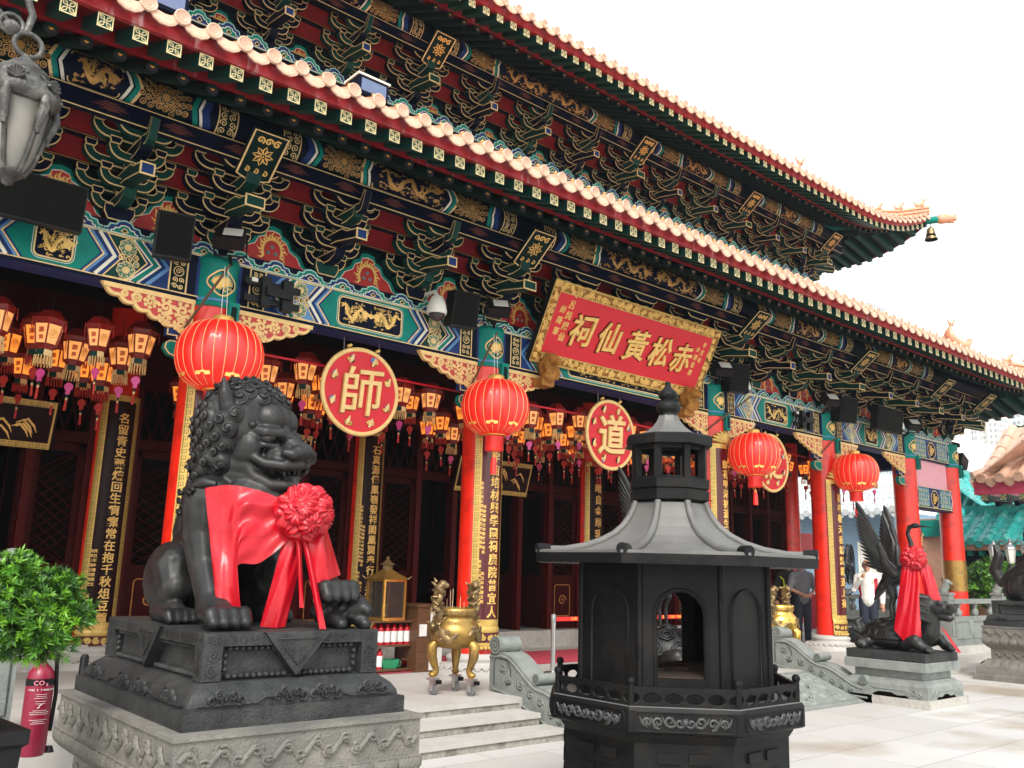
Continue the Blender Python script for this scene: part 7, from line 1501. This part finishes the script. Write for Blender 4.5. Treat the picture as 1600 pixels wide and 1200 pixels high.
# ================================================================== bronze street lantern, near
T = thing('street_lantern', 'ornate grey metal street lantern with frosted glass hanging from a scrolled arm, near the camera', 'street lamp', (.70, 4.60, 3.70)); T.scale = (.85, .85, .85); LG = 'lamp_metal'
pm('lamp_metal', (.055, .052, .048), .5, metal=.35, var=.3, scale=12, bump=.3, bscale=60, dirt=(.22, .21, .19), dscale=6, damt=.5)
pm('frosted', (.19, .18, .16), .35, var=.18, scale=3, dirt=(.2, .18, .15), dscale=2, damt=.6)
m = MB(); m.lathe([(.07, -.28), (.11, -.20), (.145, -.05), (.165, .12), (.17, .16)], 6, (0, 0, 0), 'frosted', True); obj('glass_body', m, T)
m = MB()
for i in range(6): t = pi / 3 * i; m.tube([(r * cos(t), r * sin(t), z) for r, z in ((.075, -.285), (.115, -.20), (.152, -.05), (.172, .12), (.18, .17))], .014, LG, 7); m.tube([(.185 * cos(t), .185 * sin(t), .21), (.20 * cos(t), .20 * sin(t), .10), (.165 * cos(t), .165 * sin(t), -.02), (.175 * cos(t), .175 * sin(t), -.06)], [.02, .03, .022, .012], LG, 7)
m.lathe([(.0, -.36), (.03, -.345), (.035, -.32), (.05, -.31), (.085, -.28), (.08, -.27)], 18, (0, 0, 0), LG, cap=False); obj('cage', m, T)
m = MB(); m.lathe([(.175, .13), (.205, .15), (.215, .19), (.20, .21), (.205, .23), (.17, .27), (.13, .31), (.125, .33), (.135, .345), (.11, .36), (.075, .40), (.04, .42), (.03, .45)], 24, (0, 0, 0), LG)
for i in range(6):
    t = pi / 3 * i + .2; d = Vector((cos(t), sin(t), 0)); tt = Vector((-sin(t), cos(t), 0))
    for k in range(7): a = pi * (k + .5) / 7; m.tube([d * .20 + Vector((0, 0, .215)), d * .212 + tt * (.045 * cos(a)) + Vector((0, 0, .22 + .06 * sin(a)))], [.008, .012], LG, 5)
    for k in (-1, 1): m.tube([d * .14 + tt * k * .03 + Vector((0, 0, .30)), d * .17 + tt * k * .05 + Vector((0, 0, .275)), d * .18 + tt * k * .02 + Vector((0, 0, .25))], .01, LG, 5)
obj('crown_cap', m, T)
m = MB(); m.tube([(.0 + .075 * cos(t), 0, .525 + .075 * sin(t)) for t in [2 * pi * i / 20 for i in range(21)]], .016, LG, 8); m.tube([(-.02, 0, .60), (.0, -.0, .72), (-.05, 0, .84), (-.25, 0, .95), (-.6, 0, .98), (-1.1, 0, .90)], [.02, .022, .024, .03, .034, .04], LG, 8); m.tube([(-.10 + .06 * cos(t), 0, .62 + .06 * sin(t)) for t in [-1 + 6 * i / 20 for i in range(21)]], .014, LG, 7); m.ell((-.10, 0, .60), (.05, .03, .05), LG); m.tube([(-.08, 0, .60), (-.4, 0, .86)], .014, LG, 6); obj('scroll_arm', m, T)
m = MB(); m.tube([(-1.1, 0, .95), (-1.1, 0, -4.35)], [.06, .09], LG, 12); obj('pole', m, T)
# ================================================================== neighbouring buildings on the right
def tiled_slope(m, p0, du, dv, nu, mat, capm, r=.10, sag=.25):
    """tile rows from eave corner p0; du along the eave (Vector), dv up the slope (Vector)"""
    p0, du, dv = Vector(p0), Vector(du), Vector(dv); n_ = du.cross(dv); n_ = n_.normalized() * (1 if n_.z > 0 else -1)
    q = lambda u, v: p0 + du * u + dv * v + Vector((0, 0, -sag * v * (1 - v) * 1.0 * dv.length * .5))
    m.grid(lambda u, v: q(u, v), nu, 6, mat)
    for i in range(nu):
        u = (i + .5) / nu; e = du.normalized() * r
        m.grid(lambda a, v: q(u, v) + du.normalized() * (-r * cos(pi * a)) + n_ * (r * sin(pi * a)), 5, 8, mat)
        c = q(u, 0) - dv.normalized() * .01; m.lathe([(0, .03), (r * 1.02, .03), (r * 1.05, -.02)], 12, c + n_ * r * .2, capm, False, R=(-Vector((dv.x, dv.y, 0)).normalized()).to_track_quat('Z', 'Y').to_matrix(), cap=False)
        for k in range(1, 5): m.tube([q(u, k / 5 + .02) + du.normalized() * (-r * 1.08 * cos(pi * a / 6)) + n_ * (r * 1.08 * sin(pi * a / 6)) for a in range(7)], .014, mat, 4)
        d_ = q((i + 1) / nu if i + 1 < nu else 1, 0); m.add([d_ - e * 1.5 + n_ * .02, d_ + e * 1.5 + n_ * .02, d_ + e * .8 - Vector((0, 0, r * 1.3)), d_ - Vector((0, 0, r * 1.8)), d_ - e * .8 - Vector((0, 0, r * 1.3))], [(0, 1, 2, 3, 4)], capm)
pm('fascia_pink', (.50, .05, .10), .5); pm('pav_tile', (.60, .36, .25), .35, var=.15, scale=6, dirt=(.4, .26, .2), dscale=3, damt=.4); pm('terracotta', (.38, .20, .13), .8, var=.1, dirt=(.25, .14, .1)); pm('turq_tile', (.03, .33, .30), .3, var=.2, scale=6, dirt=(.25, .42, .40), dscale=4, damt=.5); pm('grey_tile', (.42, .44, .44), .6, var=.15); pm('pale_blue_wall', (.18, .27, .36), .8)
T = thing('tiled_pavilion', 'pavilion with pale orange tube tile roof and painted dragon beam at the right edge', 'pavilion', (27.5, 8, 0)); xe, yN, yS, ze = 25.6, 10.15, 3.0, 4.45
m = MB(); tiled_slope(m, (xe, yN, ze), (0, yS - yN, 0), (2.6, 0, 1.75), 15, 'pav_tile', 'pav_tile', .13, .28); tiled_slope(m, (xe + 5.6, yN, ze), (-5.6, 0, 0), (0, -2.2, 1.7), 11, 'pav_tile', 'pav_tile', .13, .28); m.tube([(xe, yN, ze + .1), (xe + 1.3, yN - 1.1, ze + .75), (xe + 2.6, yN - 2.2, ze + 1.9)], .12, 'pav_tile', 8); wobj('roof', m, T); R0 = T.children[-1]
m = MB(); m.b2(xe + .05, xe + .11, yS, yN, ze - .42, ze - .06, 'fascia_pink'); m.b2(xe + .11, xe + 5.5, yN - .08, yN - .02, ze - .42, ze - .06, 'fascia_pink'); m.b2(xe + .12, xe + 1.5, yS, yN - .1, ze - .1, ze - .06, 'soffit_red'); wobj('fascia', m, R0)
for k in range(15):
    m = MB(); y = yN - .25 - k * .48; m.b2(xe + .09, xe + 1.2, y - .09, y + .09, ze - .58, ze - .42, 'green'); f = Fr((xe + .085, y, ze - .5), (0, -1, 0), (0, 0, 1)); sq_end(m, f, .075); wobj('rafter', m, R0)
    m = MB(); m.tube([(xe + .3, y - .24, ze - .66), (xe + 1.2, y - .24, ze - .60)], .07, 'dark_blue', 10); wobj('round_rafter', m, R0)
m = MB(); m.b2(xe + 1.0, xe + 1.3, yS, yN - 1.0, ze - 1.0, ze - .7, 'teal'); m.b2(xe + .98, xe + 1.3, yS, yN - .95, ze - 1.75, ze - 1.0, 'blue'); f = Fr((xe + .98, yN - .95, ze - 1.75), (0, -1, 0), (0, 0, 1))
for u, mt in ((.12, 'dark_blue'), (.32, 'teal'), (.5, 'white_line'), (.62, 'teal')): m.rect(f, u, u + .14, .03, .72, mt, .004)
ct = [(1.0, .38), (1.15, .68), (4.0, .68), (4.0, .08), (1.15, .08)]; m.poly(f, ct, 'dark_blue', .006); m.stroke(f, ct, .04, 'white_line', .01, True); dragon(m, f, 1.25, 2.5, .16, .60, 'gold_paint', .012, False, 1.6, random.Random(2)); dragon(m, f, 2.6, 3.9, .16, .60, 'gold_paint', .012, True, 1.6, random.Random(3)); wobj('painted_beam', m, T)
for y in (yN - 1.2, 6.5): m = MB(); m.lathe([(.24, 0), (.24, ze - 1.7)], 18, (xe + 1.15, y, 0), 'crimson_paint'); wobj('column', m, T)
T = thing('green_tiled_wall', 'long terracotta wall with turquoise tile roof and painted eaves beyond the gallery', 'wall', (25.2, 9, 0)); xe, ze = 24.75, 2.72
m = MB(); tiled_slope(m, (xe, 10.6, ze), (0, -9.0, 0), (1.35, 0, .85), 22, 'turq_tile', 'turq_tile', .10, .2); m.b2(xe + 1.3, xe + 1.55, 1.6, 10.6, ze + .75, ze + 1.05, 'turq_tile'); wobj('roof', m, T)
m = MB(); m.b2(xe + .05, xe + .1, 1.6, 10.6, ze - .22, ze - .08, 'terracotta'); m.b2(xe + .35, xe + .5, 1.6, 10.6, ze - .62, ze - .22, 'dark_blue')
for k in range(29): y = 10.4 - k * .3; m.b2(xe + .12, xe + .5, y - .05, y + .05, ze - .36, ze - .24, 'teal')
wobj('painted_eave', m, T); m = MB(); m.b2(xe + .5, xe + .8, 1.6, 10.6, 0, ze - .1, 'terracotta'); m.b2(xe + .42, xe + .5, 1.6, 10.6, 0, .5, 'granite'); wobj('wall', m, T)
T = thing('side_shrine', 'small shrine with turquoise hipped roof and ridge ornaments behind the gallery end', 'shrine', (32, 12.5, 0)); m = MB(); ze = 3.75
tiled_slope(m, (30, 13.2, ze), (0, -2.0, 0), (1.8, 0, 1.5), 6, 'turq_tile', 'turq_tile', .11, .3); tiled_slope(m, (30, 11.2, ze), (5, 0, 0), (0, 1.8, 1.5), 14, 'turq_tile', 'turq_tile', .11, .3); m.tube([(29.9, 11.1, ze), (30.9, 12.1, ze + .55), (31.8, 13.0, ze + 1.6)], .12, 'turq_tile', 8); beast(m, (30.5, 11.7, ze + .5), .5, 'turq_tile', (-1, -1)); fish_beast(m, (31.7, 12.9, ze + 1.45), .7, 'turq_tile', (-1, -.5)); m.b2(31.6, 34, 12.9, 13.3, ze + 1.4, ze + 1.75, 'turq_tile'); wobj('roof', m, T); m = MB(); m.b2(30.6, 34, 11.8, 14, 0, ze, 'terracotta'); m.b2(30.5, 34, 11.7, 14.1, ze - .6, ze - .05, 'teal'); wobj('body', m, T)
T = thing('grey_roofed_house', 'house with pale grey tile roof and blue grey walls behind the gallery', 'house', (36, 21, 0)); m = MB(); tiled_slope(m, (35, 28, 4.4), (0, -11, 0), (3, 0, 1.5), 24, 'grey_tile', 'grey_tile', .14, .2); m.b2(37.9, 38.3, 16.9, 28.1, 5.75, 6.2, 'plastic_white')
for y in (17, 22.5, 28): m.tube([(34.9, y, 4.5), (36.5, y, 5.2), (38, y, 6.0)], .16, 'plastic_white', 6)
wobj('roof', m, T); m = MB(); m.b2(36, 42, 17.5, 28, 0, 4.5, 'pale_blue_wall'); 
for k in range(5): f = Fr((36, 27.5 - 2.1 * k, 1.0), (0, -1, 0), (0, 0, 1)); m.rect(f, 0, 1.3, 0, 2.2, 'lamp_glass', .02); m.stroke(f, [(0, 0), (1.3, 0), (1.3, 2.2), (0, 2.2)], .1, 'white_line', .03, True)
wobj('walls', m, T)
T = thing('red_offering_stall', 'red covered offering stall with hanging ornaments inside the gallery', 'stall', (21.3, 13.5, PZ)); m = MB(); m.b2(20.2, 22.6, 13, 14.6, PZ + 2.35, PZ + 2.5, 'dark_red'); m.b2(20.2, 22.6, 12.96, 13, PZ + 1.95, PZ + 2.5, 'crimson_paint'); wobj('canopy', m, T)
m = MB(); m.b2(20.3, 22.5, 13.2, 14.4, PZ, PZ + .9, 'jacket_red'); wobj('counter', m, T)
for x in (20.25, 22.55): m = MB(); m.tube([(x, 13.05, PZ), (x, 13.05, PZ + 2.4)], .06, 'crimson_paint', 8); wobj('leg', m, T)
rg = random.Random(8); m = MB()
for k in range(26): x = 20.3 + k * .085; z = PZ + 1.9 - rg.random() * .3; m.tube([(x, 12.94, PZ + 2.0), (x, 12.94, z)], .012, 'gold_paint', 5); m.ell((x, 12.94, z), rg.uniform(.03, .07), rg.choice(('lantern_gold', 'crimson_paint', 'satin_red')), 8, 6)
wobj('hanging_ornaments', m, T)
T = thing('dragon_banner', 'tall red and gold embroidered hanging between the gallery columns', 'banner', (21.0, 9.6, 2.6)); m = MB(); f = Fr((21.0, 9.6, 1.1), (.95, -.3, 0), (0, 0, 1)); m.grid(lambda u, v: f.p(-.11 + .22 * u + .05 * sin(v * 5), 1.75 * v, .02 * sin(u * 9 + v * 3)), 8, 20, 'jacket_red'); wobj('cloth', m, T); m = MB(); 
for k in range(22): m.stroke(f, spiral(.05 * sin(k * .35) + rg.uniform(-.06, .06), .06 + k * .075, .035, 1.3, k, 1, 9), .014, 'gold_paint', .03)
wobj('embroidery', m, T)
for x, z0, l in ((21.77, 1.55, 'brass sleeve plate round the far gallery column'),): m = MB(); m.lathe([(.262, 1.45), (.262, 2.15)], 28, (x, YC, 0), 'brass', cap=False); tag(obj('brass_sleeve', m), l, 'brass plate')
# triple lamp in front of the wall
T = thing('triple_lamp', 'grey lamp post with three glass lanterns before the terracotta wall', 'street lamp', (24.0, 8.75, 0)); m = MB(); m.tube([(0, 0, 0), (0, 0, 2.75)], [.07, .045], 'grey_metal', 10); m.tube([(0, -.35, 2.6), (0, -.2, 2.72), (0, 0, 2.6), (0, .2, 2.72), (0, .35, 2.6)], .025, 'grey_metal', 6); obj('post', m, T)
for y in (-.38, 0, .38):
    m = MB(); m.lathe([(.08, 2.15), (.13, 2.5)], 6, (0, y, 0), 'lamp_glass', False); obj('glass', m, T); m = MB(); m.lathe([(.15, 2.5), (.13, 2.55), (.06, 2.62), (.02, 2.70), (0, 2.72)], 6, (0, y, 0), 'grey_metal', False); m.lathe([(.0, 2.08), (.09, 2.13), (.085, 2.16)], 6, (0, y, 0), 'grey_metal', False); obj('hood', m, T)
# ================================================================== residential towers
pm('tower_tan', (.62, .54, .47), .8, var=.05, scale=.3); pm('tower_white', (.74, .74, .72), .8, var=.04, scale=.3); pm('tower_glass', (.22, .25, .27), .2); pm('tower_grey', (.45, .48, .5), .8)  # wall colours lightened: part of the distance haze is put into the paint
def tower(x, y, w_, d_, h, mat, label, nx=8, ny=8):
    T = thing('apartment_tower', label, 'tower block', (x, y, 0)); m = MB(); m.b2(x - w_ / 2, x + w_ / 2, y - d_ / 2, y + d_ / 2, 0, h, mat); m.b2(x - w_ * .3, x + w_ * .3, y - d_ * .3, y + d_ * .3, h, h + 4, mat)
    for k in (-.25, .25): m.b2(x - w_ / 2 - 1.2, x - w_ / 2, y + d_ * k - d_ * .12, y + d_ * k + d_ * .12, 0, h - 1, mat)
    wobj('walls', m, T); n = int(h / 3); g = MB()
    for (O, U, L, nn, off) in (((x - w_ / 2, y + d_ / 2, 0), (0, -1, 0), d_, ny, .05), ((x - w_ / 2 - 1.2, y + d_ / 2, 0), (0, -1, 0), d_, ny, .05), ((x - w_ / 2, y - d_ / 2, 0), (1, 0, 0), w_, nx, .05)):
        f = Fr(O, U, (0, 0, 1)); bay = off == .05 and O[0] < x - w_ / 2 - .5
        for i in range(nn):
            u = L * (i + .5) / nn; t = .5 - u / L
            if bay and not any(abs(t - k) < .10 for k in (-.25, .25)): continue
            for j in range(n - 1): z = 3 * j + 1.1; g.rect(f, u - L / nn * .28, u + L / nn * .28, z, z + 1.5, 'tower_glass', .05); g.rect(f, u - L / nn * .34, u + L / nn * .34, z - .25, z - .1, 'tower_grey', .3)
    o = wobj('windows', g, T); o['kind'] = 'stuff'; return T
tower(478, 178, 20, 13, 89, 'tower_tan', 'tan apartment tower rising behind the gallery columns', 8, 7)
tower(390, 124, 20, 20, 84, 'tower_white', 'pale white apartment tower, the tallest behind the pavilion roof', 6, 9)
tower(316, 160, 12, 11, 108, 'tower_grey', 'hazy grey apartment tower whose top shows above the lower eave', 6, 6)
tower(114, 45.5, 12, 7, 14.5, 'tower_white', 'low white block in the haze behind the gallery end', 5, 4)
# ================================================================== thin incense and city haze
hz = bpy.data.materials.new('haze_air'); hz.use_nodes = True; n_ = hz.node_tree; n_.nodes.clear(); ou = n_.nodes.new('ShaderNodeOutputMaterial'); vo = n_.nodes.new('ShaderNodeVolumePrincipled')
vo.inputs['Color'].default_value = (.86, .93, 1, 1); vo.inputs['Density'].default_value = .0007; vo.inputs['Anisotropy'].default_value = .2; n_.links.new(vo.outputs[0], ou.inputs['Volume'])
M['haze_air'] = hz; m = MB(); m.b2(-720, 720, -720, 720, -1, 125, 'haze_air'); o = obj('haze', m); o['kind'] = 'stuff'
